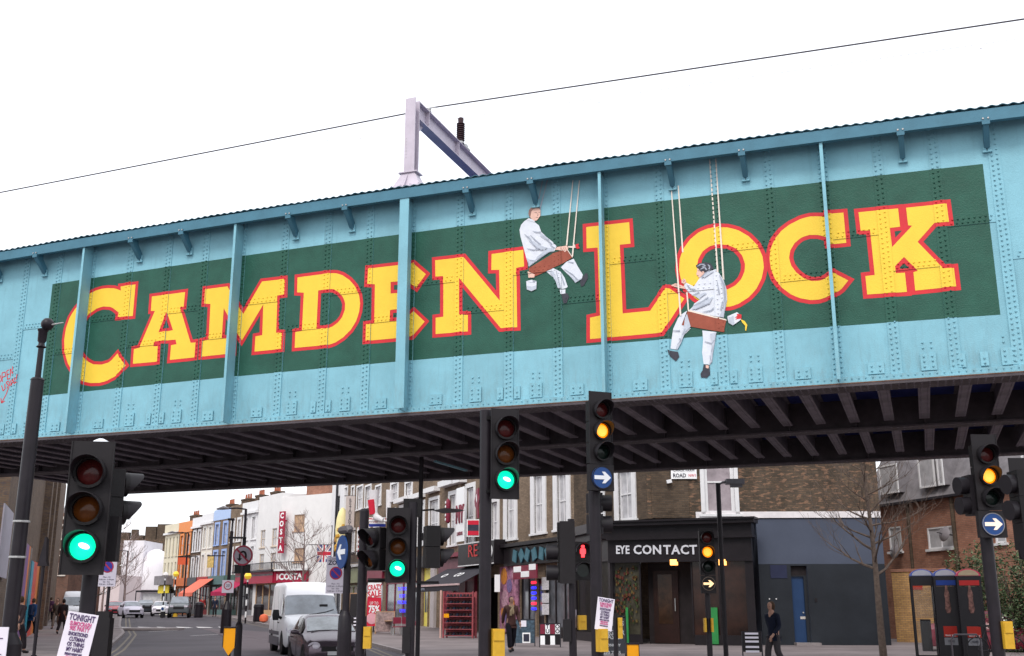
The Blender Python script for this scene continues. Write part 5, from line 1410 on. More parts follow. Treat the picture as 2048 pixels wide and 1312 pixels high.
for a, c, t in ((190, 212, 1066), (214, 246, 1062), (250, 262, 1056), (262, 275, 1068), (278, 300, 1050), (302, 335, 1045)):
    X0, X1 = gx(a, 172) - gx(190, 172), gx(c, 172) - gx(190, 172); m.box(X0, 0, b.h + .001, X1, .8, CZ + (1212 - t) / 2294 * 172)
m.build('battlement', M_bbrn, b.root)
b = simple_front(178, 236, 1150, 140, wallmat('farpink', (.60, .50, .50)), 'low pale pink house behind the far bare trees', wins=((190, 196, 1165, 1185), (206, 212, 1165, 1185)))
M_bhall = brick_mat('hall_brick', (.22, .11, .08), (.16, .09, .07), (.15, .12, .10))
fmw = mat('stone_surround', (.62, .56, .50), rough=.7)
b = simple_front(99, 131, 1030, 100, M_bhall, 'brown brick hall with white stone arched windows past the viaduct', wins=((106, 116, 1058, 1078), (121, 130, 1058, 1078), (106, 116, 1092, 1110), (121, 130, 1092, 1110), (106, 116, 1125, 1150), (121, 130, 1125, 1150)), fm=fmw, pm=M_glass, h=9.9)
for a, c, y in ((105, 117, 1053), (120, 131, 1053)):
    X = (gx(a, 100) + gx(c, 100)) / 2 - gx(99, 100)
    pts = [(X + .42 * math.cos(t), -.1, CZ + (1212 - 1057) / 2294 * 100 + .42 * math.sin(t)) for t in [math.pi * k / 8 for k in range(9)]]
    MB().tube(pts, .09, 6).build('arch', fmw, b.root)
MB().box(0, -.2, 9.3, 1.8, -.02, 9.55).box(0, -.12, 6.5, 1.8, -.02, 6.65).build('cornice', fmw, b.root)
MB().prism([(0.1, 9.9), (1.6, 9.9), (1.3, 11.0), (.35, 11.0)], .5, 4).build('turret_roof', M_roof, b.root)

# brick viaduct abutment on the left, with its shops
FL = frame2((-17.0, 36.6), (gx(108, 92), 92.0)); LL = math.dist((-17.0, 36.6), (gx(108, 92), 92.0))
M_babt = brick_mat('abutment_brick', (.15, .10, .075), (.21, .145, .10), (.14, .12, .10), patch=(.07, .06, .07))
ab = Bld(FL, 0, LL, 11.5, M_babt, 'brown brick railway viaduct wall rising on the left pavement', 'wall', 'viaduct_wall', depth=6)
ab.wall()
for px_, w_ in ((82, .5), (92, .6), (101, .6)):
    s = FL.sz(px_, 1060)[0]; MB().box(s, -.35, 0, s + w_ * 3, -.002, 11).build('buttress', M_babt, ab.root)
o = MB().box(-.0, -.06, 0, 1.2, -.002, 0.1)
sP = lambda px, py=1180: FL.sz(px, py)[0]
cols = [('panel_teal', (.03, .25, .35)), ('panel_red', (.55, .05, .03)), ('panel_orange', (.62, .17, .03)), ('panel_yellow', (.62, .42, .10)), ('panel_orange', (.62, .17, .03)), ('panel_violet', (.16, .06, .22))]
br = empty('market_mural', tuple(FL.world(sP(52), -.14, 0)), FL.a, 'tall striped market hoarding in red orange yellow and teal on the left', 'hoarding')
edges = [52, 57, 64, 69, 76, 83, 90]
for i in range(6):
    a, c = sP(edges[i]) - sP(52), sP(edges[i + 1]) - sP(52)
    zt = FL.sz((edges[i] + edges[i + 1]) / 2, 1118 + i * 2)[1]
    MB().box(a, 0, .1, c - .05, .12, zt).build('panel', mat(*cols[i], rough=.5, var=.3, nscale=2.5), br)
bl = Frame((gx(36, 56), 56), FL.a)
q = empty('shop_hoarding', tuple(FL.world(sP(30), -.12, 0)), FL.a, 'dark painted market hoarding with a purple and yellow stripe beside the lamp post', 'hoarding')
for i, (a, c, mt) in enumerate(((30, 38, M_blkp), (38, 44, mat('panel_violet', None)), (44, 47, mat('panel_orange', None)), (47, 51, M_blkp))):
    MB().box(sP(a) - sP(30), 0, .1, sP(c) - sP(30) - .05, .1, 4.2).build('panel', mt, q)
w_ = empty('wall_notice_board', tuple(FL.world(FL.sz(-8, 1078)[0], -.1, FL.sz(-8, 1078)[1])), FL.a, 'pale blank board fixed high on the viaduct wall at the left edge', 'board')
MB().box(0, -.04, -1.1, FL.sz(13, 1078)[0] - FL.sz(-8, 1078)[0], 0, 1.1).build('panel', mat('pale_board', (.36, .34, .40), var=.1), w_)
# ================================================================ STREET FURNITURE
M_sig = mat('signal_black', (.007, .006, .007), rough=.5, var=.15, nscale=3, bump=.15, bscale=90)
M_sigb = mat('signal_board', (.015, .013, .015), rough=.6, var=.12, nscale=4, bump=.1, bscale=120)
M_post = mat('dark_post_paint', (.014, .011, .015), rough=.4, var=.25, nscale=6, streak=.2, streak_col=(.05, .035, .045))
M_vis = mat('visor_black', (.014, .012, .015), rough=.45, var=.1)
M_lgr = mat('lens_green_lit', (.02, .6, .35), emit=.95, ecol=(.0, .85, .42), var=0, rough=.2)
M_lgc = mat('lens_green_core', (.6, 1, .9), emit=2.2, ecol=(.75, 1, .95), var=0)
M_lam = mat('lens_amber_lit', (.8, .3, .0), emit=1.1, ecol=(1, .20, .0), var=0, rough=.2)
M_lac = mat('lens_amber_core', (1, .8, .2), emit=.80, ecol=(1, .42, .03), var=0)
M_lrd = mat('lens_red_dark', (.055, .008, .008), rough=.15, var=.3, nscale=8)
M_ladk = mat('lens_amber_dark', (.10, .030, .006), rough=.15, var=.3, nscale=8)
M_lgdk = mat('lens_green_dark', (.006, .012, .010), rough=.15, var=.3, nscale=8)
M_rdm = mat('red_man_lit', (.9, .03, .03), emit=2.2, ecol=(1, .04, .05), var=0)
M_sblue = mat('sign_blue', (.015, .055, .19), rough=.35, var=.06)
M_swht = mat('sign_white', (.70, .72, .76), rough=.4, var=.04)
M_sred = mat('sign_red', (.5, .02, .02))
M_sred2 = mat('sign_border_red', (.30, .02, .05), rough=.4, var=.1)
M_yb = mat('push_button_yellow', (.58, .34, .03), rough=.4, var=.12, nscale=10, streak=.3, streak_col=(.35, .22, .05))
M_or = mat('bollard_orange', (.80, .33, .005), rough=.4, var=.06)
M_paper = mat('paper_poster', (.74, .70, .78), rough=.6, var=.05, nscale=3)

def lens_unit(par, z, state, dia=.21, pitch=.30, arrow=None):
    """one aspect: round lens, its ring and the hooded visor above it; faces -y"""
    r = dia / 2
    lm = {'G': M_lgr, 'A': M_lam, 'r': M_lrd, 'a': M_ladk, 'g': M_lgdk}[state]
    T = Matrix.Translation((0, -.155, z)) @ Matrix.Rotation(R(90), 4, 'X')
    lens = MB().lathe([(.002, .028), (r * .5, .022), (r * .85, .010), (r, .0), (r, -.02)][::-1], 20, T=T).build('lens', lm, par, smooth=True)
    if state in 'GA':
        cm = M_lgc if state == 'G' else M_lac
        if state == 'G': MB().lathe([(.002, .0365), (r * .22, .035), (r * .34, .03)][::-1], 12, T=Matrix.Translation((.012, -.157, z + .006)) @ Matrix.Rotation(R(20), 4, 'Y') @ Matrix.Diagonal((1.3, 1, .62, 1)) @ Matrix.Rotation(R(90), 4, 'X')).build('bright_core', cm, lens)
        else: MB().lathe([(.002, .0335), (r * .5, .030), (r * .78, .018)][::-1], 16, T=T).build('bright_core', cm, lens)
    MB().lathe([(r + .002, 0), (r + .026, 0), (r + .026, .05), (r + .002, .05)], 20, T=T, ring=True).build('lens_ring', M_sig, par, smooth=True)
    # visor: a tube cut away below
    n = 18; L = .20; vs = []; R0 = r + .024
    for i in range(n + 1):
        t = R(-38) + R(256) * i / n; c, s = math.cos(t), math.sin(t)
        k = .35 + .65 * max(0, min(1, (s + .55) / 1.2))
        for rr in (R0, R0 - .006):
            vs += [(rr * c, -.16, z + rr * s), (rr * c * 1.02, -.16 - L * k, z + rr * s * 1.0)]
    fs = []
    for i in range(n):
        a = i * 4; b = a + 4
        fs += [(a, b, b + 1, a + 1), (a + 2, a + 3, b + 3, b + 2), (a + 1, b + 1, b + 3, a + 3)]
    MB().add(vs, fs).build('visor', M_vis, par, smooth=True)
def head(par, states, w=.37, arrow=None, board=True, top=.20, bot=.16, pitch=.30, x=0, name='signal_head'):
    """states from top to bottom; z=0 at the centre of the middle aspect"""
    n = len(states); H = pitch * n
    zt = pitch * (n - 1) / 2
    h = empty(name, (0, 0, 0), 0); h.parent = par
    bt, bb = zt + pitch / 2 + top, -zt - pitch / 2 - bot
    if board:
        m = MB(); m.box(-w / 2, -.142, bb, w / 2, -.13, bt); m.box(-w / 2, -.15, bb, -w / 2 + .012, -.1421, bt).box(w / 2 - .012, -.15, bb, w / 2, -.1421, bt)
        m.build('backing_board', M_sigb, h)
    else:
        MB().box(-.14, -.142, -zt - pitch / 2, .14, -.13, zt + pitch / 2).build('front_plate', M_sigb, h)
    for i, s in enumerate(states):
        z = zt - i * pitch
        MB().box(-.14, -.129, z - pitch / 2 + .004, .14, .06, z + pitch / 2 - .004).build('housing', M_sig, h)
        lens_unit(h, z, s)
    return h, bb, bt
def arrow_poly(s=1.0, right=True):
    p = [(-.42, -.09), (.10, -.09), (-.03, -.27), (.13, -.27), (.43, 0), (.13, .27), (-.03, .27), (.10, .09), (-.42, .09)]
    return [(x * s * (1 if right else -1), z * s) for x, z in p]
def disc(par, r, z, m, y0=0, y1=-.02, nm='disc', rim=None, x=0):
    T = Matrix.Translation((x, y0, z)) @ Matrix.Rotation(R(90), 4, 'X')
    o = MB().lathe([(r, 0), (r, abs(y1 - y0))], 28, T=T).build(nm, m, par)
    if rim: MB().lathe([(r * .93, abs(y1 - y0) + .001), (r, abs(y1 - y0) + .001), (r, abs(y1 - y0) + .006), (r * .93, abs(y1 - y0) + .006)], 28, T=T, ring=True).build('rim', rim, o)
    return o
def pole(par, x, y, ztop, r=.057, base=True, nm='pole', m=None):
    o = MB().cyl((x, y, 0.0), (x, y, ztop), r, r, 14).build(nm, m or M_post, par, smooth=True)
    return o
def button_box(par, x, y, z, h=.30, w=.15, rz=0, m=None):
    o = MB().box(-w / 2, -.07, -h / 2, w / 2, .07, h / 2).box(-w / 2 + .01, -.085, h * .08, w / 2 - .01, -.07, h / 2 - .02).build('push_button_box', m or M_yb, par, (x, y, z), (0, 0, rz))
    return o
def poster(par, loc, rot, w, h):
    o = MB().box(-w / 2, -.004, -h / 2, w / 2, .0, h / 2).build('poster', M_paper, par, loc, rot)
    L = [('TONIGHT', .15, M_pur, .41), ('SUMOCRASH', .095, M_pnk, .31), ('90S PARTY', .11, M_pnk, .23), ('SHORTSOND', .085, M_pur, .14), ('CUTMAN', .095, M_pur, .055), ('OS THING', .095, M_pur, -.03), ('MY HABIT', .095, M_pur, -.115), ('FRIDAY NIGHT LIVE', .05, M_pur, -.19), ('FREE ENTRY', .065, M_pnk, -.25), ('DOORS OPEN 8PM', .045, M_pnk, -.31), ('WITH GUESTS TBA', .045, M_pur, -.37)]
    for t, s, m, z in L: text(t, s * h, m, o, (0, -.008, z * h), sx=w / h * 1.25, bold=.0015, ext=.001)
    return o
M_pur = mat('poster_ink_purple', (.08, .05, .13), var=0); M_pnk = mat('poster_ink_pink', (.55, .10, .25), var=0)

def unit(name, px, py, Y, label, cat, rz=0, group=None, z_ref=None):
    """a thing whose foot stands on the pavement below the point seen at (px, py), Y metres away; returns root and height of that point"""
    p = at(px, py, Y); return empty(name, (p.x, p.y, .12 if z_ref is None else z_ref), rz, label, cat, group), p.z - (.12 if z_ref is None else z_ref)

# 1. near left signal
g, h1 = unit('traffic_signal', 182, 1022, 9.0, 'large near traffic signal showing green with a poster on its pole at the left', 'traffic light', rz=R(9))
hd, bb, bt = head(g, 'raG', w=.345, top=.11, bot=.07); hd.location = (0, 0, h1); hd.rotation_euler = (0, 0, 0)
pole(g, .02, .12, h1 + bt - .05, r=.065)
MB().lathe([(.10, 0), (.10, .02), (.06, .06), (.02, .08)], 10, c=(.0, .12, h1 + bt - .02)).build('pole_cap', M_swht, g)
sd_, _, _ = head(g, 'ra', board=False, name='side_signal_head'); sd_.location = (.05, .30, h1 + .14); sd_.rotation_euler = (0, 0, R(118)); sd_.scale = (.8, .8, .8)
MB().box(.02, .14, h1 - .40, .20, .30, h1 - .03).build('side_housing', M_sigb, g)
poster(g, (-.02, .02, h1 - 1.05), (0, R(9), R(0)), .24, .47)
button_box(g, .02, .0, h1 - 1.50, h=.25, w=.16)
# 2. lamp post at the left edge
p = at(75, 760, 10); q = at(45, 1000, 10)
lp = empty('camera_post', (0, 10, .12), 0, 'black stepped steel post with a ball camera on top at the left edge', 'post')
x0_ = p.x - lp.location.x; zt = p.z - .12
lp.location.x = p.x; 
MB().cyl((0, 0, 0), (0, 0, 1.15), .12, .12, 18).cyl((0, 0, 1.15), (0, 0, 1.25), .12, .066, 18).cyl((0, 0, 1.25), (0, 0, zt), .066, .060, 18).build('lower_shaft', M_post, lp, smooth=True)
z2_ = at(75, 690, 10).z - .12
MB().cyl((0, 0, zt), (0, 0, zt + .02), .066, .05, 14).cyl((0, 0, zt + .02), (0, 0, z2_), .028, .026, 12).build('upper_shaft', M_post, lp, smooth=True)
MB().lathe([(.03, 0), (.048, .01), (.03, .03), (.028, .05), (.04, .07), (.042, .16), (.05, .17), (.05, .185), (.02, .19)], 14, c=(0, 0, z2_ - .03)).build('neck', M_post, lp, smooth=True)
MB().lathe([(.004, -.062), (.035, -.052), (.056, -.025), (.062, 0), (.056, .025), (.035, .052), (.004, .062)], 16, c=(.045, -.02, z2_ + .20)).build('ball_camera', M_post, lp, smooth=True)
MB().cyl((.09, -.04, z2_ + .19), (.22, -.08, z2_ + .20), .008, .006, 6).build('bolt_arm', M_zinc, lp)
for z_ in (1.9, 2.22): MB().lathe([(.072, 0), (.075, .005), (.075, .018), (.072, .02)], 16, c=(0, 0, z_)).build('strap', M_zinc, lp)
o = MB().box(-.17, -.15, .72, .06, -.14, 1.30).build('notice', M_paper, lp); 
for i in range(9): MB().box(-.15, -.155, 1.2 - i * .045, .02 - (i % 3) * .04, -.151, 1.208 - i * .045).build('text_line', M_pur, o)
# 3. folded temporary sign on a thin post
g, h = unit('folded_sign', 88, 1120, 22, 'thin dark post with a folded triangular road sign seen edge on by the murals', 'road sign')
MB().cyl((0, 0, 0), (0, 0, h + .45), .035, .035, 8).cyl((0, 0, 0), (0, 0, .55), .06, .06, 8).build('pole', M_post, g)
MB().prism([(-.10, -.12), (.10, -.12), (.06, .02), (.035, .42), (.0, .42)], -.06, .06).build('sign_plate', M_post, g, (0, 0, h))

# 4. centre signals
g, h = unit('traffic_signal', 1004, 912, 12.7, 'tall traffic signal showing green on a thick pole under the letter N', 'traffic light', rz=R(15))
hd, bb, bt = head(g, 'raG', w=.34, top=.09, bot=.07); hd.location = (0, 0, h)
pole(g, -.19, .03, h + bt + .0, r=.072)
for z_ in (h + bt - .12, h + bb + .08): MB().box(-.20, -.06, z_, -.10, .02, z_ + .04).build('bracket', M_sig, g)
button_box(g, -.05, .0, at(990, 1285, 12.7).z - .12, h=.30, w=.14)
g, h = unit('traffic_signal', 1193, 865, 15.3, 'tallest traffic signal showing amber above a round blue arrow sign under the letter L', 'traffic light', rz=R(22))
hd, bb, bt = head(g, 'rAg', w=.36, top=.12, bot=.02); hd.location = (0, 0, h)
ab_ = h + bb - .31
o = MB().box(-.19, -.142, ab_ - .06, .19, -.05, ab_ + .305).build('arrow_box', M_sigb, g)
disc(o, .16, ab_ + .12, M_sblue, y0=-.143, y1=-.16, nm='blue_disc', rim=M_sigb)
MB().prism(arrow_poly(.30), -.168, -.1605, T=Matrix.Translation((0, 0, ab_ + .12))).build('white_arrow', M_swht, o)
pole(g, .0, .10, ab_ + .5, r=.085)
for dz in (-.20, -.50):
    MB().cyl((.10, .24, ab_ + dz), (.30, .17, ab_ + dz), .115, .12, 16).box(-.02, .12, ab_ + dz - .14, .14, .34, ab_ + dz + .14).build('side_visor', M_vis, g, smooth=True)
po = poster(g, (.02, -.10, at(1197, 1228, 15.3).z - .12), (0, R(8), 0), .26, .43)
button_box(g, -.03, -.10, at(1183, 1280, 15.3).z - .12, h=.30, w=.12)

g, h = unit('traffic_signal', 796, 1095, 15.6, 'traffic signal showing green with dark side heads in the middle of the street view', 'traffic light', rz=R(5))
hd, bb, bt = head(g, 'raG', w=.33, top=.10, bot=.04); hd.location = (0, 0, h)
pole(g, .20, .10, h + bt + .1, r=.065)
MB().box(.06, .08, h + bt - .10, .32, .30, h + bt + .15).build('controller_box', M_sig, g)
s_, _, _ = head(g, 'ra', board=False, name='side_signal_head'); s_.location = (-.24, .12, h - .02); s_.rotation_euler = (0, 0, R(-50))
s_, _, _ = head(g, 'ga', board=False, name='side_signal_head'); s_.location = (.44, .2, h + .02); s_.rotation_euler = (0, 0, R(100))
MB().box(.09, .0, at(823, 1265, 15.6).z - .12 - .28, .2, .12, at(823, 1265, 15.6).z - .12 + .08).build('push_button_box', M_sigb, g)
MB().cyl((-.42, .1, h - .45), (.2, .1, h - .45), .025, .025, 8).build('bracket', M_sig, g)
g, h = unit('signal_post', 729, 1022, 16, 'thick dark steel post with a yellow button box left of the green signal', 'post')
pole(g, 0, 0, h, r=.068); MB().lathe([(.068, 0), (.05, .03), (.01, .04)], 12, c=(0, 0, h)).build('pole_cap', M_post, g)
button_box(g, .11, -.03, at(742, 1275, 16).z - .12, h=.30, w=.11)
g, h = unit('street_lamp', 842, 968, 27, 'dark street lamp on a slim post whose arm reaches right of the centre signal', 'street lamp')
pole(g, 0, 0, h + 1.0, r=.055)
hz = at(860, 1021, 27).z - .12
MB().tube([(0, 0, hz), (.35, -.05, hz + .02)], .022, 6).build('arm', M_post, g)
MB().add([(.3, -.02, hz + .0), (.6, -.13, hz + .05), (.95, -.1, hz + .03), (1.1, 0, hz), (.95, .1, hz + .03), (.6, .13, hz + .05), (.55, 0, hz - .07), (.9, 0, hz - .05)], [(0, 1, 6), (1, 2, 7, 6), (2, 3, 7), (3, 4, 7), (4, 5, 6, 7), (5, 0, 6), (0, 5, 1), (5, 4, 2, 1), (4, 3, 2)]).build('lantern', mat('lantern_grey', (.16, .15, .16)), g)
MB().box(-.03, -.4, 2.0, .5, -.1, 2.06).build('sign_bracket', M_post, g)
MB().cyl((.12, -.05, 3.05), (.12, -.05, 3.22), .1, .1, 10).build('junction_box', M_post, g)
# red man and dark backs
g, h = unit('pedestrian_signal', 1163, 1103, 17.5, 'pedestrian signal showing a small red man beside the tall amber signal', 'traffic light', rz=R(8))
for i, dz in enumerate((0, -.30)):
    MB().box(-.15, -.10, h + dz - .148, .15, .08, h + dz + .148).build('housing', M_sig, g)
T = Matrix.Translation((0, -.10, h))
rm = MB().lathe([(.022, -.022), (.03, 0), (.022, .022)], 8, T=T @ Matrix.Translation((0, -.012, .072)))
rm.prism([(-.03, .045), (.03, .045), (.045, .02), (.045, -.04), (.028, -.04), (.026, -.095), (.004, -.095), (0, -.05), (-.004, -.095), (-.026, -.095), (-.028, -.04), (-.045, -.04), (-.045, .02)], -.016, -.002, T=T)
rm.build('red_man', M_rdm, g)
MB().lathe([(.10, -.02), (.10, 0)][::-1], 18, T=Matrix.Translation((0, -.101, h - .30)) @ Matrix.Rotation(R(90), 4, 'X')).build('dark_lens', M_lgdk, g)
for dz in (0, -.30):
    n = 14; vs = []
    for i in range(n + 1):
        t = R(-10) + R(200) * i / n
        for rr in (.128, .122): vs += [(rr * math.cos(t), -.10, h + dz + rr * math.sin(t)), (rr * math.cos(t), -.24, h + dz + rr * math.sin(t))]
    MB().add(vs, [f for i in range(n) for f in ((i * 4, i * 4 + 4, i * 4 + 5, i * 4 + 1), (i * 4 + 2, i * 4 + 3, i * 4 + 7, i * 4 + 6), (i * 4 + 1, i * 4 + 5, i * 4 + 7, i * 4 + 3))]).build('visor', M_vis, g, smooth=True)
pole(g, -.13, .12, h + .30, r=.055)
MB().lathe([(.056, .0), (.058, .01), (.058, .27), (.056, .28)], 14, c=(-.13, .12, at(1155, 1240, 17.5).z - .24)).build('sticker_sleeve', mat('grey_sleeve', (.30, .27, .33)), g)
button_box(g, .0, .05, at(1166, 1245, 17.5).z - .12, h=.22, w=.12)
g, h = unit('traffic_signal', 1132, 1105, 16.6, 'dark traffic signal seen from behind left of the red man', 'traffic light')
MB().box(-.10, -.13, h - .46, .13, -.10, h + .46).build('backing_board', M_sigb, g)
for i, dz in enumerate((.30, 0, -.30)):
    MB().box(-.13, -.09, h + dz - .145, .02, .10, h + dz + .145).build('housing', M_sig, g)
    if i: MB().cyl((-.12, 0, h + dz), (-.30, .0, h + dz), .11, .115, 14).build('visor', M_vis, g, smooth=True)
pole(g, .08, .0, h + .5, r=.05); MB().box(-.06, -.08, at(1128, 1258, 16.6).z - .3, .06, .05, at(1128, 1258, 16.6).z + .02).build('push_button_box', M_sigb, g)
# far amber with arrow
g, h = unit('traffic_signal', 1412, 1105, 22.5, 'traffic signal with a glaring amber light in front of the black optician shop', 'traffic light')
hd, bb, bt = head(g, 'rAg', w=.30, top=.05, bot=.02, pitch=.29); hd.location = (0, 0, h)
o = MB().box(-.15, -.14, h + bb - .36, .15, -.05, h + bb - .01).build('arrow_box', M_sigb, g)
disc(o, .135, h + bb - .17, M_sig, y0=-.141, y1=-.155, nm='dark_disc', rim=mat('dull_ring', (.2, .15, .12)))
MB().prism(arrow_poly(.25), -.164, -.156, T=Matrix.Translation((0, 0, h + bb - .17))).build('lit_arrow', mat('arrow_glow', (.9, .6, .3), emit=.8, ecol=(1, .66, .35), var=0), o)
pole(g, 0, .05, h + bt, r=.055)
for dx in (-.09, .05): button_box(g, dx + .0, -.03, at(1412, 1250, 22.5).z - .12, h=.27, w=.045)
g, h = unit('street_lamp', 1436, 970, 30, 'slim street lamp in front of the corner shop with a square lantern reaching right', 'street lamp')
pole(g, 0, 0, h + .05, r=.065)
MB().tube([(0, 0, h), (.14, 0, h + .08), (.3, 0, h + .10)], .03, 6).box(.22, -.12, h + .02, .72, .12, h + .16).box(.35, -.10, h - .06, .66, .10, h + .019).build('lantern', mat('lantern_grey', (.16, .15, .16)), g)
# right signal
g, h = unit('traffic_signal', 1966, 955, 15.2, 'traffic signal showing amber over a blue arrow disc at the right edge', 'traffic light', rz=R(2))
hd, bb, bt = head(g, 'rAg', w=.36, top=.14, bot=.02); hd.location = (0, 0, h)
ab_ = h + bb - .31
o = MB().box(-.19, -.142, ab_ - .06, .19, -.05, ab_ + .305).build('arrow_box', M_sigb, g)
disc(o, .155, ab_ + .12, M_sblue, y0=-.143, y1=-.16, nm='blue_disc', rim=mat('rim_grey', (.2, .2, .22)))
MB().prism(arrow_poly(.29), -.168, -.1605, T=Matrix.Translation((0, 0, ab_ + .12))).build('cream_arrow', mat('arrow_cream', (.8, .66, .55), emit=.25, ecol=(.9, .7, .55), var=0), o)
pole(g, .0, .10, ab_ + .5, r=.085)
for dz in (.02, -.26): MB().cyl((-.16, .12, h + dz - .12), (-.34, .10, h + dz - .13), .115, .125, 16).box(-.2, .0, h + dz - .26, -.08, .24, h + dz + .02).build('side_visor', M_vis, g, smooth=True)
button_box(g, .10, .02, at(1998, 1270, 15.2).z - .12, h=.36, w=.13)
g, h = unit('traffic_signal', 2050, 1020, 12.5, 'dark traffic signal seen from the side cut by the right edge', 'traffic light')
for i, dz in enumerate((.30, 0, -.30)):
    MB().box(-.10, -.12, h + dz - .148, .12, .14, h + dz + .148).build('housing', M_sig, g)
MB().box(-.06, .141, h - .55, .20, .155, h + .62).build('backing_board', M_sigb, g)
for dz in (.30, .0): MB().cyl((-.10, 0, h + dz), (-.20, -.02, h + dz - .01), .105, .115, 14).build('visor', M_vis, g, smooth=True)
MB().cyl((.02, -.1, h - .45), (-.10, -.12, h - .47), .14, .13, 14).build('lower_visor', M_vis, g, smooth=True)
pole(g, .12, .2, h + .3, r=.06)

# round signs
g, h = unit('no_u_turn_sign', 486, 1111, 27, 'round red bordered no u-turn sign on a slim black post with a small lamp', 'road sign')
pole(g, 0, .04, h + .45, r=.045); MB().cyl((0, .04, 0), (0, .04, at(483, 1250, 27).z - .12), .095, .085, 14).cyl((0, .04, at(483, 1250, 27).z - .12), (0, .04, at(483, 1243, 27).z - .12), .085, .045, 14).build('sleeve', M_post, g, smooth=True)
o = disc(g, .245, h, M_sred2, y0=0, y1=-.02, nm='red_ring')
disc(o, .205, h, mat('dull_white_sign', (.33, .29, .34), rough=.5), y0=-.021, y1=-.024, nm='white_face')
pts = [(-.075, -.10), (-.075, .02), (-.05, .075), (0, .095), (.05, .075), (.075, .02), (.075, -.09)]
MB().tube([(x, -.03, h + z) for x, z in pts], .024, 6).prism([(-.135, -.07), (-.015, -.07), (-.075, -.14)], -.04, -.026, T=Matrix.Translation((0, 0, h))).build('u_turn_arrow', M_sig, o)
MB().prism([(-.16, .13), (-.13, .16), (.16, -.13), (.13, -.16)], -.05, -.041, T=Matrix.Translation((0, 0, h))).build('red_bar', M_sred2, o)
MB().tube([(0, .04, h + .40), (0, -.1, h + .42), (-.28, -.16, h + .42)], .025, 6).box(-.32, -.24, h + .40, .02, -.10, h + .44).build('sign_lamp', M_post, g)
MB().box(-.20, .02, h - .42, .18, .10, h - .22).build('cross_box', M_sig, g)
g, h = unit('keep_left_sign', 690, 1104, 20, 'blue round sign with a white arrow pointing left turned away on a dark post', 'road sign', rz=R(-62))
o = disc(g, .30, h, M_sblue, y0=-.05, y1=-.07, nm='blue_disc')
MB().prism(arrow_poly(.5, False), -.08, -.071, T=Matrix.Translation((0, 0, h))).build('white_arrow', M_swht, o)
pole(g, .0, .05, h + .35, r=.06); zz = at(690, 1262, 20).z - .12
MB().lathe([(.06, .10), (.085, .06), (.12, 0), (.125, -.35), (.125, -1.1)][::-1], 14, c=(0, .05, zz + .25)).build('sleeve', M_post, g, smooth=True)
MB().tube([(-.26, 0, h + .36), (-.24, 0, h + .40), (.2, .0, h + .40), (.24, 0, h + .36)], [.05, .075, .075, .05], 8).build('sign_lamp', mat('lamp_grey', (.12, .11, .12), rough=.5), g, smooth=True)
def zone_sign(px, py, Y, label, w=.42, hh=.78, rz=0):
    g, h = unit('parking_zone_sign', px, py, Y, label, 'road sign', rz=rz)
    o = MB().box(-w / 2, -.02, h - hh / 2, w / 2, 0, h + hh / 2).build('panel', M_zs, g)
    disc(o, w * .33, h + hh * .05, M_sred2, y0=-.021, y1=-.024, nm='red_ring'); disc(o, w * .26, h + hh * .05, mat('zone_blue', (.03, .03, .22)), y0=-.025, y1=-.028, nm='blue_disc')
    MB().prism([(-.10, .08), (-.08, .10), (.10, -.08), (.08, -.10)], -.034, -.029, T=Matrix.Translation((0, 0, h + hh * .05))).build('red_bar', M_sred2, o)
    text('Controlled', w * .16, M_letd, o, (0, -.024, h + hh * .44), ext=.001); text('ZONE', w * .30, M_letd, o, (0, -.024, h + hh * .33), bold=.004, ext=.001)
    for i, t in enumerate(('Mon - Fri', '8.30 am - 6.30 pm', 'Sat - Sun', '9.30 am - 5.30 pm')): text(t, w * .11, M_letd, o, (0, -.024, h - hh * (.24 + .065 * i)), ext=.001)
    return g, h
M_zs = mat('zone_sign_grey', (.46, .43, .50), rough=.5, var=.05)
g, h = zone_sign(672, 1150, 24, 'grey white controlled parking zone plate left of the keep left sign')
pole(g, .28, .04, h + .2, r=.035)
g, h = zone_sign(216, 1137, 22, 'grey controlled parking zone plate right of the near left signal', w=.36, hh=.70)
pole(g, .04, .04, h + .2, r=.032)
MB().box(-.16, -.08, .45, .16, .16, 1.25).box(-.13, -.06, 1.25, .13, .14, 1.38).build('litter_bin', M_sigb, g)
g, h = unit('speed_limit_sign', 456, 1173, 62, 'small pale twenty zone sign on the far dark post', 'road sign')
MB().box(-.33, -.03, h - .35, .33, 0, h + .35).build('panel', M_zs, g); disc(g, .24, h + .05, M_sred2, y0=-.031, y1=-.034, nm='red_ring'); disc(g, .18, h + .05, M_zs, y0=-.035, y1=-.038, nm='white_face'); text('20', .22, M_letd, g, (0, -.045, h + .05))
MB().cyl((0, .08, 0), (0, .08, 5.6), .10, .09, 10).cyl((0, .08, 5.6), (0, .08, 6.2), .05, .05, 8).box(-.25, -.02, 6.2, .1, .18, 6.32).build('pole', M_post, g)
MB().cyl((0, .08, 0), (0, .08, 1.3), .30, .27, 12).cyl((0, .08, 1.3), (0, .08, 1.75), .27, .1, 12).build('cabinet', M_post, g)
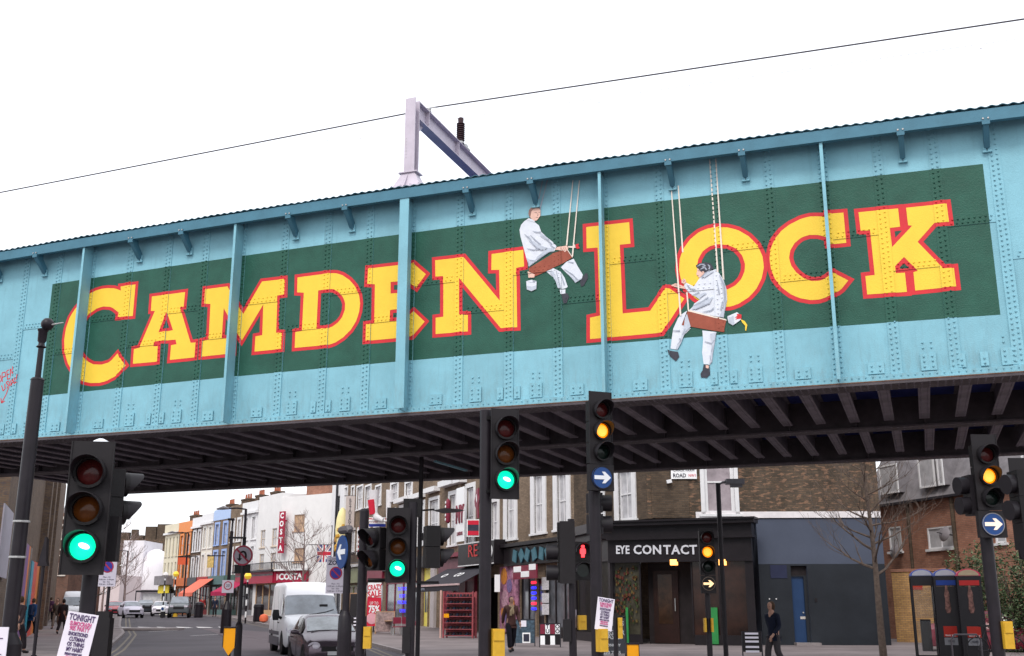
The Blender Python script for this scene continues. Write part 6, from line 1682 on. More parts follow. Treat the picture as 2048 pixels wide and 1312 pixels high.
# orange marker bollards
def marker(px, py0, py1, Y, w, label, m=M_or, name='marker_bollard', point=True):
    p = at(px, py0, Y); z0 = max(.05, at(px, py1, Y).z)
    g = empty(name, (p.x, Y, 0), 0, label, 'bollard'); hw = w / 2
    poly = [(-hw, p.z), (hw, p.z), (hw, z0 + (.18 if point else 0)), (0, z0), (-hw, z0 + (.18 if point else 0))]
    poly = poly if point else [(-hw, p.z), (hw, p.z), (hw, z0), (-hw, z0)]
    MB().prism(poly, -.03, .03).build('reflective_face', m, g)
    m2 = MB().box(-hw - .012, -.045, p.z, hw + .012, .05, p.z + .03).box(-hw - .012, -.045, z0 + .18, -hw - .001, .05, p.z).box(hw + .001, -.045, z0 + .18, hw + .012, .05, p.z).box(-.03, .031, 0, .03, .06, p.z - .02)
    m2.build('frame', M_post, g); return g
marker(460.5, 1256, 1311, 25, .26, 'orange marker board with a pointed foot beside the no u-turn post')
marker(1265, 1289, 1345, 21, .22, 'orange yellow marker board cut by the bottom edge below the green post', point=False)
# other yellow boxes on slim posts
for px_, py_, Y_, lab in ((1240, 1256, 20, 'thin dark post with a yellow button box in front of the optician board'),):
    g, h = unit('button_post', px_, py_, Y_, lab, 'post'); pole(g, -.08, .02, h + .25, r=.04); button_box(g, 0, 0, h, h=.36, w=.08)
# traffic islands the posts stand on
def island(px, Y, lx, ly, label=None):
    x = gx(px, Y); m = MB(); n = 20
    m.lathe([(1, 0), (1, .11), (.96, .12)], n, T=Matrix.Translation((x, Y, 0)) @ Matrix.Diagonal((lx, ly, 1, 1)))
    return tag(m.build('traffic_island', M_kerb), kind='structure')
island(475, 26, .9, 2.6); island(684, 22, .8, 3.2); 
# ---- phone boxes
pb = {'blue': mat('phone_roof_blue', (.08, .12, .38), rough=.3, var=.1), 'red': mat('phone_roof_red', (.55, .05, .11), rough=.3, var=.1)}
M_pblk = mat('phone_black', (.020, .018, .022), rough=.35, var=.15)
M_pgl = mat('phone_glass', (.8, .8, .8), rough=.02, var=0, trans=.95)
for i, (px_, cr, lab) in enumerate(((1849, 'blue', 'leftmost phone box of the row, with a clear window and blue domed roof'), (1896, 'blue', 'middle phone box of the row, with a blue band under its domed roof'), (1943, 'red', 'rightmost phone box of the row, with a red band and red domed roof'))):
    Y_ = 32.6 - .55 * i; x = gx(px_, Y_); zt = at(px_, 1152, Y_).z
    g = empty('phone_box', (x, Y_, .12), R(-17), lab, 'phone box', 'phone boxes by the yellow brick wall'); w = .325; H = zt - .12
    m = MB()
    for sx__ in (-w, w - .05):
        for y in (0, .75): m.box(sx__, y, 0, sx__ + .05, y + .05, H)
    m.box(-w + .05, 0, 0, w - .05, .05, .10).box(-w + .05, 0, H - .28, w - .05, .05, H - .0).box(-w, .051, H - .05, w, .749, H)
    m.build('frame', M_pblk, g)
    ar = [(-w, 0)] + [(w * math.cos(t), .20 * math.sin(t)) for t in [math.pi - math.pi * k / 12 for k in range(1, 12)]] + [(w, 0)]
    MB().prism(ar, 0.02, .78, T=Matrix.Translation((0, 0, H + .002))).build('domed_roof', pb[cr], g)
    MB().prism([(x_ * .84, z_ * .80 + .012) for x_, z_ in ar], .0, .018, T=Matrix.Translation((0, 0, H + .004))).build('lunette', mat('lunette_' + cr, (.40, .40, .46) if cr == 'blue' else (.42, .33, .22), rough=.3), g)
    if i == 0:
        MB().box(-w + .06, .02, 1.15, w - .06, .03, H - .32).build('clear_pane', M_pgl, g)
        MB().box(-.14, .2, .2, .14, .5, 1.1).build('telephone_unit', M_pblk, g)
        MB().box(-w + .06, .02, .12, w - .06, .03, 1.05).build('lower_pane', M_pgl, g)
    else:
        MB().box(-w + .05, .01, .10, w - .05, .03, H - .29).build('poster_door', M_pblk, g)
        MB().box(-w + .06, -.01, H - .26, w - .06, -.001, H - .12).build('colour_band', mat('band_' + cr, (.02, .05, .25) if cr == 'blue' else (.45, .03, .03)), g)
        MB().lathe([(.05, -.55), (.10, -.42), (.07, -.1), (.09, .05), (.05, .22), (.03, .35), (.055, .42), (.02, .5)], 10, T=Matrix.Translation((0, .0, 1.75)) @ Matrix.Diagonal((.8, .12, .85, 1))).build('poster_print', mat('poster_figure', (.20, .10, .085), var=.8, nscale=9), g, smooth=True)
        MB().box(-.18, -.008, .62, .18, .005, .92).build('red_card', mat('red_card', (.42, .03, .02)), g)
        MB().box(-.18, -.008, .40, .18, .005, .60).build('white_card', mat('grey_card', (.22, .22, .24)), g)
        text('WHY PAY', .075, M_let, g, (0, -.016, .66), sx=.9); text('MORE', .075, M_letd, g, (0, -.016, .5), sx=.9)

# ---- pavement boards, shoe rack, chairs
def aboard(px, py0, py1, Y, w, label, face, fn=None, rz=0, frame_m=None):
    p0, p1 = at(px, py0, Y), at(px, py1, Y); H = p0.z - max(p1.z, .12); g = empty('pavement_board', (p0.x, Y, max(p1.z, .12)), rz, label, 'pavement board')
    T = Matrix.Rotation(R(-9), 4, 'X'); T2 = Matrix.Translation((0, .5 * H * .6, 0)) @ Matrix.Rotation(R(9), 4, 'X')
    o = MB().box(-w / 2, -.015, .12, w / 2, .015, H, T=T).build('board_face', face, g)
    fr = MB()
    for TT in (T, T2):
        fr.box(-w / 2 - .03, -.02, 0, -w / 2, .02, H, T=TT).box(w / 2, -.02, 0, w / 2 + .03, .02, H, T=TT)
    fr.box(-w / 2, -.015, .12, w / 2, .015, H, T=T2)
    fr.build('board_frame', frame_m or M_blkf, g)
    if fn: fn(o, T, H, w)
    return g
def tx_on(o, T, t, s, m, z, sx=1.0, x=0, bold=.0):
    q = text(t, s, m, o, tuple((T @ Vector((x, -.025, z)))), (R(-9), 0, 0), sx=sx, bold=bold); return q
def tattoo(o, T, H, w):
    for i, (x, z, m_, hh) in enumerate(((-.75, .55, M_maro, .4), (-.25, .55, M_let, .4), (.25, .55, M_maro, .4), (.75, .55, M_let, .4), (-.75, .1, M_let, .38), (-.25, .1, M_blkp, .38), (.25, .1, M_let, .38), (.75, .1, M_blkp, .38))):
        MB().box(x * w / 2 - w * .115, -.022, z * H, x * w / 2 + w * .115, -.016, (z + hh) * H, T=T).build('check_square', m_, o)
    for t_, x_, z_ in (('T', -.125, .85), ('O', .375, .85), ('U', -.125, .65), ('O', .375, .65)): tx_on(o, T, t_, .21, M_letd, H * z_, x=w * x_, bold=.006)
aboard(1100, 1246, 1300, 41.5, .74, 'checkered tattoo board in red white and black on the pavement', M_blkp, tattoo)
def flyer(o, T, H, w):
    MB().box(-.2, -.02, H * .72, .05, -.016, H * .95, T=T).build('flyer', M_paper, o); MB().box(-.1, -.022, H * .12, .2, -.016, H * .5, T=T).build('tablet_flyer', M_let, o); MB().box(-.06, -.028, H * .17, .16, -.0225, H * .45, T=T).build('flyer_print', M_letd, o)
aboard(1050, 1238, 1296, 42.5, .72, 'graffiti coloured pavement board with flyers beside the walking man', mat('board_teal', (.05, .08, .11), var=.6, nscale=9), flyer)
def eye(o, T, H, w):
    for t, s, z, sx in (('APPOINTMENTS', .11, .93, .8), ('EYE TESTS', .17, .82, .95), ('DESIGNER', .19, .60, .85), ('GLASSES', .19, .50, .85), ('ECONOMY', .10, .30, 1), ('020 7485', .12, .12, 1.1)):
        tx_on(o, T, t, s, M_let, z * H, sx=sx, bold=.004)
aboard(1222, 1232, 1316, 31, .80, 'tall grey optician board lettered eye tests and designer glasses', mat('board_slate', (.10, .10, .115), rough=.5), eye)
def menu(o, T, H, w):
    for i, z in enumerate((.9, .74, .58, .36, .18)): MB().box(-.2, -.02, z * H - .03, .2, -.016, z * H + .03, T=T).build('chalk_line', M_paper, o)
aboard(1503, 1262, 1312, 34, .55, 'leaning black menu board with white lines in front of the shop corner', M_blkp, menu, rz=R(-10))
aboard(770, 1222, 1268, 58, .95, 'wooden framed menu board behind the yellow button box', mat('menu_print', (.28, .20, .19), var=.5, nscale=6), None, frame_m=mat('pale_wood', (.45, .27, .16)))
g = aboard(716, 1185, 1240, 62, .9, 'wooden framed blackboard between the keep left post and the thick pole', M_blkp, None, frame_m=mat('pale_wood', (.45, .27, .16)))
aboard(716, 1232, 1275, 50, .7, 'dark pavement board with white print between two posts', M_blkp, menu)
# shoe rack
p = at(922, 1278, 52.5); g = empty('shoe_rack', (p.x, 52.5, .12), R(-18), 'tall maroon wooden rack full of shoes outside the maroon shop', 'shelf rack')
M_rack = mat('rack_maroon', (.30, .07, .08), rough=.5, var=.2); hh = 2.15
MB().box(-.85, -.25, 0, -.78, -.17, hh).box(.62, -.25, 0, .69, -.17, hh).box(-.85, .2, 0, -.78, .28, hh).box(.62, .2, 0, .69, .28, hh).box(-.78, .2, .1, .62, .24, hh - .05).build('rack_frame', M_rack, g)
MB().box(-.95, -.35, -.02, -.88, -.27, hh + .05).build('light_post', mat('pale_pink_wood', (.6, .38, .33)), g)
random.seed(3)
shs = [MB().box(-.05, -.12, 0, .05, .10, .05).box(-.05, .0, .05, .05, .10, .13).mesh('shoe', mat('shoe_%d' % k, c, var=.1)) for k, c in enumerate(((.02, .02, .03), (.06, .03, .03), (.03, .035, .06), (.02, .015, .02)))]
for k in range(7):
    z = .12 + k * .29; MB().box(-.78, -.24, z, .62, .19, z + .03, ).build('shelf', M_rack, g)
    for i in range(8): put('shoe', shs[(i + k) % 4], g, (-.66 + i * .165, -.08, z + .03), (0, 0, R(random.uniform(-8, 8))))
MB().box(-.78, -.27, .95, -.52, -.25, 1.13).build('orange_tag', M_or, g)
def chair(px, py, Y, label):
    p = at(px, py, Y); g = empty('cafe_chair', (p.x, Y, .12), R(random.uniform(-20, 20)), label, 'chair', 'cafe chairs by the sale banner'); m = MB()
    for a, c in ((-.22, -.2), (.22, -.2)): m.box(a - .02, c - .02, 0, a + .02, c + .02, .45)
    for a, c in ((-.22, .2), (.22, .2)): m.box(a - .02, c - .02, 0, a + .02, c + .02, .95)
    m.build('chair_frame', M_zinc, g); MB().box(-.25, -.23, .45, .25, .23, .49).build('seat', M_maro, g); MB().box(-.24, .18, .62, .24, .21, .93).build('backrest', M_maro, g)
chair(795, 1260, 56, 'metal cafe chair left of the pair in front of the maroon shopfront'); chair(810, 1260, 57, 'metal cafe chair close to the signal pole'); 
p = at(783, 1250, 58); g = empty('cafe_table', (p.x, 58, .12), 0, 'small round cafe table by the metal chairs', 'table'); MB().lathe([(.38, .72), (.38, .75)], 14).build('table_top', mat('pale_wood', (.45, .27, .16)), g); MB().cyl((0, 0, 0), (0, 0, .72), .04, .04, 8).lathe([(.25, 0), (.25, .03)], 10).build('table_leg', M_zinc, g)

# ---- far street furniture
def far_lamp(px, ytop, Y, arm, label, side=-1):
    g, h = unit('street_lamp', px, ytop, Y, label, 'street lamp'); pole(g, 0, 0, h, r=.08)
    MB().tube([(0, 0, h - .02), (side * arm * .5, 0, h + .06), (side * arm, 0, h + .04)], .05, 6).build('arm', M_post, g)
    MB().tube([(side * arm, 0, h + .04), (side * (arm + .35), 0, h + .08), (side * (arm + .8), 0, h + .0)], [.06, .13, .05], 8).build('lantern', mat('lantern_grey', (.16, .15, .16)), g, smooth=True)
far_lamp(492, 1018, 70, 1.1, 'tall grey street lamp behind the no u-turn sign with its arm reaching left')
far_lamp(377, 1066, 110, 1.3, 'street lamp in front of the orange framed house')
far_lamp(256, 1102, 120, 1.5, 'street lamp in front of the white end house', side=-1)
def belisha(px, py, Y, lit, label):
    g, h = unit('belisha_beacon', px, py, Y, label, 'beacon', group='belisha beacons')
    g.location.z = gz(Y); h = at(px, py, Y).z - gz(Y)
    for k in range(8): MB().cyl((0, 0, h * k / 8), (0, 0, h * (k + 1) / 8 - .001), .06, .06, 8).build('pole_band', (M_post, M_let)[k % 2], g)
    MB().lathe([(.03, -.26), (.2, -.17), (.27, 0), (.2, .17), (.03, .26)], 12, c=(0, 0, h)).build('globe', mat('globe_amber' if lit else 'globe_pale', (.75, .5, .05) if lit else (.7, .66, .66), emit=.25 if lit else 0, ecol=(1, .6, .05), rough=.3), g, smooth=True)
belisha(352, 1148, 100, True, 'amber globed beacon right of the pair on the traffic island'); belisha(331, 1150, 96, False, 'pale globed beacon left of the pair on the traffic island'); belisha(496, 1152, 80, True, 'bright amber globed beacon left of the cafe fascia')
isl = onground(332, 1245); tag(MB().lathe([(1, 0), (1, .12), (.95, .13)], 16, T=Matrix.Translation((isl.x + .4, isl.y - 6, gz(isl.y - 6))) @ Matrix.Diagonal((2.6, 1.4, 1, 1))).build('traffic_island', M_kerb), kind='structure')
for px_, lab, top, bot in ((327, 'pale keep left bollard on the far traffic island', M_let, M_sigb), (352, 'white and yellow bollard with a blue arrow on the far traffic island', M_let, M_yb)):
    Y_ = 97 if px_ == 352 else 93; g = empty('traffic_bollard', (gx(px_, Y_), Y_, gz(Y_) + .1), 0, lab, 'bollard')
    MB().lathe([(.22, 0), (.2, .45), (.2, .5)], 10).build('base', bot, g); MB().lathe([(.2, .501), (.19, .9), (.1, 1.0)], 10).build('top', top, g)
    disc(g, .12, .72, M_sblue, y0=-.2, y1=-.22, nm='blue_disc')
for px_, Y_, lab in ((398, 92, 'dark litter bin under the salmon awning'), (518, 80, 'dark litter bin left of the van near the cafe windows')):
    g = empty('litter_bin', (gx(px_, Y_), Y_, gz(Y_) + .12), 0, lab, 'bin'); MB().lathe([(.34, 0), (.38, .1), (.36, .95), (.40, 1.0)], 12).build('body', M_post, g); MB().lathe([(.40, 1.0), (.34, 1.2), (.1, 1.28)], 12).build('lid', M_post, g)
g = empty('traffic_cone_bag', (gx(529, 78), 78, gz(78) + .12), 0, 'round orange bag lying beside the litter bin left of the van', 'bag'); MB().lathe([(.05, .0), (.28, .1), (.33, .3), (.25, .5), (.05, .58)], 12).build('bag', mat('orange_bag', (.8, .17, .08)), g, smooth=True)
g = empty('bus_shelter', (gx(300, 135), 135, gz(135) + .12), 0, 'small dark bus shelter in front of the low white building', 'bus shelter')
MB().box(-1.9, 0, 2.5, 1.9, 1.4, 2.7).build('roof', M_post, g); MB().box(-1.9, 0, 0, -1.8, .1, 2.5).build('post', M_post, g); MB().box(1.8, 0, 0, 1.9, .1, 2.5).build('post', M_post, g); MB().box(-1.1, .5, .4, 1.7, .55, 2.4).build('panel', M_gcur, g)
for px_, py_, Y_, m_, w_, h_, lab in ((366, 1122, 117, mat('sign_orange_red', (.6, .1, .04)), .55, .38, 'small orange shop sign on the brown house'), (421, 1124, 100, mat('pub_sign', (.6, .42, .15), var=.4, nscale=6), .28, .5, 'small framed pub sign on a bracket by the blue framed house')):
    p = at(px_, py_, Y_); g = empty('projecting_sign', tuple(p), 0, lab, 'sign'); MB().box(-w_, -.05, -h_, w_, .05, h_).build('panel', m_, g); MB().box(-w_ - .05, -.07, h_ + .01, w_ + 1.0, .07, h_ + .1).build('bracket', M_post, g)
# ================================================================ VEHICLES
M_tyre = mat('tyre', (.015, .014, .016), rough=.85, var=.2)
M_rim = mat('wheel_rim', (.25, .25, .27), rough=.35, metal=.6, var=.1)
M_cgl = mat('car_glass', (.045, .05, .06), rough=.05, var=.2, spec=.9)
M_cglb = mat('windscreen_glass', (.20, .22, .25), rough=.06, var=.35, nscale=1.5, spec=.9)
M_plas = mat('car_black_plastic', (.02, .018, .02), rough=.55, var=.1)
M_hlamp = mat('headlamp_glass', (.62, .58, .66), rough=.12, var=.2, nscale=12, spec=.8)
M_rlamp = mat('rear_lamp', (.45, .03, .03), rough=.2)
M_orl = mat('indicator_glass', (.7, .3, .03), rough=.2)
M_plt = mat('number_plate', (.68, .6, .25), rough=.5)
def carpaint(n, c, r=.28, m=0): return mat('car_' + n, c, rough=r, var=.03, spec=.7, metal=m)
def vehicle(name, label, cat, paint, st, wheels, wr=.32, ww=.2, glass=None, lights=True, dark_low=.0, group=None):
    """st: stations front to back: (y, half width, z sill, z belt, z top, half top, roof?)   front of the car looks to -y"""
    g = empty(name, (0, 0, 0), 0, label, cat, group)
    rows = []
    for (y, w, zs, zb, zt, wt) in st:
        hp = [(w * .90, zs), (w * .985, zs + .10), (w, zs + (zb - zs) * .45), (w * .985, zb - .06), (w * .95, zb), (wt + (w * .95 - wt) * .12, zb + (zt - zb) * .90), (wt * .93, zt - .004), (wt * .5, zt + .022), (0, zt + .03)]
        rows.append([(x, y, z) for x, z in hp] + [(-x, y, z) for x, z in reversed(hp[:-1])])
    n = len(rows[0]); body = MB(); body.v = [Vector(p) for r in rows for p in r]
    glassf = []
    for i in range(len(st) - 1):
        roofy = st[i][4] - st[i][3]; roofy2 = st[i + 1][4] - st[i + 1][3]
        for k in range(n - 1):
            f = (i * n + k, i * n + k + 1, (i + 1) * n + k + 1, (i + 1) * n + k)
            body.f.append(f); body.m.append(0)
        f = (i * n + n - 1, i * n, (i + 1) * n, (i + 1) * n + n - 1); body.f.append(f); body.m.append(1)
    body.f.append(tuple(reversed(range(n)))); body.m.append(0)
    body.f.append(tuple((len(st) - 1) * n + k for k in range(n))); body.m.append(0)
    o = body.build('body', [paint, M_plas], g, smooth=True)
    def patch(i0, i1, ks, nm, m, inset=.06, off=.006, u0=0, u1=1):
        """a pane laid on the skin between stations i0..i1 and profile points ks"""
        A = [Vector(rows[i0][k]) for k in ks]; B = [Vector(rows[i1][k]) for k in ks]
        def q(P, Q, a): return P.lerp(Q, a)
        a0, a1 = u0 + inset, u1 - inset
        la = [q(A[j], B[j], a0) for j in range(len(ks))]; lb = [q(A[j], B[j], a1) for j in range(len(ks))]
        la[0] = la[0].lerp(la[1], inset * 1.5); la[-1] = la[-1].lerp(la[-2], inset * 1.5); lb[0] = lb[0].lerp(lb[1], inset * 1.5); lb[-1] = lb[-1].lerp(lb[-2], inset * 1.5)
        nn = (lb[0] - la[0]).cross(la[-1] - la[0]).normalized()
        c = (la[0] + lb[-1]) / 2; out = Vector((c.x, c.y * 0, c.z - .6))
        if abs(c.x) < .2: out = Vector((0, -1 if i0 < len(st) / 2 else 1, .4))
        if nn.dot(out) < 0: nn = -nn
        vs = [p + nn * off for p in la] + [p + nn * off for p in lb] + [p - nn * .02 for p in la] + [p - nn * .02 for p in lb]; m_ = len(ks)
        fs = [(j, j + 1, m_ + j + 1, m_ + j) for j in range(m_ - 1)] + [(2 * m_ + j, 3 * m_ + j, 3 * m_ + j + 1, 2 * m_ + j + 1) for j in range(m_ - 1)]
        fs += [(0, m_, 3 * m_, 2 * m_), (m_ - 1, 3 * m_ - 1, 4 * m_ - 1, 2 * m_ - 1)]
        return MB().add(vs, fs).build(nm, m, g)
    for (y, x) in wheels:
        for s in (-1, 1):
            wl = empty('wheel', (0, 0, 0)); wl.parent = g; wl.location = (s * (x - ww / 2), y, wr)
            T = Matrix.Rotation(R(90), 4, 'Y')
            MB().lathe([(wr * .62, -ww / 2), (wr * .93, -ww / 2), (wr, -ww / 2 + .03), (wr, ww / 2 - .03), (wr * .93, ww / 2), (wr * .62, ww / 2)], 20, T=T, ring=True).build('tyre', M_tyre, wl, smooth=True)
            MB().lathe([(wr * .62, -ww * .36), (wr * .62, ww * .36)], 16, T=T).lathe([(wr * .2, -ww * .42), (wr * .2, ww * .42)], 8, T=T).build('rim', M_rim, wl)
            MB().lathe([(wr * 1.13, -.02), (wr * 1.13, .03)], 20, T=Matrix.Translation((s * (x - .02), y, wr + .02)) @ T).build('wheel_arch', M_plas, g)
    return g, patch, rows
def pos(g, px, Y, ang, z=None):
    g.location = (gx(px, Y), Y, gz(Y) if z is None else z); g.rotation_euler = (0, 0, ang)

# --- white van
st = [(-2.62, .70, .38, .80, .92, .60), (-2.55, .90, .30, .95, 1.02, .78), (-2.25, .99, .25, 1.10, 1.22, .84), (-1.78, 1.0, .25, 1.14, 1.25, .90), (-1.72, 1.0, .25, 1.15, 1.28, .91), (-1.12, 1.0, .25, 1.20, 1.98, .86), (-1.04, 1.0, .25, 1.20, 2.06, .86), (-.72, 1.0, .25, 1.20, 2.30, .84), (0.0, 1.0, .25, 1.20, 2.42, .86), (2.55, 1.0, .28, 1.20, 2.44, .86), (2.62, .96, .40, 1.20, 2.38, .82)]
M_vw = carpaint('white', (.82, .81, .84))
van, patch, rows = vehicle('van', 'tall white panel van waiting behind the dark hatchback', 'van', M_vw, st, [(-1.75, 1.0), (1.5, 1.0)], wr=.36, ww=.24)
k5 = [4, 5, 6, 7, 8, 9, 10, 11, 12]
patch(4, 5, [5, 6, 7, 8, 9, 10, 11], 'windscreen', M_cglb, inset=.035, off=.012)
patch(5, 7, [4, 5], 'side_window', M_cgl, inset=.12, off=.012, u0=-.4); patch(5, 7, [12, 11], 'side_window', M_cgl, inset=.12, off=.012, u0=-.4)
for s in (-1, 1):
    MB().lathe([(.10, -.16), (.13, 0), (.10, .16)], 10, T=Matrix.Translation((s * 1.17, -1.25, 1.30)) @ Matrix.Diagonal((.95, .7, 1.1, 1))).cyl((s * 1.17, -1.25, 1.30), (s * .95, -1.15, 1.18), .04, .05, 6).build('door_mirror', M_plas, van, smooth=True)
    MB().lathe([(.02, .05), (.13, .03), (.17, 0), (.13, -.04)], 12, T=Matrix.Translation((s * .78, -2.50, .90)) @ Matrix.Rotation(R(s * 28), 4, 'Z') @ Matrix.Rotation(R(60), 4, 'X') @ Matrix.Diagonal((1.0, 1.25, 1, 1))).build('headlamp', M_hlamp, van, smooth=True)
    MB().box(s * 1.002, -.9, .62, s * 1.02, 2.3, .74).box(s * 1.0, -.95, .26, s * 1.012, 2.3, .55).build('side_moulding', mat('grey_plastic', (.13, .12, .14), rough=.6), van)
    for y0_ in (-.35, .95): MB().box(s * 1.0, y0_, 1.30, s * 1.004, y0_ + .015, 2.2).box(s * 1.0, y0_, .6, s * 1.006, y0_ + .012, 1.28).build('panel_seam', M_plas, van)
    MB().box(s * 1.001, -.8, 1.02, s * 1.03, -.62, 1.06).build('door_handle', M_plas, van)
MB().box(-.86, -2.70, .30, .86, -2.50, .62).box(-.55, -2.69, .63, .55, -2.56, .80).build('bumper', mat('grey_plastic', (.13, .12, .14), rough=.6), van)
MB().box(-.26, -2.715, .42, .26, -2.70, .53).build('number_plate', M_plt, van)
MB().tube([(-.1, -1.76, 1.30), (.5, -1.66, 1.40), (.78, -1.58, 1.48)], .014, 5).build('wiper', M_plas, van)
MB().tube([(.85, -1.76, 1.30), (.1, -1.72, 1.33)], .012, 5).build('wiper', M_plas, van)
MB().box(.30, -1.50, 1.58, .58, -1.48, 1.66).build('inside_mirror', M_plas, van)
van.location = (-7.5, 40.3, 0.0); van.rotation_euler = (0, 0, R(18))
# --- dark hatchback in front
st = [(-1.92, .55, .32, .52, .60, .48), (-1.86, .74, .24, .60, .68, .62), (-1.62, .81, .20, .70, .78, .68), (-1.05, .82, .20, .82, .91, .66), (-.88, .82, .20, .86, .96, .65), (-.18, .82, .20, .89, 1.36, .57), (.05, .82, .20, .90, 1.42, .57), (1.0, .82, .22, .92, 1.40, .56), (1.45, .80, .26, .93, 1.28, .54), (1.80, .76, .32, .90, .98, .58), (1.86, .66, .40, .80, .86, .55)]
M_hb = carpaint('plum_grey', (.13, .10, .125), .22, .55)
hb, patch, rows = vehicle('hatchback', 'dark plum grey hatchback in front of the white van', 'car', M_hb, st, [(-1.28, .82), (1.18, .82)], wr=.30, ww=.18)
patch(4, 5, [5, 6, 7, 8, 9, 10, 11], 'windscreen', mat('bright_windscreen', (.52, .56, .60), rough=.05, var=.35, nscale=2.5, spec=.9), inset=.05, off=.01)
for ks in ([4, 5], [12, 11]):
    patch(4, 6, ks, 'side_window', M_cgl, inset=.05, off=.008, u0=.35); patch(6, 7, ks, 'side_window', M_cgl, inset=.06, off=.008)
for s in (-1, 1):
    MB().lathe([(.03, .045), (.10, .03), (.145, 0), (.11, -.04)], 12, T=Matrix.Translation((s * .60, -1.845, .62)) @ Matrix.Rotation(R(s * 30), 4, 'Z') @ Matrix.Rotation(R(72), 4, 'X') @ Matrix.Diagonal((1.15, .75, 1, 1))).build('headlamp', M_hlamp, hb, smooth=True)
    MB().lathe([(.05, -.10), (.085, 0), (.05, .10)], 10, T=Matrix.Translation((s * .95, -.62, .96)) @ Matrix.Rotation(R(90), 4, 'Y') @ Matrix.Diagonal((.8, .8, 1.1, 1))).cyl((s * .93, -.62, .94), (s * .78, -.55, .90), .025, .035, 6).build('door_mirror', M_hb, hb, smooth=True)
    MB().box(s * .822, -.05, .30, s * .827, -.035, .88).build('door_seam', M_plas, hb); MB().box(s * .82, .75, .78, s * .85, .95, .81).build('door_handle', M_plas, hb)
MB().box(-.42, -1.945, .47, .42, -1.86, .60).box(-.55, -1.95, .25, .55, -1.84, .36).build('grille', M_plas, hb)
MB().box(-.26, -1.96, .37, .26, -1.945, .47).build('number_plate', mat('plate_white', (.6, .6, .62)), hb)
MB().lathe([(.05, 0), (.05, .01)], 12, T=Matrix.Translation((0, -1.955, .555)) @ Matrix.Rotation(R(90), 4, 'X')).build('badge', M_rim, hb)
MB().tube([(-.55, -.93, .955), (-.1, -.88, .985), (.2, -.9, .965)], .010, 5).build('wiper', M_plas, hb); MB().tube([(.0, -.93, .96), (.5, -.88, .975)], .010, 5).build('wiper', M_plas, hb)
hb.location = (-5.2, 31.2, 0); hb.rotation_euler = (0, 0, R(19)); hb.scale = (1, 1, .96)
# --- far traffic
def saloon(label, paint, L=4.2, W=.86, H=1.42, tall=False, group='cars queuing up the far street'):
    h = H
    if tall: st = [(-L / 2, .7 * W, .45, .85, .95, .6), (-L / 2 + .1, .92 * W, .35, .95, 1.05, .72), (-L / 2 + 1.0, W, .35, 1.05, 1.14, .75), (-L / 2 + 1.15, W, .35, 1.08, 1.2, .75), (-L / 2 + 1.75, W, .35, 1.12, h - .04, .68), (-L / 2 + 2.1, W, .35, 1.12, h, .68), (L / 2 - .3, W, .38, 1.12, h - .03, .66), (L / 2 - .04, .96 * W, .42, 1.1, 1.2, .72), (L / 2, .85 * W, .5, .95, 1.0, .7)]
    else: st = [(-L / 2, .6, .35, .55, .62, .5), (-L / 2 + .12, .92 * W, .25, .66, .72, .68), (-L / 2 + .9, W, .22, .82, .90, .70), (-L / 2 + 1.1, W, .22, .86, .96, .68), (-L / 2 + 1.75, W, .22, .88, h - .05, .58), (-L / 2 + 2.1, W, .22, .90, h, .58), (L / 2 - 1.15, W, .24, .92, h - .03, .57), (L / 2 - .5, W * .98, .26, .92, 1.02, .66), (L / 2 - .08, .93 * W, .30, .88, .95, .66), (L / 2, .82 * W, .38, .75, .8, .62)]
    g, patch, rows = vehicle('car', label, 'car', paint, st, [(-L / 2 + .8, W), (L / 2 - .8, W)], wr=.38 if tall else .30, ww=.2, group=group)
    patch(3, 4, [5, 6, 7, 8, 9, 10, 11], 'windscreen', M_cglb, inset=.05, off=.012); patch(6, 7, [5, 6, 7, 8, 9, 10, 11], 'rear_window', M_cglb, inset=.05, off=.012)
    for ks in ([4, 5], [12, 11]): patch(3, 4, ks, 'side_window', M_cgl, u0=.3); patch(4, 6, ks, 'side_window', M_cgl)
    z = .95 if tall else .70
    for s in (-1, 1):
        MB().box(s * .45, -L / 2 - .02, z - .05, s * .75, -L / 2 + .12, z + .10).build('headlight', M_hlamp, g); MB().box(s * .62, L / 2 - .06, z + .0, s * .80, L / 2 + .02, z + .18).build('tail_light', M_rlamp, g)
        MB().cbox((s * (W + .09), -L / 2 + 1.35, z + .3), (.18, .1, .14)).build('door_mirror', M_plas, g)
    MB().box(-.26, L / 2 + .001, z - .05, .26, L / 2 + .03, z + .06).build('rear_plate', M_plt, g); MB().box(-.45, -L / 2 - .03, z - .22, .45, -L / 2 + .05, z - .02).build('grille', M_plas, g)
    MB().box(-.7, L / 2 - .04, .36, .7, L / 2 + .025, .50).build('bumper', M_plas, g)
    return g
g = saloon('silver lilac car driving away nearest the zebra crossing', carpaint('silver_lilac', (.52, .49, .58))); pos(g, 262, 98, R(28)); g.location.y = 98
g = saloon('red car half hidden behind the silver one', carpaint('red', (.45, .03, .05))); pos(g, 230, 110, R(25))
g = saloon('dark car driving away beyond the silver one', carpaint('dark', (.03, .035, .045)), tall=True, H=1.6); pos(g, 291, 118, R(22))
g = saloon('white car facing the camera left of the dark off-roader', carpaint('white2', (.68, .64, .70))); pos(g, 322, 110, R(18))
g = saloon('dark off-roader with silver bonnet on the right of the queue', carpaint('charcoal', (.10, .11, .12)), tall=True, H=1.8, W=.92, L=4.5); pos(g, 360, 99, R(14))
g = saloon('silver car squeezed behind the traffic island', carpaint('silver3', (.40, .40, .45))); pos(g, 338, 128, R(18))
g = saloon('pinkish red small car behind the right signal post', carpaint('crimson', (.20, .01, .03)), group=None); pos(g, 1975, 38, R(70)); 
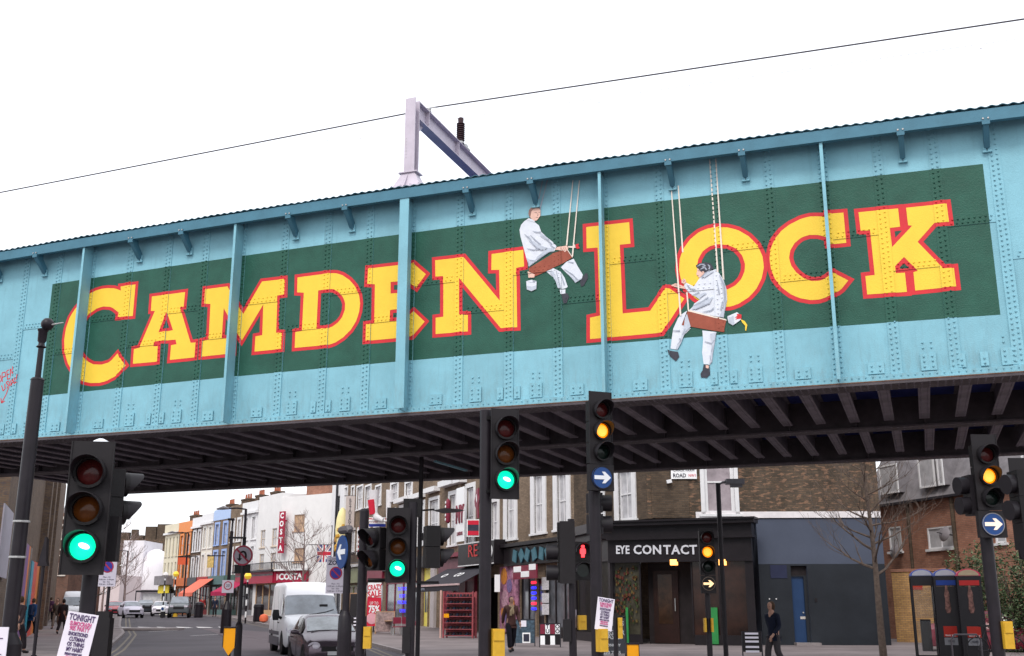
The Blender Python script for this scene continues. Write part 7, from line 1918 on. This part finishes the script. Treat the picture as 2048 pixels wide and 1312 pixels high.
van2 = copy_tree(van); van2['label'] = 'white panel van parked far away behind the near left signal'; pos(van2, 150, 82, R(20)); van2.scale = (.92, .92, .92)
del van2['category']; van2['category'] = 'van'

# ================================================================ PEOPLE
def skin_body(name, joints, edges, radii, m, parent, levels=1, root=0):
    me = bpy.data.meshes.new(name); me.from_pydata([tuple(p) for p in joints], edges, [])
    o = bpy.data.objects.new(name, me); col.objects.link(o)
    sm = o.modifiers.new('skin', 'SKIN'); sm.use_smooth_shade = True
    sv = me.skin_vertices[0].data
    for i, r in enumerate(radii):
        sv[i].radius = r if isinstance(r, tuple) else (r, r); sv[i].use_root = (i == root)
    sb = o.modifiers.new('sub', 'SUBSURF'); sb.levels = levels; sb.render_levels = levels
    dg = bpy.context.evaluated_depsgraph_get(); new = bpy.data.meshes.new_from_object(o.evaluated_get(dg))
    bpy.data.objects.remove(o); new.materials.clear()
    for q in (m if isinstance(m, (list, tuple)) else [m]): new.materials.append(q)
    for p in new.polygons: p.use_smooth = True
    return put(name, new, parent)
M_flesh = mat('skin_tone', (.42, .24, .18), rough=.6, var=.1); M_shoe = mat('shoe_black', (.015, .013, .014), rough=.5)
def person(label, p, rz, coat, legs, hair, stride=.28, H=1.75, swing=.22, lean=0.0, scarf=None, bag=None, group=None, coat_len=.86, arms=None):
    """stands at p (feet), faces -y before turning"""
    g = empty('person', p, rz, label, 'person', group); k = H / 1.75
    hipz, sh = .93, 1.42
    Lf, Rf = (-.09, -stride, .05), (.09, stride, .09)
    J = [(0, 0, hipz), (0, -.01 - lean * .4, 1.15), (0, -.02 - lean, 1.36), (0, -.03 - lean, 1.50), (0, -.045 - lean, 1.60), (0, -.055 - lean, 1.68),
         (-.10, 0, .90), (-.10, -stride * .62 - .02, .50), (Lf[0] - .01, Lf[1] + .03, .10), (Lf[0] - .02, Lf[1] - .12, .045),
         (.10, 0, .90), (.10, stride * .30 - .06, .49), (Rf[0] + .01, Rf[1] + .03, .14), (Rf[0] + .02, Rf[1] - .10, .05),
         (-.19, -.02 - lean, 1.41), (-.235, .03 - lean * .5 + swing * .3, 1.13), (-.235, -.02 + swing, .90), (-.23, -.04 + swing, .80),
         (.19, -.02 - lean, 1.41), (.235, .03 - lean * .5 - swing * .2, 1.13), (.235, -.10 - swing * .8, .92), (.23, -.15 - swing, .83)]
    if arms: 
        for i, q in arms.items(): J[i] = q
    E = [(0, 1), (1, 2), (2, 3), (3, 4), (4, 5), (0, 6), (6, 7), (7, 8), (8, 9), (0, 10), (10, 11), (11, 12), (12, 13), (2, 14), (14, 15), (15, 16), (16, 17), (2, 18), (18, 19), (19, 20), (20, 21)]
    Rr = [.12, .125, .12, .055, .075, .065, .085, .060, .042, .035, .085, .060, .042, .035, .055, .043, .033, .036, .055, .043, .033, .036]
    J = [Vector(q) * k for q in J]
    skin_body('body', J, E, [r * k for r in Rr], M_flesh, g)
    # head details
    hz = J[4] + Vector((0, -.01, .035))
    MB().lathe([(.004, -.125), (.035, -.115), (.060, -.07), (.077, 0), (.080, .05), (.060, .095), (.02, .115), (.003, .118)], 12, T=Matrix.Translation(hz) @ Matrix.Diagonal((.92, 1.1, 1, 1))).build('head', M_flesh, g, smooth=True)
    MB().add([hz + Vector((-.012, -.082, -.035)), hz + Vector((.012, -.082, -.035)), hz + Vector((0, -.105, -.03)), hz + Vector((0, -.080, .012))], [(0, 1, 2), (1, 3, 2), (0, 2, 3)]).build('nose', M_flesh, g)
    e_ = MB()
    for s in (-1, 1): e_.box(hz.x + s * .028 - .011, hz.y - .083, hz.z + .008, hz.x + s * .028 + .011, hz.y - .070, hz.z + .018)
    e_.box(hz.x - .02, hz.y - .084, hz.z - .062, hz.x + .02, hz.y - .070, hz.z - .056).build('eyes_and_mouth', M_shoe, g)
    MB().lathe([(.05, -.085), (.078, -.06), (.088, .0), (.089, .04), (.075, .09), (.04, .122), (.003, .132)], 12, T=Matrix.Translation(hz + Vector((0, .026, .004))) @ Matrix.Diagonal((.95, 1.1, 1, 1))).build('hair', hair, g, smooth=True)
    for s in (-1, 1):
        h_ = J[17] if s < 0 else J[21]; m = MB()
        m.lathe([(.008, -.045), (.030, -.03), (.034, .02), (.025, .05)], 8, T=Matrix.Translation(h_) @ Matrix.Diagonal((.6, 1, 1, 1)))
        for f_ in range(4): m.tube([h_ + Vector((0, -.024 + f_ * .016, -.035)), h_ + Vector((s * -.006, -.026 + f_ * .017, -.07)), h_ + Vector((s * -.02, -.026 + f_ * .017, -.09 + abs(f_ - 1.4) * .008))], [.009, .008, .006], 5)
        m.tube([h_ + Vector((0, -.03, 0)), h_ + Vector((-s * .01, -.05, -.025)), h_ + Vector((-s * .014, -.052, -.045))], [.010, .009, .007], 5)
        m.build('hand', M_flesh, g, smooth=True)
    # clothes
    cz = coat_len * k
    cj = [J[0] + Vector((0, 0, -.02)), J[1], J[2], J[3] + Vector((0, .0, .005)), J[14], J[15], J[16], J[18], J[19], J[20], Vector((0, 0, cz))]
    ce = [(0, 1), (1, 2), (2, 3), (2, 4), (4, 5), (5, 6), (2, 7), (7, 8), (8, 9), (0, 10)]
    skin_body('coat', cj, ce, [(.175 * k, .135 * k), (.165 * k, .135 * k), (.165 * k, .125 * k), .075 * k, .078 * k, .066 * k, .050 * k, .078 * k, .066 * k, .050 * k, (.18 * k, .14 * k)], coat, g)
    for side, a, b, c in ((-1, 6, 7, 8), (1, 10, 11, 12)):
        skin_body('trouser_leg', [J[a] + Vector((0, 0, .04)), J[b], J[c] + Vector((0, 0, .02))], [(0, 1), (1, 2)], [.115 * k, .092 * k, .080 * k], legs, g)
        f_ = J[9] if side < 0 else J[13]; an = J[8] if side < 0 else J[12]
        MB().tube([an + Vector((0, .05, -.03)), an + Vector((0, .0, -.035)), f_, f_ + Vector((0, -.05, -.008))], [.035, .055, .045, .028], 8).build('shoe', M_shoe, g, smooth=True)
    if scarf:
        MB().tube([J[3] + Vector((-.07, .02, -.03)), J[3] + Vector((-.05, -.08, -.06)), J[3] + Vector((.02, -.10, -.10)), J[2] + Vector((.03, -.15, -.10)), J[1] + Vector((.02, -.16, .05))], [.03, .035, .035, .045, .04], 8).tube([J[3] + Vector((.07, .02, -.03)), J[3] + Vector((.05, -.08, -.06)), J[2] + Vector((-.04, -.15, -.06)), J[1] + Vector((-.05, -.16, .0))], [.03, .035, .045, .04], 8).build('scarf', scarf, g, smooth=True)
    if bag: 
        MB().box(-.14, .12, 1.05, .14, .30, 1.48, 0).build('backpack', bag, g)
    return g
cl = lambda n, c: mat('cloth_' + n, c, rough=.9, var=.2, nscale=5)
hr = cl('hair_dark', (.02, .015, .013)); hb_ = cl('hair_brown', (.07, .04, .025))
p = onground(1022, 1304, .12); person('man in a brown jacket and scarf walking past the tattoo shop', (p.x, p.y, .12 + gz(p.y)), R(14), cl('brown_jacket', (.085, .04, .035)), cl('black_trousers', (.014, .012, .018)), hr, scarf=cl('tan_scarf', (.32, .24, .15)), H=1.78)
person('man in a dark blue coat walking past the blue door, cut by the frame', (gx(1544, 27), 27, .12), R(-55), cl('navy_coat', (.007, .010, .024)), cl('grey_trousers', (.05, .045, .05)), hb_, H=1.56, stride=.2)
person('walker in a blue jacket and backpack seen from behind by the murals', (gx(66, 53), 53, .12 + gz(53)), R(170), cl('blue_jacket', (.02, .05, .13)), cl('black_trousers2', (.014, .012, .018)), hb_, bag=cl('backpack', (.02, .03, .07)), H=1.8)
person('dark clothed walker close to the lamp post at the left edge', (gx(40, 36), 36, .12), R(160), cl('dark_coat', (.035, .025, .03)), cl('dark_legs', (.02, .016, .02)), hb_, H=1.78, coat_len=.75)
person('figure in a long dark coat left of the near signal pole', (gx(127, 58), 58, .12 + gz(58)), R(185), cl('black_coat', (.018, .015, .018)), cl('black_legs', (.015, .012, .014)), hr, H=1.75, coat_len=.6)
person('distant walker in olive left of the near signal', (gx(115, 66), 66, .12 + gz(66)), R(5), cl('olive_coat', (.08, .065, .055)), cl('tan_legs', (.16, .12, .10)), hr, H=1.72)
person('distant walker in purple beyond the murals', (gx(101, 80), 80, .12 + gz(80)), R(180), cl('purple_coat', (.08, .03, .07)), cl('dark_legs2', (.02, .016, .02)), hb_, H=1.7)
person('tiny figure in dark clothes standing under the salmon awning', (gx(430, 96), 96, .12 + gz(96)), R(0), cl('navy2', (.015, .02, .04)), cl('dark_legs3', (.02, .016, .02)), hr, H=1.7, stride=.05)
person('distant pedestrian in red near the small shop by the far crossing', (gx(404, 104), 104, .12 + gz(104)), R(30), cl('red_coat', (.3, .03, .03)), cl('dark_legs4', (.02, .016, .02)), hr, H=1.7)

# ================================================================ TREES
M_bark = mat('bark', (.115, .085, .07), rough=.9, var=.35, nscale=9, bump=.5, bscale=25)
M_barkp = mat('pale_bark', (.22, .16, .15), rough=.9, var=.3, nscale=9)
def bare_tree(base, H, r0, label, seed, m=None, first=.35, spread=.9, n1=14, lean=(0, 0), maxd=3, thin=.007):
    random.seed(seed); m = m or M_bark
    g = empty('bare_tree', tuple(base), 0, label, 'tree')
    N = 10; tr = []; rad = []
    for i in range(N + 1):
        t = i / N; tr.append(Vector((lean[0] * t + .05 * math.sin(t * 5 + seed), lean[1] * t, H * t))); rad.append(r0 * (1 - t) ** .8 + .012)
    MB().tube(tr, rad, 9).build('trunk', m, g, smooth=True)
    br = MB()
    def grow(p, d, L, r, depth):
        pts = [p.copy()]; rr = [r]; q = p.copy(); dd = d.normalized(); n = 5 if depth == 0 else 4
        for i in range(n):
            dd = (dd + Vector((random.uniform(-.22, .22), random.uniform(-.22, .22), random.uniform(-.05, .2)))).normalized()
            q = q + dd * L / n; pts.append(q.copy()); rr.append(max(thin * .6, r * (1 - (i + 1) / (n + .6))))
            if depth < maxd - 1 and i > 0 or (depth < maxd - 1 and i == 0 and random.random() < .4):
                for _ in range(2 if depth == 0 else 1):
                    a = random.uniform(0, 2 * math.pi); side = Vector((math.cos(a), math.sin(a), random.uniform(.0, .7))).normalized()
                    grow(q, (dd * .8 + side * .7), L * random.uniform(.38, .6), max(thin, rr[-1] * .62), depth + 1)
        br.tube(pts, rr, 4 if depth else 5)
    for i in range(n1):
        t = first + (1 - first) * (i + .5) / n1 * .97; k = int(t * N); p = tr[k].lerp(tr[min(N, k + 1)], t * N - k)
        a = i * 2.4 + random.uniform(-.4, .4); d = Vector((math.cos(a), math.sin(a) * .7, random.uniform(.25, .6)))
        grow(p, d, H * spread * .42 * (1.15 - t * .75), rad[k] * .56, 0)
    tag(br.build('crown_of_branches', m, g), kind='stuff')
    return g
pb_ = at(1760, 1312, 34)
base = (gx(1762, 34), 34, .12)
top = at(1722, 925, 34)
bare_tree(base, top.z + .4, .105, 'slim bare street tree in front of the grey painted wall', 5, first=.36, spread=.86, n1=21, thin=.006, lean=(top.x - base[0], 0))
bare_tree((gx(602, 74), 74, .12), 6.6, .10, 'bare multi-branched tree in front of the cafe fascia', 11, m=M_barkp, first=.30, spread=1.0, n1=16, thin=.012)
bare_tree((gx(248, 100), 100, .7), 6.8, .09, 'pale bare tree in front of the white end house', 21, m=M_barkp, first=.25, n1=14, spread=.8, thin=.012)
bare_tree((gx(176, 74), 74, .12), 6.0, .10, 'bare tree behind the near left signal pole', 22, first=.3, n1=12, spread=.9, thin=.012)
bare_tree((gx(205, 120), 120, .7), 8.0, .12, 'distant bare tree right of the near left signal', 23, m=M_barkp, first=.3, n1=12, spread=.9, thin=.015)
bare_tree((gx(212, 158), 158, .7), 14.5, .2, 'faint bare tree rising over the battlemented hall', 24, m=M_barkp, first=.4, n1=14, spread=.8, thin=.02)
# evergreen bushes on the right
M_leaf = mat('bush_leaf', (.055, .085, .035), rough=.6, var=.5, nscale=1.6); M_leafd = mat('bush_leaf_dark', (.022, .038, .018), rough=.7, var=.4, nscale=2)
M_leafl = mat('bush_leaf_light', (.13, .165, .085), rough=.55, var=.3, nscale=2)
def bush(c, rx, ry, rz_, n, label, seed):
    random.seed(seed); g = empty('evergreen_bush', (c[0], c[1], .12), 0, label, 'bush'); m = MB()
    cl_ = [(random.gauss(0, .42), random.gauss(0, .42), random.uniform(.15, 1)) for _ in range(26)]
    for i in range(n):
        cc = cl_[i % 26]; v = Vector((random.gauss(0, 1), random.gauss(0, 1), random.gauss(0, 1))).normalized() * random.uniform(.5, 1) * .30
        p = Vector(((cc[0] + v.x) * rx, (cc[1] + v.y) * ry, max(.02, (cc[2] * .9 + v.z) * rz_)))
        a = Vector((random.gauss(0, 1), random.gauss(0, 1), random.gauss(0, .6))).normalized() * random.uniform(.05, .10); b = a.cross(Vector((random.gauss(0, 1), random.gauss(0, 1), 1))).normalized() * random.uniform(.02, .035)
        m.add([p - a, p + b, p + a, p - b], [(0, 1, 2, 3)], random.choice((0, 0, 1, 2)))
    tag(m.build('foliage', [M_leaf, M_leafd, M_leafl], g), kind='stuff')
    st_ = MB()
    for _ in range(7): st_.tube([(0, 0, 0), (random.uniform(-.3, .3) * rx, random.uniform(-.3, .3) * ry, rz_ * .4), (random.uniform(-.6, .6) * rx, random.uniform(-.6, .6) * ry, rz_ * .85)], [.05, .03, .015], 5)
    st_.build('stem', M_bark, g)
bush((gx(1990, 40), 40), 1.5, 1.0, 3.3, 5000, 'pale green evergreen bush beside the phone boxes', 31)
bush((gx(2052, 37), 37), 1.9, 1.1, 3.1, 6000, 'large evergreen bush at the right edge of the pavement', 32)
bush((gx(2120, 36), 36), 1.9, 1.1, 3.5, 3000, 'evergreen bush beyond the right edge signal', 33)
# bicycle hoops and a bicycle against the bushes
g = empty('bicycle', (gx(1985, 30), 30, .12), R(8), 'black bicycle leaning by the phone boxes under the bushes', 'bicycle')
for x in (-.55, .5):
    w_ = MB().tube([(x + .33 * math.cos(2 * math.pi * i / 20), 0, .34 + .33 * math.sin(2 * math.pi * i / 20)) for i in range(21)], .016, 5)
    for i in range(8): w_.cyl((x, 0, .34), (x + .32 * math.cos(i * .785), 0, .34 + .32 * math.sin(i * .785)), .003, .003, 3)
    w_.build('wheel', M_plas, g)
MB().tube([(-.55, 0, .34), (-.15, 0, .30), (.35, 0, .80), (-.28, 0, .82), (-.15, 0, .30)], .018, 6).tube([(-.55, 0, .34), (-.28, 0, .82), (-.31, 0, .95)], .015, 6).tube([(.5, 0, .34), (.36, 0, .82), (.34, 0, 1.0)], .018, 6).build('bicycle_frame', M_post, g)
MB().tube([(.42, -.25, 1.02), (.34, -.1, 1.02), (.34, .1, 1.02), (.42, .25, 1.02)], .014, 6).build('handlebar', M_plas, g); MB().box(-.44, -.06, .94, -.20, .06, .99).build('saddle', M_plas, g)
g = empty('cycle_stand', (gx(1925, 29.5), 29.5, .12), R(4), 'grey tubular cycle stand in front of the phone boxes', 'cycle stand')
MB().tube([(-.4, 0, 0), (-.4, 0, .62), (-.3, 0, .75), (.3, 0, .75), (.4, 0, .62), (.4, 0, 0)], .025, 8).build('hoop', mat('stand_grey', (.10, .09, .10), rough=.35, metal=.5), g)
bpy.context.view_layer.update()
